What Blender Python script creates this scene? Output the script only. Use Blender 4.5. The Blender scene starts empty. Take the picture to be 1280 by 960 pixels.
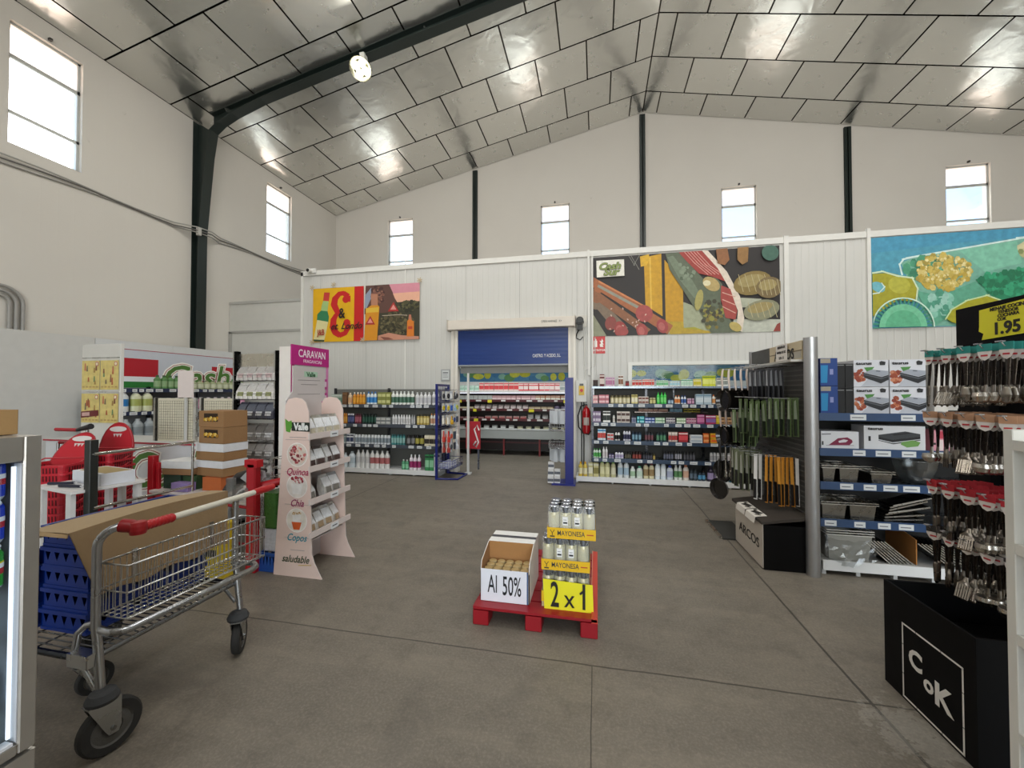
import bpy, math, random
from mathutils import Vector, Matrix
PI = math.pi
random.seed(7)
C = bpy.context.scene.collection
scene = bpy.context.scene

# ---------------------------------------------------------------- camera, world, light, exposure
FPX, CAMH, VPX, VPY = 500.0, 1.6, 746.0, 489.0
pitch = math.atan((VPY - 480) / FPX)
yaw = math.atan((VPX - 640) * math.cos(pitch) / FPX)
cam = bpy.data.cameras.new('camera'); camo = bpy.data.objects.new('camera', cam); C.objects.link(camo)
cam.sensor_fit = 'HORIZONTAL'; cam.sensor_width = 36.0; cam.lens = 36.0 * FPX / 1280.0
cam.clip_start = 0.05; cam.clip_end = 500
camo.location = (0, 0, CAMH); camo.rotation_euler = (PI / 2 + pitch, 0, yaw)
scene.camera = camo

vs = scene.view_settings
scene.display_settings.display_device = 'sRGB'
vs.view_transform = 'Standard'; vs.look = 'None'; vs.gamma = 1.0; vs.use_curve_mapping = False
vs.exposure = -0.45
scene.cycles.use_denoising = True
scene.cycles.max_bounces = 8; scene.cycles.diffuse_bounces = 4; scene.cycles.glossy_bounces = 4
scene.cycles.transparent_max_bounces = 12
scene.cycles.sample_clamp_indirect = 4.0

world = bpy.data.worlds.new('world'); scene.world = world; world.use_nodes = True
wn = world.node_tree; wn.nodes.clear()
sky = wn.nodes.new('ShaderNodeTexSky'); sky.sky_type = 'NISHITA'; sky.sun_disc = False
sky.sun_elevation = math.radians(32); sky.sun_rotation = math.radians(-75); sky.dust_density = 1.5
bg = wn.nodes.new('ShaderNodeBackground'); bg.inputs['Strength'].default_value = 1.05
wo = wn.nodes.new('ShaderNodeOutputWorld')
# below the horizon: bright glow added for the unseen yard, giving glare on the ceiling
wtc = wn.nodes.new('ShaderNodeTexCoord'); wsp = wn.nodes.new('ShaderNodeSeparateXYZ'); wn.links.new(wtc.outputs['Generated'], wsp.inputs[0])
wlt = wn.nodes.new('ShaderNodeMath'); wlt.operation = 'LESS_THAN'; wlt.inputs[1].default_value = -0.02; wn.links.new(wsp.outputs[2], wlt.inputs[0])
wmx = wn.nodes.new('ShaderNodeMix'); wmx.data_type = 'RGBA'; wn.links.new(wlt.outputs[0], wmx.inputs[0]); wn.links.new(sky.outputs[0], wmx.inputs[6])
wmx.inputs[7].default_value = (4.2, 4.0, 3.6, 1)
wn.links.new(wmx.outputs[2], bg.inputs[0]); wn.links.new(bg.outputs[0], wo.inputs[0])

def area(name, loc, rot, sx, sy, power, col=(1, 1, 1)):
    l = bpy.data.lights.new(name, 'AREA'); l.shape = 'RECTANGLE'; l.size = sx; l.size_y = sy
    l.energy = power; l.color = col
    o = bpy.data.objects.new(name, l); C.objects.link(o); o.location = loc; o.rotation_euler = rot
    return o
# added fill lamps: daylight at an unseen door behind the camera, and invented overhead light
area('daylight_fill_door', (2.0, -8.8, 2.6), (PI / 2, 0, 0), 9, 4.6, 780, (1.0, 0.995, 0.985))
for _y in (-5.5, -1.5, 2.5):
    area('fill_overhead', (1.26, _y, 9.0), (0, 0, 0), 5.0, 1.6, 350, (1.0, 1.0, 0.99))  # unseen lamps under the closed ceiling, added as fill
area('fill_gable_wall', (-3.2, 4.4, 7.2), (math.radians(42), 0, 0), 3.5, 2.0, 120, (1.0, 0.98, 0.94))  # added lamp without a fixture, tilted to brighten gable and partition
area('fill_gable_wall', (4.5, 4.4, 7.2), (math.radians(42), 0, 0), 3.5, 2.0, 120, (1.0, 0.98, 0.94))  # same added fill for the right half of the gable
area('cold_room_tubes', (-2.0, 9.0, 2.62), (0, 0, 0), 5.0, 0.3, 60, (0.95, 1.0, 1.0))
area('cold_room_tubes', (3.0, 9.0, 2.62), (0, 0, 0), 5.0, 0.3, 50, (0.95, 1.0, 1.0))

# ---------------------------------------------------------------- colour and materials
def col(h):
    if not isinstance(h, str): return h
    h = h.lstrip('#')
    r = []
    for i in (0, 2, 4):
        c = int(h[i:i + 2], 16) / 255.0
        r.append(c / 12.92 if c <= 0.04045 else ((c + 0.055) / 1.055) ** 2.4)
    return (r[0], r[1], r[2], 1.0)

class NT:
    def __init__(s, name):
        s.m = bpy.data.materials.new(name); s.m.use_nodes = True
        s.t = s.m.node_tree; s.t.nodes.clear()
        s.out = s.t.nodes.new('ShaderNodeOutputMaterial')
    def n(s, typ, ins=None, **kw):
        o = s.t.nodes.new('ShaderNode' + typ)
        for k, v in kw.items(): setattr(o, k, v)
        for k, v in (ins or {}).items():
            if isinstance(v, bpy.types.NodeSocket): s.t.links.new(v, o.inputs[k])
            else: o.inputs[k].default_value = v
        return o
    def math(s, op, a, b=0.0, c=0.0):
        return s.n('Math', {0: a, 1: b, 2: c}, operation=op).outputs[0]
    def mix(s, f, a, b, mode='MIX'):
        o = s.n('Mix', {0: f}, data_type='RGBA', blend_type=mode)
        for k, v in ((6, a), (7, b)):
            if isinstance(v, bpy.types.NodeSocket): s.t.links.new(v, o.inputs[k])
            else: o.inputs[k].default_value = v
        return o.outputs[2]
    def ramp(s, f, stops):
        r = s.n('ValToRGB', {0: f}); e = r.color_ramp.elements
        while len(e) < len(stops): e.new(0.5)
        for k, (p, c) in enumerate(stops):
            e[k].position = p; e[k].color = c if len(c) == 4 else (c[0], c[1], c[2], 1)
        return r.outputs[0]
    def done(s, bsdf):
        s.t.links.new(bsdf.outputs[0], s.out.inputs[0]); return s.m

def painted(name, rough=0.5, metal=0.0, mott=0.06, nscale=9.0, bump=0.0, coat=0.0, spec=0.5, bscale=60.0):
    t = NT(name)
    a = t.n('VertexColor', layer_name='Col')
    tc = t.n('TexCoord')
    no = t.n('TexNoise', {'Vector': tc.outputs['Object'], 'Scale': nscale, 'Detail': 4.0})
    f = t.math('MULTIPLY_ADD', no.outputs[0], 2 * mott, 1 - mott)
    c = t.n('VectorMath', {0: a.outputs[0]}, operation='SCALE'); t.t.links.new(f, c.inputs[3])
    p = t.n('BsdfPrincipled', {'Base Color': c.outputs[0], 'Metallic': metal, 'Specular IOR Level': spec, 'Coat Weight': coat})
    rr = t.math('MULTIPLY_ADD', no.outputs[0], 0.16, rough - 0.08)
    t.t.links.new(rr, p.inputs['Roughness'])
    if bump:
        nb = t.n('TexNoise', {'Vector': tc.outputs['Object'], 'Scale': bscale, 'Detail': 3.0})
        b = t.n('Bump', {'Height': nb.outputs[0], 'Strength': bump, 'Distance': 0.01})
        t.t.links.new(b.outputs[0], p.inputs['Normal'])
    return t.done(p)

MAT = dict(
    matte=painted('painted_matte', 0.7),
    paper=painted('paper', 0.62, mott=0.04, nscale=14),
    card=painted('cardboard', 0.85, mott=0.08, nscale=22, bump=0.15),
    plastic=painted('plastic', 0.38),
    gloss=painted('gloss_plastic', 0.2, mott=0.04, coat=0.3),
    metal=painted('steel', 0.28, metal=1.0, mott=0.08),
    brushed=painted('brushed_steel', 0.42, metal=0.85, mott=0.06, nscale=30),
    print=painted('printed_sheet', 0.5, mott=0.3, nscale=16),
    cloth=painted('printed_cloth', 0.75, mott=0.10, nscale=10),
    black=painted('matt_black', 0.6, spec=0.12),
    rubber=painted('rubber', 0.8, mott=0.15, bump=0.2),
    bag=painted('pouch_film', 0.3, mott=0.3, nscale=40, bump=0.5, bscale=45),
)
def emis(name, c, s):
    t = NT(name); e = t.n('Emission', {0: col(c), 1: s}); return t.done(e)
MAT['led'] = emis('led_light', 'eef4ff', 2.2)
MAT['bulb'] = emis('lamp_light', 'fffbe0', 9.0)
def glassy(name, alpha, tint, rough=0.05, refl=0.7):
    t = NT(name)
    tr = t.n('BsdfTransparent', {0: col(tint)})
    gl = t.n('BsdfGlossy', {0: (1, 1, 1, 1), 'Roughness': rough})
    lw = t.n('LayerWeight', {0: 0.35})
    f = t.math('MULTIPLY_ADD', lw.outputs['Fresnel'], refl, alpha)
    mx = t.n('MixShader', {0: f, 1: tr.outputs[0], 2: gl.outputs[0]})
    return t.done(mx)
MAT['glass'] = glassy('clear_glass', 0.0, 'f4f8fa', refl=0.30)
MAT['film'] = glassy('clear_film', 0.06, 'eef0f0', 0.25)
def ribbed():
    t = NT('ribbed_glass')
    tr = t.n('BsdfTransparent', {0: col('f6f0ec')})
    df = t.n('BsdfTranslucent', {0: col('f4e6de')})
    mx = t.n('MixShader', {0: 0.35, 1: tr.outputs[0], 2: df.outputs[0]})
    return t.done(mx)
MAT['ribbed'] = ribbed()

# ---------------------------------------------------------------- mesh builder
class MB:
    def __init__(s): s.v = []; s.f = []; s.c = []; s.s = []
    def add(s, vs, fs, c, smooth=False):
        b = len(s.v); s.v += [tuple(x) for x in vs]; c = col(c)
        for f in fs: s.f.append([b + i for i in f]); s.c.append(c); s.s.append(smooth)
        return s
    def box(s, x0, x1, y0, y1, z0, z1, c, top=None):
        if x0 > x1: x0, x1 = x1, x0
        if y0 > y1: y0, y1 = y1, y0
        if z0 > z1: z0, z1 = z1, z0
        v = [(x, y, z) for z in (z0, z1) for y in (y0, y1) for x in (x0, x1)]
        s.add(v, [(0, 2, 3, 1), (0, 1, 5, 4), (1, 3, 7, 5), (3, 2, 6, 7), (2, 0, 4, 6)], c)
        return s.add([v[4], v[5], v[7], v[6]], [(0, 1, 2, 3)], top or c)
    def rbox(s, ctr, size, rot, c):
        m = Matrix.Rotation(rot[2], 3, 'Z') @ Matrix.Rotation(rot[1], 3, 'Y') @ Matrix.Rotation(rot[0], 3, 'X')
        v = []
        for z in (-.5, .5):
            for y in (-.5, .5):
                for x in (-.5, .5):
                    p = m @ Vector((x * size[0], y * size[1], z * size[2])); v.append((p.x + ctr[0], p.y + ctr[1], p.z + ctr[2]))
        return s.add(v, [(0, 2, 3, 1), (4, 5, 7, 6), (0, 1, 5, 4), (1, 3, 7, 5), (3, 2, 6, 7), (2, 0, 4, 6)], c)
    def tube(s, pts, r, c, n=8, closed=False, caps=True):
        P = [Vector(p) for p in pts]; N = len(P); rings = []
        up = None
        for i in range(N):
            if closed: d = P[(i + 1) % N] - P[i - 1]
            else: d = P[min(i + 1, N - 1)] - P[max(i - 1, 0)]
            if d.length < 1e-9: d = Vector((0, 0, 1))
            d.normalize()
            if up is None:
                up = Vector((0, 0, 1)) if abs(d.z) < 0.9 else Vector((1, 0, 0))
            a = d.cross(up)
            if a.length < 1e-4: a = d.cross(Vector((0, 1, 0.01)))
            a.normalize(); b = a.cross(d).normalized(); up = b
            rr = r[i] if isinstance(r, (list, tuple)) else r
            rings.append([P[i] + (a * math.cos(2 * PI * k / n) + b * math.sin(2 * PI * k / n)) * rr for k in range(n)])
        v = [x for g in rings for x in g]; f = []
        for i in range(N if closed else N - 1):
            j = (i + 1) % N
            for k in range(n): f.append((i * n + k, i * n + (k + 1) % n, j * n + (k + 1) % n, j * n + k))
        s.add(v, f, c, True)
        if caps and not closed:
            s.add(rings[0], [tuple(range(n))], c); s.add(rings[-1], [tuple(reversed(range(n)))], c)
        return s
    def cyl(s, p, q, r, c, n=16): return s.tube([p, q], r, c, n)
    def lathe(s, prof, n=12, ctr=(0, 0, 0), c='ffffff', sx=1.0, sy=1.0, smooth=True):
        # prof: (r, z[, colour of the band above])
        cc = c
        for i in range(len(prof) - 1):
            r0, z0 = prof[i][:2]; r1, z1 = prof[i + 1][:2]
            if len(prof[i]) > 2: cc = prof[i][2]
            v = [(ctr[0] + r * math.cos(2 * PI * k / n) * sx, ctr[1] + r * math.sin(2 * PI * k / n) * sy, ctr[2] + z) for (r, z) in ((r0, z0), (r1, z1)) for k in range(n)]
            if r0 < 1e-6: s.add([(ctr[0], ctr[1], ctr[2] + z0)] + v[n:], [(0, 1 + (k + 1) % n, 1 + k) for k in range(n)], cc, smooth)
            elif r1 < 1e-6: s.add(v[:n] + [(ctr[0], ctr[1], ctr[2] + z1)], [(k, (k + 1) % n, n) for k in range(n)], cc, smooth)
            else: s.add(v, [(k, (k + 1) % n, n + (k + 1) % n, n + k) for k in range(n)], cc, smooth)
        return s
    def prism(s, poly, ax, a, b, c, side=None):
        # poly: 2D points; ax: axis of extrusion
        def P(u, w, t):
            return (t, u, w) if ax == 'x' else (u, t, w) if ax == 'y' else (u, w, t)
        n = len(poly)
        v = [P(u, w, a) for u, w in poly] + [P(u, w, b) for u, w in poly]
        s.add(v, [tuple(range(n)), tuple(reversed(range(n, 2 * n)))], c)
        return s.add(v, [(i, n + i, n + (i + 1) % n, (i + 1) % n) for i in range(n)], side or c)
    def poly(s, pts, c): return s.add(pts, [tuple(range(len(pts)))], c)
    def build(s, name, mat='matte', parent=None, loc=None, rot=None, bevel=0.0, seg=1):
        me = mesh_of(s, name, mat)
        return put(name, me, parent, loc, rot, bevel, seg)

def mesh_of(s, name, mat):
    me = bpy.data.meshes.new(name); me.from_pydata(s.v, [], s.f)
    ca = me.color_attributes.new('Col', 'FLOAT_COLOR', 'CORNER')
    buf = []
    for f, c in zip(s.f, s.c): buf += list(c) * len(f)
    ca.data.foreach_set('color', buf)
    me.polygons.foreach_set('use_smooth', s.s)
    me.materials.append(MAT[mat] if isinstance(mat, str) else mat); me.update()
    return me
def put(name, me, parent=None, loc=None, rot=None, bevel=0.0, seg=1):
    o = bpy.data.objects.new(name, me); C.objects.link(o)
    if parent: o.parent = parent
    if loc: o.location = loc
    if rot: o.rotation_euler = rot
    if bevel:
        m = o.modifiers.new('bevel', 'BEVEL'); m.width = bevel; m.segments = seg; m.limit_method = 'ANGLE'; m.angle_limit = 0.7
    return o
def tag(o, label=None, cat=None, group=None, kind=None):
    if label: o['label'] = label
    if cat: o['category'] = cat
    if group: o['group'] = group
    if kind: o['kind'] = kind
    return o
def thing(name, label, cat, loc=(0, 0, 0), rz=0.0, group=None):
    o = bpy.data.objects.new(name, None); C.objects.link(o); o.location = loc; o.rotation_euler = (0, 0, rz)
    o.empty_display_size = 0.1
    return tag(o, label, cat, group)
def struct(name, mb, mat, label=None):
    o = mb.build(name, mat); tag(o, label, None, None, 'structure'); return o
def kids(o): return [c for c in C.objects if c.parent is o]
def dup(root, loc, rz=None, label=None, group=None, fam=None):
    fam = fam or family(root)
    m = {}
    for o in fam:
        c = o.copy(); C.objects.link(c); m[o] = c
        if o.parent in m: c.parent = m[o.parent]
    r = m[root]; r.location = loc
    if rz is not None: r.rotation_euler = rz if isinstance(rz, tuple) else (0, 0, rz)
    if label: r['label'] = label
    if group: r['group'] = group
    return r
def family(root):
    out = [root]; i = 0
    while i < len(out):
        out += kids(out[i]); i += 1
    return out

FACE = {'-y': (PI / 2, 0, 0), '+x': (PI / 2, 0, PI / 2), '-x': (PI / 2, 0, -PI / 2), 'up': (0, 0, 0)}
def text(body, loc, size, c, face='-y', parent=None, name='lettering', sx=1.0, bold=0.0, shear=0.0, align='CENTER', roll=0.0, ext=0.0006, mat='paper', tilt=None):
    cu = bpy.data.curves.new(name, 'FONT'); cu.body = body; cu.size = size; cu.extrude = ext; cu.offset = bold * size
    cu.shear = shear; cu.align_x = align; cu.align_y = 'CENTER'; cu.resolution_u = 3
    key = 'ink_' + (c if isinstance(c, str) else 'x')
    if key not in MAT:
        t = NT(key); tc = t.n('TexCoord'); no = t.n('TexNoise', {'Vector': tc.outputs['Object'], 'Scale': 30.0})
        cc = t.mix(no.outputs[0], tuple(x * 0.94 for x in col(c)[:3]) + (1,), col(c))
        MAT[key] = t.done(t.n('BsdfPrincipled', {'Base Color': cc, 'Roughness': 0.55}))
    cu.materials.append(MAT[key])
    tmp = bpy.data.objects.new('tmp', cu); C.objects.link(tmp)
    dg = bpy.context.evaluated_depsgraph_get(); dg.update()
    me = bpy.data.meshes.new_from_object(tmp.evaluated_get(dg)); me.name = name
    bpy.data.objects.remove(tmp)
    if not me.materials: me.materials.append(MAT[key])
    o = bpy.data.objects.new(name, me); C.objects.link(o); o.location = loc
    e = Matrix.Rotation(FACE[face][2], 4, 'Z') @ (Matrix.Rotation(PI / 2, 4, 'X') if face != 'up' else Matrix())
    if tilt: e = e @ Matrix.Rotation(tilt, 4, 'X')
    e = e @ Matrix.Rotation(roll, 4, 'Z')
    o.rotation_euler = e.to_euler(); o.scale = (sx, 1, 1)
    if parent: o.parent = parent
    return o

# ---------------------------------------------------------------- setting: hall shell
XL, XR, YB, YF, XM = -8.24, 10.76, 11.4, -9.0, 1.26
ZE, ZR = 7.27, 9.27
SL = (ZR - ZE) / (XM - XL)

def concrete():
    t = NT('concrete_floor'); tc = t.n('TexCoord'); P = tc.outputs['Object']
    n1 = t.n('TexNoise', {'Vector': P, 'Scale': 0.8, 'Detail': 6.0, 'Roughness': 0.6})
    n2 = t.n('TexNoise', {'Vector': P, 'Scale': 14.0, 'Detail': 8.0, 'Roughness': 0.7})
    n3 = t.n('TexNoise', {'Vector': P, 'Scale': 1.9, 'Detail': 3.0, 'Distortion': 0.6})
    base = t.ramp(n1.outputs[0], [(0.3, col('6c665c')), (0.55, col('787166')), (0.75, col('857d70'))])
    n6 = t.n('TexNoise', {'Vector': P, 'Scale': 70.0, 'Detail': 5.0, 'Roughness': 0.7})
    base = t.mix(t.math('MULTIPLY', n2.outputs[0], 0.45), base, col('5d574e'))
    base = t.mix(t.math('MULTIPLY', t.ramp(n6.outputs[0], [(0.45, (0, 0, 0)), (0.7, (1, 1, 1))]), 0.4), base, col('a19788'))
    st = t.n('Mapping', {'Vector': P, 'Scale': (0.5, 3.2, 1.0), 'Rotation': (0, 0, 0.5)})
    n4 = t.n('TexNoise', {'Vector': st.outputs[0], 'Scale': 1.6, 'Detail': 7.0, 'Roughness': 0.65})
    sk = t.ramp(n4.outputs[0], [(0.46, (0, 0, 0)), (0.68, (1, 1, 1))])
    base = t.mix(t.math('MULTIPLY', sk, 0.35), base, col('8f8677'))
    n5 = t.n('TexNoise', {'Vector': P, 'Scale': 4.5, 'Detail': 9.0, 'Roughness': 0.8})
    dk = t.ramp(n5.outputs[0], [(0.50, (0, 0, 0)), (0.66, (1, 1, 1))])
    base = t.mix(t.math('MULTIPLY', dk, 0.38), base, col('4c463f'))
    spots = t.ramp(n3.outputs[0], [(0.60, (0, 0, 0)), (0.66, (1, 1, 1))])
    base = t.mix(t.math('MULTIPLY', spots, 0.3), base, col('605b54'))
    sp = t.n('SeparateXYZ', {0: P})
    wob = t.math('MULTIPLY_ADD', n1.outputs[0], 0.05, -0.025)
    def line(sock, at, w, per=None):
        d = t.math('ADD', sock, wob)
        if per: d = t.math('SUBTRACT', d, at); d = t.math('PINGPONG', d, per / 2)
        else: d = t.math('ABSOLUTE', t.math('SUBTRACT', d, at))
        return t.math('LESS_THAN', d, w)
    a = line(sp.outputs[1], 2.41, 0.006, 4.86)
    b = line(sp.outputs[0], 1.37, 0.008, 5.0)
    c = t.math('MULTIPLY', line(sp.outputs[0], -0.03, 0.003), t.math('LESS_THAN', sp.outputs[1], 2.41))
    ln = t.math('MAXIMUM', t.math('MAXIMUM', a, b), c)
    base = t.mix(t.math('MULTIPLY', ln, 0.75), base, col('35322e'))
    # worn pale patch where the two joints cross
    v = t.n('VectorMath', {0: P, 1: (1.45, 2.25, 0)}, operation='DISTANCE')
    pt = t.math('MULTIPLY', t.math('LESS_THAN', t.math('ADD', v.outputs['Value'], t.math('MULTIPLY', n2.outputs[0], 0.9)), 0.62), n2.outputs[0])
    base = t.mix(t.math('MULTIPLY', pt, 0.35), base, col('c2beb4'))
    rg = t.math('MULTIPLY_ADD', n2.outputs[0], 0.25, 0.38)
    bp = t.n('Bump', {'Height': n2.outputs[0], 'Strength': 0.12, 'Distance': 0.01})
    return t.done(t.n('BsdfPrincipled', {'Base Color': base, 'Roughness': rg, 'Normal': bp.outputs[0], 'Specular IOR Level': 0.35}))
MAT['floor'] = concrete()

def plaster(name, c0, c1, dirt):
    t = NT(name); tc = t.n('TexCoord'); P = tc.outputs['Object']
    n1 = t.n('TexNoise', {'Vector': P, 'Scale': 0.6, 'Detail': 5.0})
    n2 = t.n('TexNoise', {'Vector': P, 'Scale': 5.0, 'Detail': 8.0, 'Roughness': 0.75, 'Distortion': 1.2})
    base = t.mix(n1.outputs[0], col(c0), col(c1))
    mk = t.ramp(n2.outputs[0], [(0.66, (0, 0, 0)), (0.75, (1, 1, 1))])
    base = t.mix(t.math('MULTIPLY', mk, 0.4), base, col(dirt))
    # block courses showing faintly through the paint
    br = t.n('TexBrick', {'Vector': P, 'Scale': 1.0, 'Mortar Size': 0.006, 'Brick Width': 0.4, 'Row Height': 0.2})
    bp = t.n('Bump', {'Height': t.math('ADD', t.math('MULTIPLY', br.outputs['Fac'], -0.6), n2.outputs[0]), 'Strength': 0.18, 'Distance': 0.01})
    return t.done(t.n('BsdfPrincipled', {'Base Color': base, 'Roughness': 0.85, 'Normal': bp.outputs[0]}))
MAT['plaster'] = plaster('painted_block_wall', 'cdc8c0', 'd8d4cc', '857d72')

def foil():
    t = NT('foil_ceiling_panel'); a = t.n('VertexColor', layer_name='Col'); tc = t.n('TexCoord'); P = tc.outputs['Object']
    n1 = t.n('TexNoise', {'Vector': P, 'Scale': 2.4, 'Detail': 1.5, 'Distortion': 0.6})
    n2 = t.n('TexNoise', {'Vector': P, 'Scale': 7.0, 'Detail': 2.0})
    h = t.math('MULTIPLY_ADD', n2.outputs[0], 0.03, n1.outputs[0])
    bp = t.n('Bump', {'Height': h, 'Strength': 0.22, 'Distance': 0.07})
    rg = t.math('MULTIPLY_ADD', n2.outputs[0], 0.08, 0.22)
    return t.done(t.n('BsdfPrincipled', {'Base Color': a.outputs[0], 'Metallic': 0.92, 'Roughness': rg, 'Normal': bp.outputs[0]}))
MAT['foil'] = foil()

def coldpanel():
    t = NT('white_sandwich_panel'); tc = t.n('TexCoord'); P = tc.outputs['Object']
    sp = t.n('SeparateXYZ', {0: P})
    u = t.math('ADD', sp.outputs[0], sp.outputs[1])
    rib = t.math('PINGPONG', u, 0.055)
    rib = t.n('MapRange', {0: rib, 1: 0.0, 2: 0.010, 3: 0.0, 4: 1.0}).outputs[0]
    n1 = t.n('TexNoise', {'Vector': P, 'Scale': 1.3, 'Detail': 4.0})
    seam = t.math('LESS_THAN', t.math('PINGPONG', t.math('ADD', u, 0.46), 0.55), 0.004)
    base = t.mix(n1.outputs[0], col('c4c3be'), col('cfcec9'))
    base = t.mix(t.math('MULTIPLY', seam, 0.6), base, col('77756f'))
    bp = t.n('Bump', {'Height': rib, 'Strength': 0.7, 'Distance': 0.005})
    return t.done(t.n('BsdfPrincipled', {'Base Color': base, 'Roughness': 0.42, 'Normal': bp.outputs[0]}))
MAT['cold'] = coldpanel()

struct('floor', MB().box(XL - .3, XR + .3, YF - 3, YB + .3, -0.12, 0, '808080'), 'floor', 'worn grey concrete floor with saw-cut joints and stains')

def holed(mb, ax, at, thick, u0, u1, z0, z1, holes, c):
    us = sorted({u0, u1} | {h[0] for h in holes} | {h[1] for h in holes})
    zs = sorted({z0, z1} | {h[2] for h in holes} | {h[3] for h in holes})
    for i in range(len(us) - 1):
        for j in range(len(zs) - 1):
            um, zm = (us[i] + us[i + 1]) / 2, (zs[j] + zs[j + 1]) / 2
            if any(h[0] < um < h[1] and h[2] < zm < h[3] for h in holes): continue
            if ax == 'y': mb.box(us[i], us[i + 1], at, at + thick, zs[j], zs[j + 1], c)
            else: mb.box(at, at + thick, us[i], us[i + 1], zs[j], zs[j + 1], c)
WZ0, WZ1 = 5.17, 6.97
LW = [(4.04, 4.88), (8.63, 9.48), (-0.55, 0.29), (-5.14, -4.3)]
BW = [(-6.40, -5.56), (-1.57, -0.74), (3.24, 4.08), (8.17, 9.04)]
m = MB(); holed(m, 'x', XL - .2, .2, YF, YB, 0, ZE, [(a, b, WZ0, WZ1) for a, b in LW], 'ffffff'); struct('wall_left', m, 'plaster', 'tall off-white painted block wall with scuffs and high windows')
m = MB(); holed(m, 'x', XR, .2, YF, YB, 0, ZE, [(a, b, WZ0, WZ1) for a, b in LW], 'ffffff'); struct('wall_right', m, 'plaster')
m = MB(); holed(m, 'y', YB, .2, XL - .2, XR + .2, 0, ZE, [(a, b, WZ0, WZ1) for a, b in BW], 'ffffff')
m.prism([(XL - .2, ZE), (XR + .2, ZE), (XM, ZR + .05)], 'y', YB, YB + .2, 'ffffff'); struct('wall_back', m, 'plaster', 'off-white gable wall with small high windows')
m = MB(); holed(m, 'y', YF - .2, .2, XL - .2, XR + .2, 0, ZE, [(-2.5, 6.5, 0, 4.9)], 'ffffff')
m.prism([(XL - .2, ZE), (XR + .2, ZE), (XM, ZR + .05)], 'y', YF - .2, YF, 'ffffff'); struct('wall_front', m, 'plaster')

# ceiling: two slopes of staggered foil-faced boards
m = MB()
def ceilz(x): return ZR - SL * abs(x - XM)
for sgn in (-1, 1):
    xe = XL - .3 if sgn < 0 else XR + .3
    m.add([(XM, YF, ZR + .03), (XM, YB, ZR + .03), (xe, YB, ceilz(xe) + .03), (xe, YF, ceilz(xe) + .03), (XM, YF, ZR + .25), (XM, YB, ZR + .25), (xe, YB, ceilz(xe) + .25), (xe, YF, ceilz(xe) + .25)],
          [(0, 1, 2, 3), (4, 5, 6, 7)], '3a3530')
    k = -13
    while True:
        y0 = 5.16 + 1.083 * k; y1 = y0 + 1.083; k += 1
        if y0 > YB: break
        if y1 < YF: continue
        y0 = max(y0, YF); y1 = min(y1, YB)
        off = 0.36 if k % 2 == 0 else 0.905
        ds = [0.0, off]
        while ds[-1] < XM - XL: ds.append(min(ds[-1] + 1.09, XM - XL))
        for a, b in zip(ds, ds[1:]):
            if b - a < 0.05: continue
            g = 0.015; tlt = random.uniform(-.002, .002); tl2 = random.uniform(-.002, .002); sg_ = random.uniform(-.022, .012); sk = random.uniform(-.01, .01)
            q = random.uniform(0.88, 1.0); cc = tuple(x * q for x in (0.76, 0.76, 0.725)) + (1,)
            def V(d, y, dz): return (XM + sgn * d, y, ZR - SL * d + dz)
            pts = []
            N = 6
            for iy in range(N + 1):
                for ix in range(N + 1):
                    fx, fy = ix / N, iy / N
                    d = a + g + (b - a - 2 * g) * fx; y = y0 + g + (y1 - y0 - 2 * g) * fy
                    sag = sg_ * math.sin(PI * fx) * math.sin(PI * fy) + sk * math.sin(2 * PI * fx) * math.sin(PI * fy)
                    pts.append(V(d, y, tlt * (fx - .5) * 2 + tl2 * (fy - .5) * 2 + sag))
            fs = [(iy * (N + 1) + ix, iy * (N + 1) + ix + 1, (iy + 1) * (N + 1) + ix + 1, (iy + 1) * (N + 1) + ix) for iy in range(N) for ix in range(N)]
            m.add(pts, fs, cc, True)
struct('ceiling', m, 'foil', 'pitched ceiling of staggered silver foil-faced insulation boards')

def window(n, ax, at, a, b, inward):
    """three-pane steel window; ax = axis of the wall normal"""
    e = bpy.data.objects.new('window_%d' % n, None); C.objects.link(e); tag(e, None, None, None, 'structure')
    d = 0.08 * inward
    fr = MB(); fc = 'b9bbb8'
    def bx(mb, u0, u1, z0, z1, t0, t1, c):
        if ax == 'x': mb.box(at + t0, at + t1, u0, u1, z0, z1, c)
        else: mb.box(u0, u1, at + t0, at + t1, z0, z1, c)
    za, zb = 5.66, 6.48
    for (u0, u1, z0, z1) in ((a, a + .035, WZ0, WZ1), (b - .035, b, WZ0, WZ1), (a, b, WZ0, WZ0 + .035), (a, b, WZ1 - .035, WZ1), (a, b, za - .022, za + .022), (a, b, zb - .03, zb + .03)):
        bx(fr, u0, u1, z0, z1, d - .02, d + .02, fc)
    fr.build('window_frame', 'plastic', e)
    for (z0, z1, mt) in ((WZ0, za, 'glass'), (za, zb, 'glass'), (zb, WZ1, 'ribbed')):
        p = MB(); bx(p, a + .03, b - .03, z0 + .02, z1 - .02, d - .004, d + .004, 'ffffff'); p.build('pane', mt, e)
    lt = MB(); u = (a + b) / 2
    bx(lt, u - .018, u + .018, WZ1 + .03, WZ1 + .065, -.0 if inward < 0 else .0, (.05 if inward < 0 else -.05), '2c2a28'); lt.build('latch', 'plastic', e)
n = 1
for a, b in LW: window(n, 'x', XL, a, b, -1); n += 1
for a, b in BW: window(n, 'y', YB, a, b, 1); n += 1
for a, b in LW: window(n, 'x', XR, a, b, 1); n += 1

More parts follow.
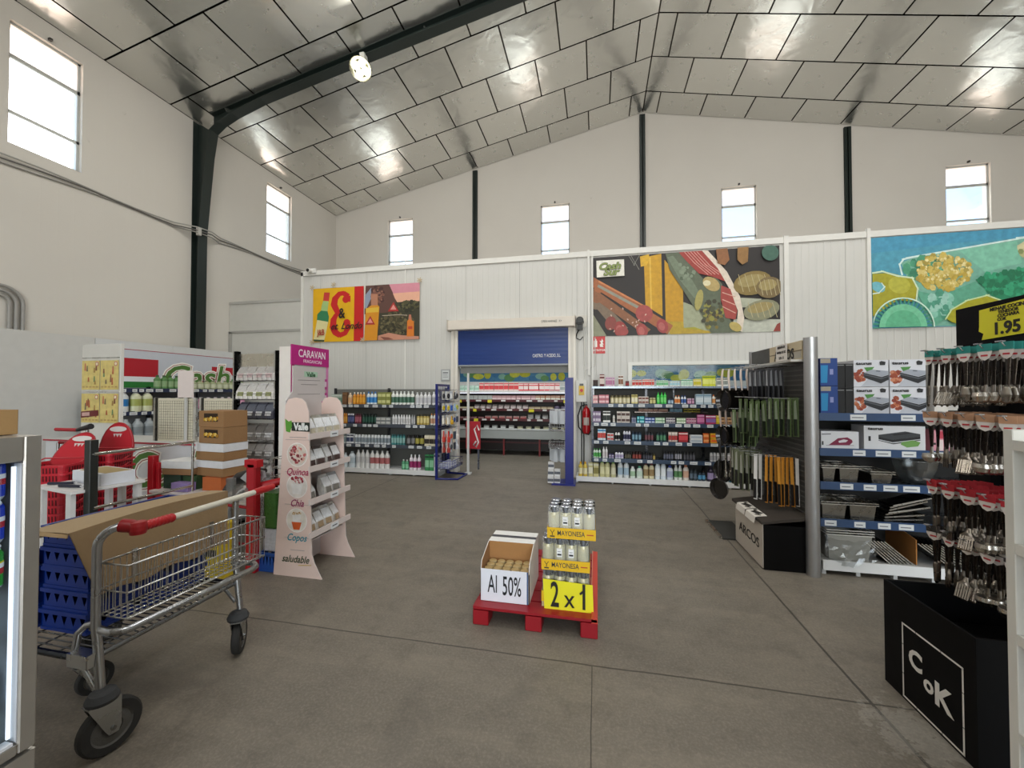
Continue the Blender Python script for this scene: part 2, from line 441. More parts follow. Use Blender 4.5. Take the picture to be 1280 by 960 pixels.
# steel: green posts on the gable wall, portal frame on the left
GR = '1c2623'
for k, x in enumerate((-3.54, 1.25, 6.13)):
    m = MB(); zt = ceilz(x) - .06
    m.box(x - .075, x + .075, YB - .012, YB - .004, 0, zt, GR).box(x - .075, x + .075, YB - .05, YB - .04, 0, zt, GR).box(x - .012, x + .012, YB - .05, YB - .01, 0, zt, GR)
    o = m.build('steel_post', 'plastic')
    tag(o, ('dark green steel post on the gable wall above the roller door', 'dark green steel post under the roof ridge', 'dark green steel post above the plain white panel between the murals')[k], 'post', 'green posts on the gable wall')
pf = thing('portal_frame', 'dark green steel portal frame with curved knee carrying the roof', 'steel frame', (XL, 6.8, 0))
def isec(mb, inner, outer, c):
    """I-section in the XZ plane, inner and outer edge polylines"""
    for y0, y1, e in ((-.10, .10, 0),):
        for P in (inner, outer):
            for (p, q) in zip(P, P[1:]):
                dx, dz = q[0] - p[0], q[1] - p[1]; L = math.hypot(dx, dz); nx, nz = -dz / L * .007, dx / L * .007
                v = [(p[0] - nx, y0, p[1] - nz), (q[0] - nx, y0, q[1] - nz), (q[0] + nx, y0, q[1] + nz), (p[0] + nx, y0, p[1] + nz)]
                v += [(x, y1, z) for x, _, z in v]
                mb.add(v, [(0, 1, 2, 3), (7, 6, 5, 4), (0, 4, 5, 1), (2, 6, 7, 3), (1, 5, 6, 2), (0, 3, 7, 4)], c)
    for i in range(len(inner) - 1):
        a, b, c2, d = inner[i], inner[i + 1], outer[i + 1], outer[i]
        v = [(a[0], -.005, a[1]), (b[0], -.005, b[1]), (c2[0], -.005, c2[1]), (d[0], -.005, d[1])]
        v += [(x, .005, z) for x, _, z in v]
        mb.add(v, [(0, 1, 2, 3), (7, 6, 5, 4)], c)
X0 = XL
m = MB(); isec(m, [(.15, 0), (.17, 4.9), (.33, 6.5), (.42, 7.02)], [(.012, 0), (.012, 4.9), (.012, 6.5), (.012, 7.25)], GR); m.build('column', 'plastic', pf)
inn = [(.42, 7.02), (.62, 7.16), (.95, 7.30), (1.63, 7.50), (2.6, 7.70), (3.5, 7.88), (9.5, 9.03)]
m = MB(); isec(m, inn, [(x, ceilz(XL + x) - .012) for x, z in inn], GR); m.build('rafter', 'plastic', pf)
m = MB(); isec(m, [(19.0 - x, z) for x, z in inn], [(19.0 - x, ceilz(XL + x) - .012) for x, z in inn], GR); m.build('rafter', 'plastic', pf)
m = MB(); isec(m, [(18.85, 0), (18.83, 4.9), (18.67, 6.5), (18.58, 7.02)], [(18.988, 0), (18.988, 4.9), (18.988, 6.5), (18.988, 7.25)], GR); m.build('column', 'plastic', pf)
m = MB(); m.box(-.0, .30, -.16, .16, 0, .02, GR); m.build('base_plate', 'plastic', pf)

# ceiling lamp on the rafter
def highbay(loc, label):
    t = thing('industrial_ceiling_lamp', label, 'lamp', loc)
    s = MB().lathe([(.0, .16), (.05, .16), (.06, .10), (.15, .07), (.20, .015), (.205, 0), (.195, 0), (.14, .05), (0, .06)], 20, (0, 0, 0), 'b9b8a4'); s.build('housing', 'metal', t)
    b = MB().tube([(0, 0, .16), (0, 0, .30)], .012, '3a3c38').tube([(-.09, 0, .10), (-.07, 0, .22), (0, 0, .30), (.07, 0, .22), (.09, 0, .10)], .01, 'c8c8c0'); b.build('bracket', 'metal', t)
    for i in range(4):
        a = PI / 4 + i * PI / 2
        e = MB().lathe([(0, 0.03), (.05, .03), (.062, .012), (.04, -.012), (0, -.018)], 12, (.085 * math.cos(a), .085 * math.sin(a), .01), 'ffffff'); e.build('bulb', 'bulb', t)
    l = bpy.data.lights.new('lamp_light', 'AREA'); l.shape = 'DISK'; l.size = .3; l.energy = 70; l.color = (1, .96, .84)
    o = bpy.data.objects.new('lamp_light', l); C.objects.link(o); o.parent = t; o.location = (0, 0, -.04)
    return t
hb = highbay((-4.30, 6.62, 7.62), 'round lit industrial lamp hanging from the green rafter')
hb.rotation_euler = (math.radians(-38), math.radians(-12), 0)
m = MB().rbox((-4.30, 6.74, 7.88), (.09, .12, .22), (.3, 0, 0), 'c9c9c2').box(-4.36, -4.24, 6.68, 6.92, 7.80, 7.84, '3a3c38'); m.build('junction_box', 'plastic', None)
tag(bpy.data.objects['junction_box'], 'small grey junction box clamped to the rafter above the lamp', 'junction box')

# ---------------------------------------------------------------- flat printed pictures (real flat sheets): polygons given in picture coordinates
class Art:
    def __init__(s, corners, world, step=0.0004):
        # corners: TL, TR, BR, BL in picture coordinates; world(u, v, d) -> point, u right, v down, d towards the viewer
        s.c = corners; s.w = world; s.m = MB(); s.d = 0.0; s.step = step
    def uv(s, p):
        (ax, ay), (bx, by), (cx, cy), (dx, dy) = s.c
        u = (p[0] - ax) / (bx - ax); v = 0.5
        for _ in range(3):
            tx, ty = ax + (bx - ax) * u, ay + (by - ay) * u; lx, ly = dx + (cx - dx) * u, dy + (cy - dy) * u
            v = (p[1] - ty) / (ly - ty)
            x = tx + (lx - tx) * v; u += (p[0] - x) / (bx - ax)
        return min(max(u, 0), 1), min(max(v, 0), 1)
    def poly(s, pts, c):
        s.d += s.step; s.m.poly([s.w(*s.uv(p), s.d) for p in reversed(pts)], c)
    def ell(s, x, y, rx, ry, c, rot=0.0, n=18, a0=0, a1=2 * PI):
        k = n if a1 - a0 > 6.2 else n + 1
        s.poly([(x + rx * math.cos(a0 + (a1 - a0) * i / n) * math.cos(rot) - ry * math.sin(a0 + (a1 - a0) * i / n) * math.sin(rot),
                 y + rx * math.cos(a0 + (a1 - a0) * i / n) * math.sin(rot) + ry * math.sin(a0 + (a1 - a0) * i / n) * math.cos(rot)) for i in range(k)], c)
    def dots(s, x, y, rx, ry, cs, n, r):
        s.d += s.step
        for i in range(n):
            a = random.uniform(0, 2 * PI); q = math.sqrt(random.random()); px, py = x + rx * q * math.cos(a), y + ry * q * math.sin(a)
            rr = r * random.uniform(.6, 1.3); b = random.uniform(0, PI)
            s.m.poly([s.w(*s.uv((px + rr * math.cos(b - k * PI / 3), py + rr * math.sin(b - k * PI / 3))), s.d + i * .00002) for k in range(6)][::1], random.choice(cs))
        s.d += n * .00002
    def stroke(s, pts, w, c):
        s.d += s.step
        for i, (p, q) in enumerate(zip(pts, pts[1:])):
            w0, w1 = (w[i], w[i + 1]) if isinstance(w, list) else (w, w)
            dx, dy = q[0] - p[0], q[1] - p[1]; L = math.hypot(dx, dy) or 1; nx, ny = -dy / L / 2, dx / L / 2; e = .12
            P = [(p[0] + nx * w0 - dx * e, p[1] + ny * w0 - dy * e), (q[0] + nx * w1 + dx * e, q[1] + ny * w1 + dy * e), (q[0] - nx * w1 + dx * e, q[1] - ny * w1 + dy * e), (p[0] - nx * w0 - dx * e, p[1] - ny * w0 - dy * e)]
            s.m.poly([s.w(*s.uv(t), s.d + (i % 3) * s.step * .2) for t in P], c)

def plane_y(x0, x1, z0, z1, y): return lambda u, v, d: (x0 + (x1 - x0) * u, y - d, z1 + (z0 - z1) * v)
def plane_x(y0, y1, z0, z1, x): return lambda u, v, d: (x + d, y0 + (y1 - y0) * u, z1 + (z0 - z1) * v)

# ---------------------------------------------------------------- cold room partition (white panels), roller door, window
YP = 7.60
m = MB(); holed(m, 'y', YP, .1, -6.31, XR, 0, 4.2, [(-2.71, -.51, 0, 2.79), (.63, 3.05, .9, 2.07)], 'ffffff')
m.box(-6.31, -6.21, YP + .1, YB, 0, 4.2, 'ffffff').box(-6.31, XR, YP + .1, YB - .06, 4.1, 4.2, 'ffffff')
struct('wall_partition', m, 'cold', 'tall white ribbed panel wall of the cold room')
m = MB(); m.box(-6.2, XR, 10.6, 10.7, 0, 2.75, 'e8e8e4').box(-6.2, XR, YP + .1, 10.6, 2.7, 2.75, 'c8c8c4').box(-6.2, -6.1, YP + .1, 10.6, 0, 2.7, 'dddddd')
struct('wall_cold_room', m, 'matte')
TR = 'dad9d3'
trims = [MB().box(-6.33, XR, YP - .03, YP, 4.12, 4.22, TR).box(-6.33, -6.28, YP - .03, YP + .05, 0, 4.2, TR),
         MB().box(-.16, -.12, YP - .05, YP, 1.9, 4.24, TR), MB().box(-.09, -.06, YP - .04, YP, .0, 4.2, TR),
         MB().box(3.12, 3.19, YP - .04, YP, 0, 4.24, TR), MB().box(4.33, 4.38, YP - .05, YP, 0, 4.26, TR)]
for k, t in enumerate(trims): struct('trim_%d' % (k + 1), t, 'plastic')
pipe = MB().tube([(-3.86, YP - .013, 1.4), (-3.86, YP - .013, 4.30)], .012, 'e4e3de')
tag(pipe.build('conduit', 'plastic'), 'thin white vertical conduit running down behind the printed banner', 'conduit')
# lower annex panel box beside the left wall
m = MB().box(XL + .01, -6.34, YP, YP + 2.6, 0, 3.62, 'c4c3bd').box(XL + .01, -6.34, YP - .02, YP, 3.58, 3.64, 'aeada8').box(XL + .01, -6.34, YP - .02, YP, 2.92, 2.97, 'a2a19c').box(XL + .01, XL + .09, YP - .02, YP, 0, 2.95, 'a2a19c')
struct('wall_annex', m, 'matte', 'lower grey panel box in the corner beside the white partition')
# inner fruit frieze
A = Art([(0, 0), (1000, 0), (1000, 100), (0, 100)], plane_y(-6.0, 6.0, 1.86, 2.24, 10.595))
A.poly([(0, 0), (1000, 0), (1000, 100), (0, 100)], '3d7aa0')
for i in range(60):
    x = i * 17 + random.uniform(-6, 6); k = i % 5
    A.ell(x, random.uniform(45, 85), random.uniform(7, 14), random.uniform(18, 34), ['b9b92a', '2f6f9c', '7fae9c', '5a8f54', 'c4c63e'][k], 0, 10)
for i in range(26): A.ell(i * 39 + 10, 12, 15, 12, ['24507e', '5d93a8', '31648c'][i % 3], 0, 8)
tag(A.m.build('fruit_frieze', 'print'), 'blue and yellow fruit picture band on the cold room wall behind the chilled case', 'mural')

# window in the partition
e = bpy.data.objects.new('window_20', None); C.objects.link(e); tag(e, None, None, None, 'structure')
f = MB()
for a in ((.56, 3.12, 2.07, 2.13), (.56, .63, .9, 2.07), (3.05, 3.12, .9, 2.07), (.56, 3.12, .84, .9)): f.box(a[0], a[1], YP - .03, YP + .02, a[2], a[3], 'dcdbd5')
f.build('window_frame', 'plastic', e)
MB().box(.63, 3.05, YP + .04, YP + .05, .9, 2.07, 'ffffff').build('pane', 'glass', e)

# roller door
d = bpy.data.objects.new('door_1', None); C.objects.link(d); tag(d, 'white framed roller door with a blue curtain half raised', None, None, 'structure')
MB().box(-2.86, -.38, YP - .2, YP - .001, 2.80, 2.985, 'd8d0c4').box(-2.88, -2.86, YP - .21, YP - .001, 2.78, 3.0, 'c3bbb0').box(-.40, -.38, YP - .21, YP - .001, 2.78, 3.0, 'c3bbb0').build('header_box', 'plastic', d, bevel=.008)
for a, b in ((-2.84, -2.70), (-.52, -.38)): MB().box(a, b, YP - .07, YP - .001, 0, 2.80, 'dfdad0').box(a + .05, a + .09, YP - .08, YP - .07, 0, 2.80, 'cfcac0').build('door_jamb', 'plastic', d, bevel=.004)
cb = MB()
N = 60
for i in range(N):
    z0 = 2.12 + (2.80 - 2.12) * i / N; z1 = 2.12 + (2.80 - 2.12) * (i + 1) / N; w = .0008 * math.sin(i * .9)
    cb.add([(-2.70, YP - .035 + w, z0), (-.52, YP - .035 + w, z0), (-.52, YP - .035 + .0008 * math.sin((i + 1) * .9), z1), (-2.70, YP - .035 + .0008 * math.sin((i + 1) * .9), z1)], [(0, 1, 2, 3)], '123476', True)
cb.build('door_curtain', 'plastic', d)
MB().box(-2.70, -.52, YP - .05, YP - .02, 2.09, 2.12, '8e9296').build('bottom_rail', 'plastic', d)
text('CASTRO. Y ACEDO, S.L.', (-.93, YP - .045, 2.275), .085, 'f0f0f0', parent=d, sx=.60, bold=.006)
text('OPEN HARNES   K+', (-.82, YP - .205, 2.90), .06, '6a6a66', parent=d, sx=.75)
mt = MB().cyl((-.30, YP - .19, 2.90), (-.30, YP - .02, 2.90), .07, '1e1e1e', 20).cyl((-.30, YP - .22, 2.90), (-.30, YP - .19, 2.90), .045, '2c2c2c').box(-.35, -.25, YP - .14, YP, 2.74, 2.84, '262626').box(-.40, -.18, YP - .02, YP - .001, 2.80, 3.02, 'c8c4ba')
mt.build('door_motor', 'plastic', d)
MB().tube([(-.30, YP - .1, 2.76), (-.36, YP - .06, 2.68), (-.38, YP - .03, 2.60), (-.30, YP - .02, 2.56), (-.25, YP - .02, 2.62)], .009, '2a2a2a').build('motor_cable', 'rubber', d)

# ceiling beam seen under the curtain inside
tag(MB().box(-2.7, -.52, YP + .11, YP + .2, 1.96, 2.69, '9a9c9a').build('door_lintel_panel', 'matte'), None, None, None, 'structure')

# control box, conduits, extinguisher, fire sign
cbx = thing('control_box', 'grey door control box with a yellow and red switch beside the roller door', 'control box', (-.28, YP, 1.40))
MB().box(-.10, .10, -.12, -.001, 0, .40, 'd2d1cb').build('housing', 'plastic', cbx, bevel=.006)
MB().box(-.045, .055, -.135, -.12, .13, .30, 'd9b32c').cyl((.005, -.15, .215), (.005, -.135, .215), .03, 'c0271f', 14).build('switch', 'plastic', cbx)
MB().box(-.03, .04, -.14, -.12, .30, .34, '4a4a46').build('warning_plate', 'plastic', cbx)
m = MB().tube([(-.20, YP - .02, 1.81), (-.20, YP - .02, 2.0), (-.12, YP - .02, 2.05), (-.03, YP - .02, 2.08), (-.03, YP - .02, 2.6)], .008, 'd5d4ce').tube([(-.22, YP - .02, 2.1), (-.22, YP - .02, 2.75)], .012, 'd8d7d0').tube([(-.24, YP - .02, .2), (-.24, YP - .02, 1.40)], .012, '4a4a46').tube([(-.28, YP - .02, .2), (-.28, YP - .02, 1.40)], .012, '4a4a46')
tag(m.build('wiring_conduit', 'plastic'), 'thin conduits rising from the door control box', 'conduit')
ex = thing('fire_extinguisher', 'red fire extinguisher with black hose hanging beside the shelving', 'extinguisher', (-.19, YP - .10, .82))
MB().lathe([(0, 0), (.07, 0), (.075, .03), (.075, .40), (.055, .46), (.025, .49), (.025, .52), (0, .52)], 16, (0, 0, 0), 'a3131a').build('cylinder', 'gloss', ex)
MB().box(-.02, .02, -.06, .03, .52, .545, '1a1a1a').box(-.015, .015, -.05, .03, .57, .585, '1a1a1a').build('handle', 'plastic', ex)
MB().tube([(0, -.01, .54), (-.10, -.01, .50), (-.15, -.01, .33), (-.14, -.01, .12), (-.06, -.04, .02), (.04, -.08, -.01), (.08, -.08, .06)], .012, '161616').build('hose', 'rubber', ex)
lb = MB()
for k in range(7):
    a0 = -PI / 2 - .7 + k * .2
    lb.add([(.0765 * math.cos(a), .0765 * math.sin(a), z) for a, z in ((a0, .16), (a0 + .2, .16), (a0 + .2, .30), (a0, .30))], [(0, 1, 2, 3)], 'b7a9a0')
lb.build('label', 'paper', ex)
MB().box(-.03, .03, .06, .099, .30, .36, '2a2a2a').build('bracket', 'plastic', ex)
fs = thing('fire_sign', 'red square fire extinguisher sign under the ham mural corner', 'sign', (.035, YP, 2.30))
MB().box(-.12, .12, -.006, -.001, 0, .32, 'c4201f').build('sign_board', 'plastic', fs)
g = MB().box(-.085, -.025, -.009, -.006, .12, .24, 'f4efe9').box(-.07, -.04, -.009, -.006, .24, .27, 'f4efe9').prism([(.03, .12), (.09, .12), (.07, .17), (.095, .16), (.07, .21), (.09, .22), (.06, .28), (.05, .23), (.02, .24), (.045, .19), (.02, .17)], 'y', -.009, -.006, 'f4efe9')
g.build('symbol', 'paper', fs); text('EXTINTOR', (0, -.007, .06), .05, 'f6f2ee', parent=fs, bold=.02)
sc_ = thing('security_camera', 'small white security camera on the upper left corner of the partition', 'camera', (-6.02, YP - .02, 4.14))
MB().box(-.14, .08, -.05, -.012, .02, .12, 'd9d8d4').build('bracket', 'plastic', sc_); MB().cyl((-.02, -.16, .05), (-.02, -.05, .06), .045, 'e2e1dc').build('housing', 'plastic', sc_); MB().cyl((-.02, -.17, .049), (-.02, -.16, .05), .035, '111111').build('lens', 'gloss', sc_)

# framed notice beside the roller door
t = thing('wall_notice', 'small grey framed notice taped beside the roller door', 'notice', (-2.97, YP, 1.80))
MB().box(-.10, .09, -.012, -.001, 0, .24, '9a9c9c').build('frame', 'plastic', t); MB().box(-.08, .07, -.016, -.012, .03, .22, 'c9cccb').box(-.06, .05, -.017, -.016, .16, .18, '5a5c60').box(-.06, .04, -.017, -.016, .12, .13, '7a7c80').box(-.06, .05, -.017, -.016, .08, .09, '7a7c80').build('sheet', 'paper', t)

# ---------------------------------------------------------------- mural with ham and sausages
def sheet(name, label, cat, x0, x1, z0, z1, art_fn, corners, mat='print', y=YP):
    t = thing(name, label, cat, (0, 0, 0))
    MB().box(x0, x1, y - .012, y - .0015, z0, z1, 'c8c8c4').build('backing', 'plastic', t)
    A = Art(corners, plane_y(x0, x1, z0, z1, y - .0125)); art_fn(A); A.m.build('picture', mat, t); return t, A
def ham(A):
    P = A.poly
    P([(97, 205), (1168, 130), (1168, 615), (97, 643)], '231e1d')
    P([(97, 520), (180, 640), (97, 643)], '8b8c74')
    P([(545, 520), (640, 450), (720, 480), (800, 628), (545, 636)], '9ea386'); P([(560, 600), (700, 590), (800, 628), (560, 636)], 'a09a2c')
    P([(920, 545), (1168, 548), (1168, 615), (900, 622)], 'b9bcae'); P([(940, 425), (1070, 432), (1050, 480), (960, 480)], 'a9ac98')
    P([(1150, 575), (1168, 565), (1168, 615), (1130, 616)], '8c3a30')
    P([(408, 200), (512, 178), (517, 530), (417, 470)], 'c4951b'); P([(440, 200), (450, 199), (455, 490), (445, 486)], 'd8b040'); P([(530, 212), (565, 250), (637, 385), (637, 600), (535, 590)], 'c09018')
    P([(385, 195), (440, 180), (440, 215), (425, 245), (390, 252)], 'd3a729')
    P([(540, 560), (637, 560), (640, 598), (785, 612), (790, 628), (560, 636)], 'b39728')
    A.stroke([(320, 190), (350, 240), (380, 190)], 3, '8a8a80'); A.stroke([(335, 190), (375, 260)], 3, '8a8a80')
    for (p, q, w, c1, c2) in (((110, 455), (265, 605), 78, '7c6a58', '9c3a36'), ((115, 425), (395, 610), 66, '8a5a3c', 'a04440'), ((130, 368), (515, 585), 66, 'a2603a', '9f4040')):
        A.ell(p[0] + 5, p[1], w / 2, w / 2, c1); A.stroke([p, q], w, c1)
        A.ell(q[0], q[1], w * .50, w * .62, c2, -.4); A.ell(q[0] - 4, q[1] + 2, w * .28, w * .36, 'b5605a', -.4)
    A.stroke([(150, 372), (350, 470)], 16, '8f8f80'); A.stroke([(160, 350), (400, 470)], 10, 'c98050')
    A.ell(408, 515, 52, 48, 'a34a46', .3); A.ell(275, 615, 38, 26, 'a04642'); A.ell(205, 570, 34, 40, '8a4038', .4)
    for i in range(14): A.ell(random.uniform(170, 420), random.uniform(480, 620), 7, 4, 'c9a99a', random.uniform(0, 3), 6)
    P([(535, 180), (612, 172), (700, 265), (760, 330), (820, 308), (856, 350), (846, 470), (930, 600), (960, 620), (795, 626), (730, 500), (690, 470), (640, 390), (560, 270)], '5b6450')
    P([(545, 200), (580, 190), (690, 330), (740, 420), (700, 430), (620, 330)], '6f7c66')
    A.dots(800, 520, 60, 80, ['7a6a2c', '4a4e34', '8d8a3c', '3c3a28'], 60, 13); A.dots(650, 280, 50, 50, ['52604a', '7c8a74'], 20, 12)
    P([(612, 172), (742, 162), (835, 262), (872, 335), (790, 305), (725, 290), (655, 220)], '9b3932')
    for k in range(5): A.stroke([(650 + k * 18, 175), (700 + k * 22, 230 + k * 4), (770 + k * 20, 290)], 4, 'cf9488')
    P([(742, 160), (778, 162), (882, 280), (952, 420), (974, 540), (962, 618), (930, 605), (940, 500), (892, 372), (832, 262)], 'd9ccbc')
    P([(850, 358), (900, 378), (937, 500), (926, 550), (872, 540), (846, 430)], '9e413a')
    for k in range(3): A.stroke([(862, 400 + k * 40), (920, 420 + k * 45)], 5, 'd0a090')
    A.ell(795, 350, 52, 36, 'b09a62', .6); A.ell(770, 345, 22, 16, 'd6cda8'); A.ell(725, 440, 22, 60, 'a39a58', .2); A.ell(925, 590, 36, 24, 'b6a35c', .5)
    for (x, y, rx, ry, c) in ((1020, 345, 105, 66, '84703c'), (1108, 370, 70, 60, '75633f'), (1065, 497, 98, 56, '86866a')):
        A.ell(x, y, rx, ry, c, -.25); A.ell(x - 8, y - 14, rx * .7, ry * .5, '9a8a58', -.25)
        for k in range(5): A.stroke([(x - rx * .7 + k * rx * .33, y - ry * .6), (x - rx * .5 + k * rx * .33, y + ry * .6)], 3, 'b8ac84')
    P([(822, 155), (885, 150), (895, 215), (870, 245), (830, 235)], '8c5c36'); P([(940, 145), (1000, 141), (995, 225), (965, 242), (938, 215)], '8f6a3a')
    A.ell(1115, 175, 45, 45, '3f6355')
    P([(118, 224), (288, 214), (290, 306), (120, 317)], 'e4e2d6')
t, A = sheet('food_mural', 'large photo mural of cured ham and sausages on the white partition', 'mural', -.06, 3.06, 2.62, 4.09, ham, [(97, 205), (1168, 130), (1168, 615), (97, 643)])
def cash(parent, x, y, z, s, f='-y', l2=True):
    dx = .0015
    def put_(b, X, Z, S, c, k, bo):
        o = {'-y': (x + X, y - dx * k, z + Z), '+x': (x + dx * k, y + X, z + Z)}[f]
        text(b, o, S, c, f, parent, 'lettering', sx=1.05, bold=bo, shear=.25, roll=.05)
    put_('Cash', 0, 0, s, 'fbfaf4', 1, .09); put_('Cash', 0, 0, s, '9c2a22', 2, .055); put_('Cash', 0, 0, s, 'f0eee4', 3, .04); put_('Cash', 0, 0, s, '4f7a32', 4, .012)
    if l2: put_('Sur', s * .25, -s * .75, s, 'fbfaf4', 1, .07); put_('Sur', s * .25, -s * .75, s, '9c2a22', 2, .05); put_('Sur', s * .25, -s * .75, s, '55803a', 4, .012)
for k_, (b_, xx, zz) in enumerate((('Cash', .235, 3.90), ('Sur', .26, 3.79))):
    text(b_, (xx, YP - .062, zz), .17, '8b9a58', parent=t, sx=1.15, bold=.03, shear=.25)
    text(b_, (xx, YP - .060, zz), .17, '3f4a28', parent=t, sx=1.15, bold=.06, shear=.25)

def veg(A):
    P = A.poly
    P([(462, 158), (1900, 70), (1900, 624), (465, 637)], '5199b0')
    P([(462, 158), (1900, 70), (1900, 110), (900, 190), (462, 240)], '4a93b2')
    P([(625, 290), (700, 262), (1300, 160), (1900, 100), (1900, 624), (790, 630), (700, 470)], '78b09c')
    A.stroke([(630, 350), (618, 300), (640, 272), (720, 255), (1290, 158), (1900, 95)], 9, 'cfe6e0')
    P([(930, 225), (1220, 180), (1245, 300), (1060, 345), (1010, 300)], '7fbfa6'); P([(1230, 200), (1500, 160), (1500, 300), (1260, 300)], 'a8a070')
    A.dots(1320, 235, 90, 50, ['b9b482', '8a9460', 'd0cba0'], 50, 18)
    A.dots(760, 330, 110, 60, ['4f9a78', '6fae8c', '3d7f62'], 50, 22)
    A.dots(850, 345, 150, 95, ['c9b35a', 'd8c67c', 'bfa54a', 'a8974a'], 170, 15); A.dots(850, 335, 140, 85, ['e4d79c', 'cdb765'], 90, 7)
    P([(700, 440), (830, 470), (1010, 395), (1100, 480), (1110, 520), (900, 560), (800, 628)], '5fa58a'); A.dots(840, 520, 70, 70, ['86c3ae', '4f967e', '9ac9ba'], 40, 20)
    P([(1010, 385), (1280, 318), (1500, 300), (1500, 470), (1280, 480), (1110, 500)], '2c8560')
    A.dots(1240, 405, 210, 75, ['2f9168', '3aa378', '257553'], 170, 15)
    A.dots(1560, 400, 120, 120, ['c28a4a', 'b06a3a', 'd8a860'], 60, 30); A.dots(1720, 500, 150, 100, ['7fae6a', '4f8a54'], 60, 30)
    P([(1110, 500), (1280, 480), (1500, 470), (1500, 540), (1120, 530)], 'a9bcae')
    P([(465, 350), (560, 345), (690, 380), (708, 440), (690, 500), (600, 490), (465, 575)], 'a39e2e'); A.ell(610, 410, 60, 45, 'b3b044', .2)
    A.stroke([(465, 345), (520, 338), (600, 362), (680, 374), (708, 430), (700, 490)], 8, 'cfe3c0'); A.ell(495, 420, 40, 26, '6fb3c0', .4); A.stroke([(465, 455), (500, 450), (530, 420), (515, 400)], 6, 'cfe6e0')
    for k in range(22):
        a = PI + PI * k / 21; A.stroke([(625 + 125 * math.cos(a), 635 + 118 * math.sin(a)), (625 + 158 * math.cos(a), 635 + 150 * math.sin(a))], 9, '3f8f78')
    A.ell(625, 632, 128, 120, '74c29a', 0, 20, PI, 2 * PI); A.ell(625, 632, 95, 88, '5fb088', 0, 20, PI, 2 * PI)
    A.stroke([(625 + 165 * math.cos(PI + PI * k / 20), 636 + 156 * math.sin(PI + PI * k / 20)) for k in range(21)], 7, 'cbe8d6')
    P([(850, 590), (880, 545), (960, 500), (1060, 475), (1120, 500), (1110, 528), (1000, 560), (935, 628), (880, 612)], 'a39f25')
    A.stroke([(850, 592), (880, 545), (960, 498), (1060, 473), (1122, 498)], 7, 'c4dca8')
sheet('food_mural', 'large blue and green vegetable mural at the far right of the partition', 'mural', 4.40, 8.05, 2.62, 4.11, veg, [(462, 158), (1900, 70), (1900, 624), (465, 637)])

# two-part cloth banner on the partition
bn = thing('advertising_banner', 'cloth banner with bottle adverts, yellow and red half beside a sunset landscape half', 'banner', (0, 0, 0))
yb_ = YP - .03
for a, b in ((-6.02, -4.81), (-4.79, -3.53)):
    m = MB(); m.box(a, b, yb_, yb_ + .006, 2.66, 3.82, 'd8d0c0'); m.build('cloth', 'cloth', bn)
A = Art([(118, 165), (1155, 98), (1165, 685), (128, 688)], plane_y(-6.02, -3.53, 2.66, 3.82, yb_))
A.poly([(118, 165), (625, 132), (636, 687), (128, 688)], 'dca90c')
A.poly([(535, 138), (625, 132), (636, 687), (540, 687)], 'c01c1c')
Ew = [26, 60, 56, 46, 44, 60, 66, 56, 30, 40, 60, 66, 62, 52, 44, 56, 52]
Ep = [(445, 250), (468, 285), (470, 235), (430, 205), (385, 212), (345, 262), (335, 320), (365, 380), (405, 405), (360, 420), (335, 470), (330, 540), (355, 595), (400, 625), (455, 605), (480, 550), (475, 490)]
A.stroke(Ep, Ew, 'c01c1c'); A.ell(452, 268, 34, 36, 'c01c1c'); A.ell(468, 500, 34, 36, 'c01c1c')
A.poly([(232, 198), (290, 200), (282, 285), (224, 280)], 'c23a34'); A.poly([(224, 282), (280, 288), (272, 385), (205, 378), (210, 330)], '9dbd7a')
A.poly([(205, 378), (272, 385), (288, 440), (282, 500), (165, 480), (168, 415)], '2e7a50'); A.poly([(168, 470), (282, 490), (245, 684), (135, 676)], 'd8cf98'); A.poly([(135, 660), (248, 668), (244, 686), (135, 682)], '3c4a30')
A.poly([(645, 130), (1155, 98), (1165, 685), (650, 687)], '3d3b2c')
A.poly([(870, 115), (1155, 98), (1158, 290), (950, 300)], 'cf8a98'); A.poly([(900, 210), (1156, 190), (1158, 290), (950, 300)], 'e0aa90')
A.poly([(645, 130), (870, 114), (940, 290), (900, 400), (640, 420)], '5d4038'); A.poly([(640, 230), (700, 150), (700, 260), (660, 360), (642, 360)], '8c96a8')
A.dots(760, 230, 60, 100, ['7a5044', '4a302c', '8a6050'], 70, 15); A.dots(1060, 340, 95, 60, ['4c4a30', '2f3022', '5d5a3c'], 70, 18); A.dots(940, 520, 170, 110, ['5a5238', '33301f', '6a6244', '45402a'], 150, 16)
A.poly([(700, 215), (765, 215), (770, 330), (785, 345), (770, 685), (645, 686), (655, 370), (705, 330)], 'cf8a1f'); A.poly([(700, 215), (765, 215), (768, 330), (705, 330)], 'b07a60'); A.poly([(655, 360), (780, 350), (778, 400), (655, 405)], 'd8b03c')
for (x, y, r) in ((700, 485, 48), (918, 350, 52)):
    A.poly([(x, y - r), (x + r, y + r * .85), (x - r, y + r * .85)], 'a8302c'); A.poly([(x, y - r * .5), (x + r * .55, y + r * .5), (x - r * .55, y + r * .5)], 'd99088')
A.stroke([(830, 436), (960, 430), (1040, 436)], 5, 'c9b8a8'); A.poly([(780, 640), (880, 612), (1000, 640), (1160, 655), (1162, 685), (780, 686)], 'c08870'); A.poly([(800, 650), (880, 660), (930, 682), (840, 684)], '7c4a3c')
A.poly([(1065, 430), (1085, 430), (1092, 490), (1112, 500), (1116, 655), (1050, 655), (1050, 495), (1062, 485)], 'd07828'); A.poly([(1065, 430), (1085, 430), (1090, 485), (1064, 482)], 'b0705a'); A.poly([(1060, 550), (1100, 550), (1100, 580), (1060, 580)], 'b8442c')
A.m.build('print', 'cloth', bn)
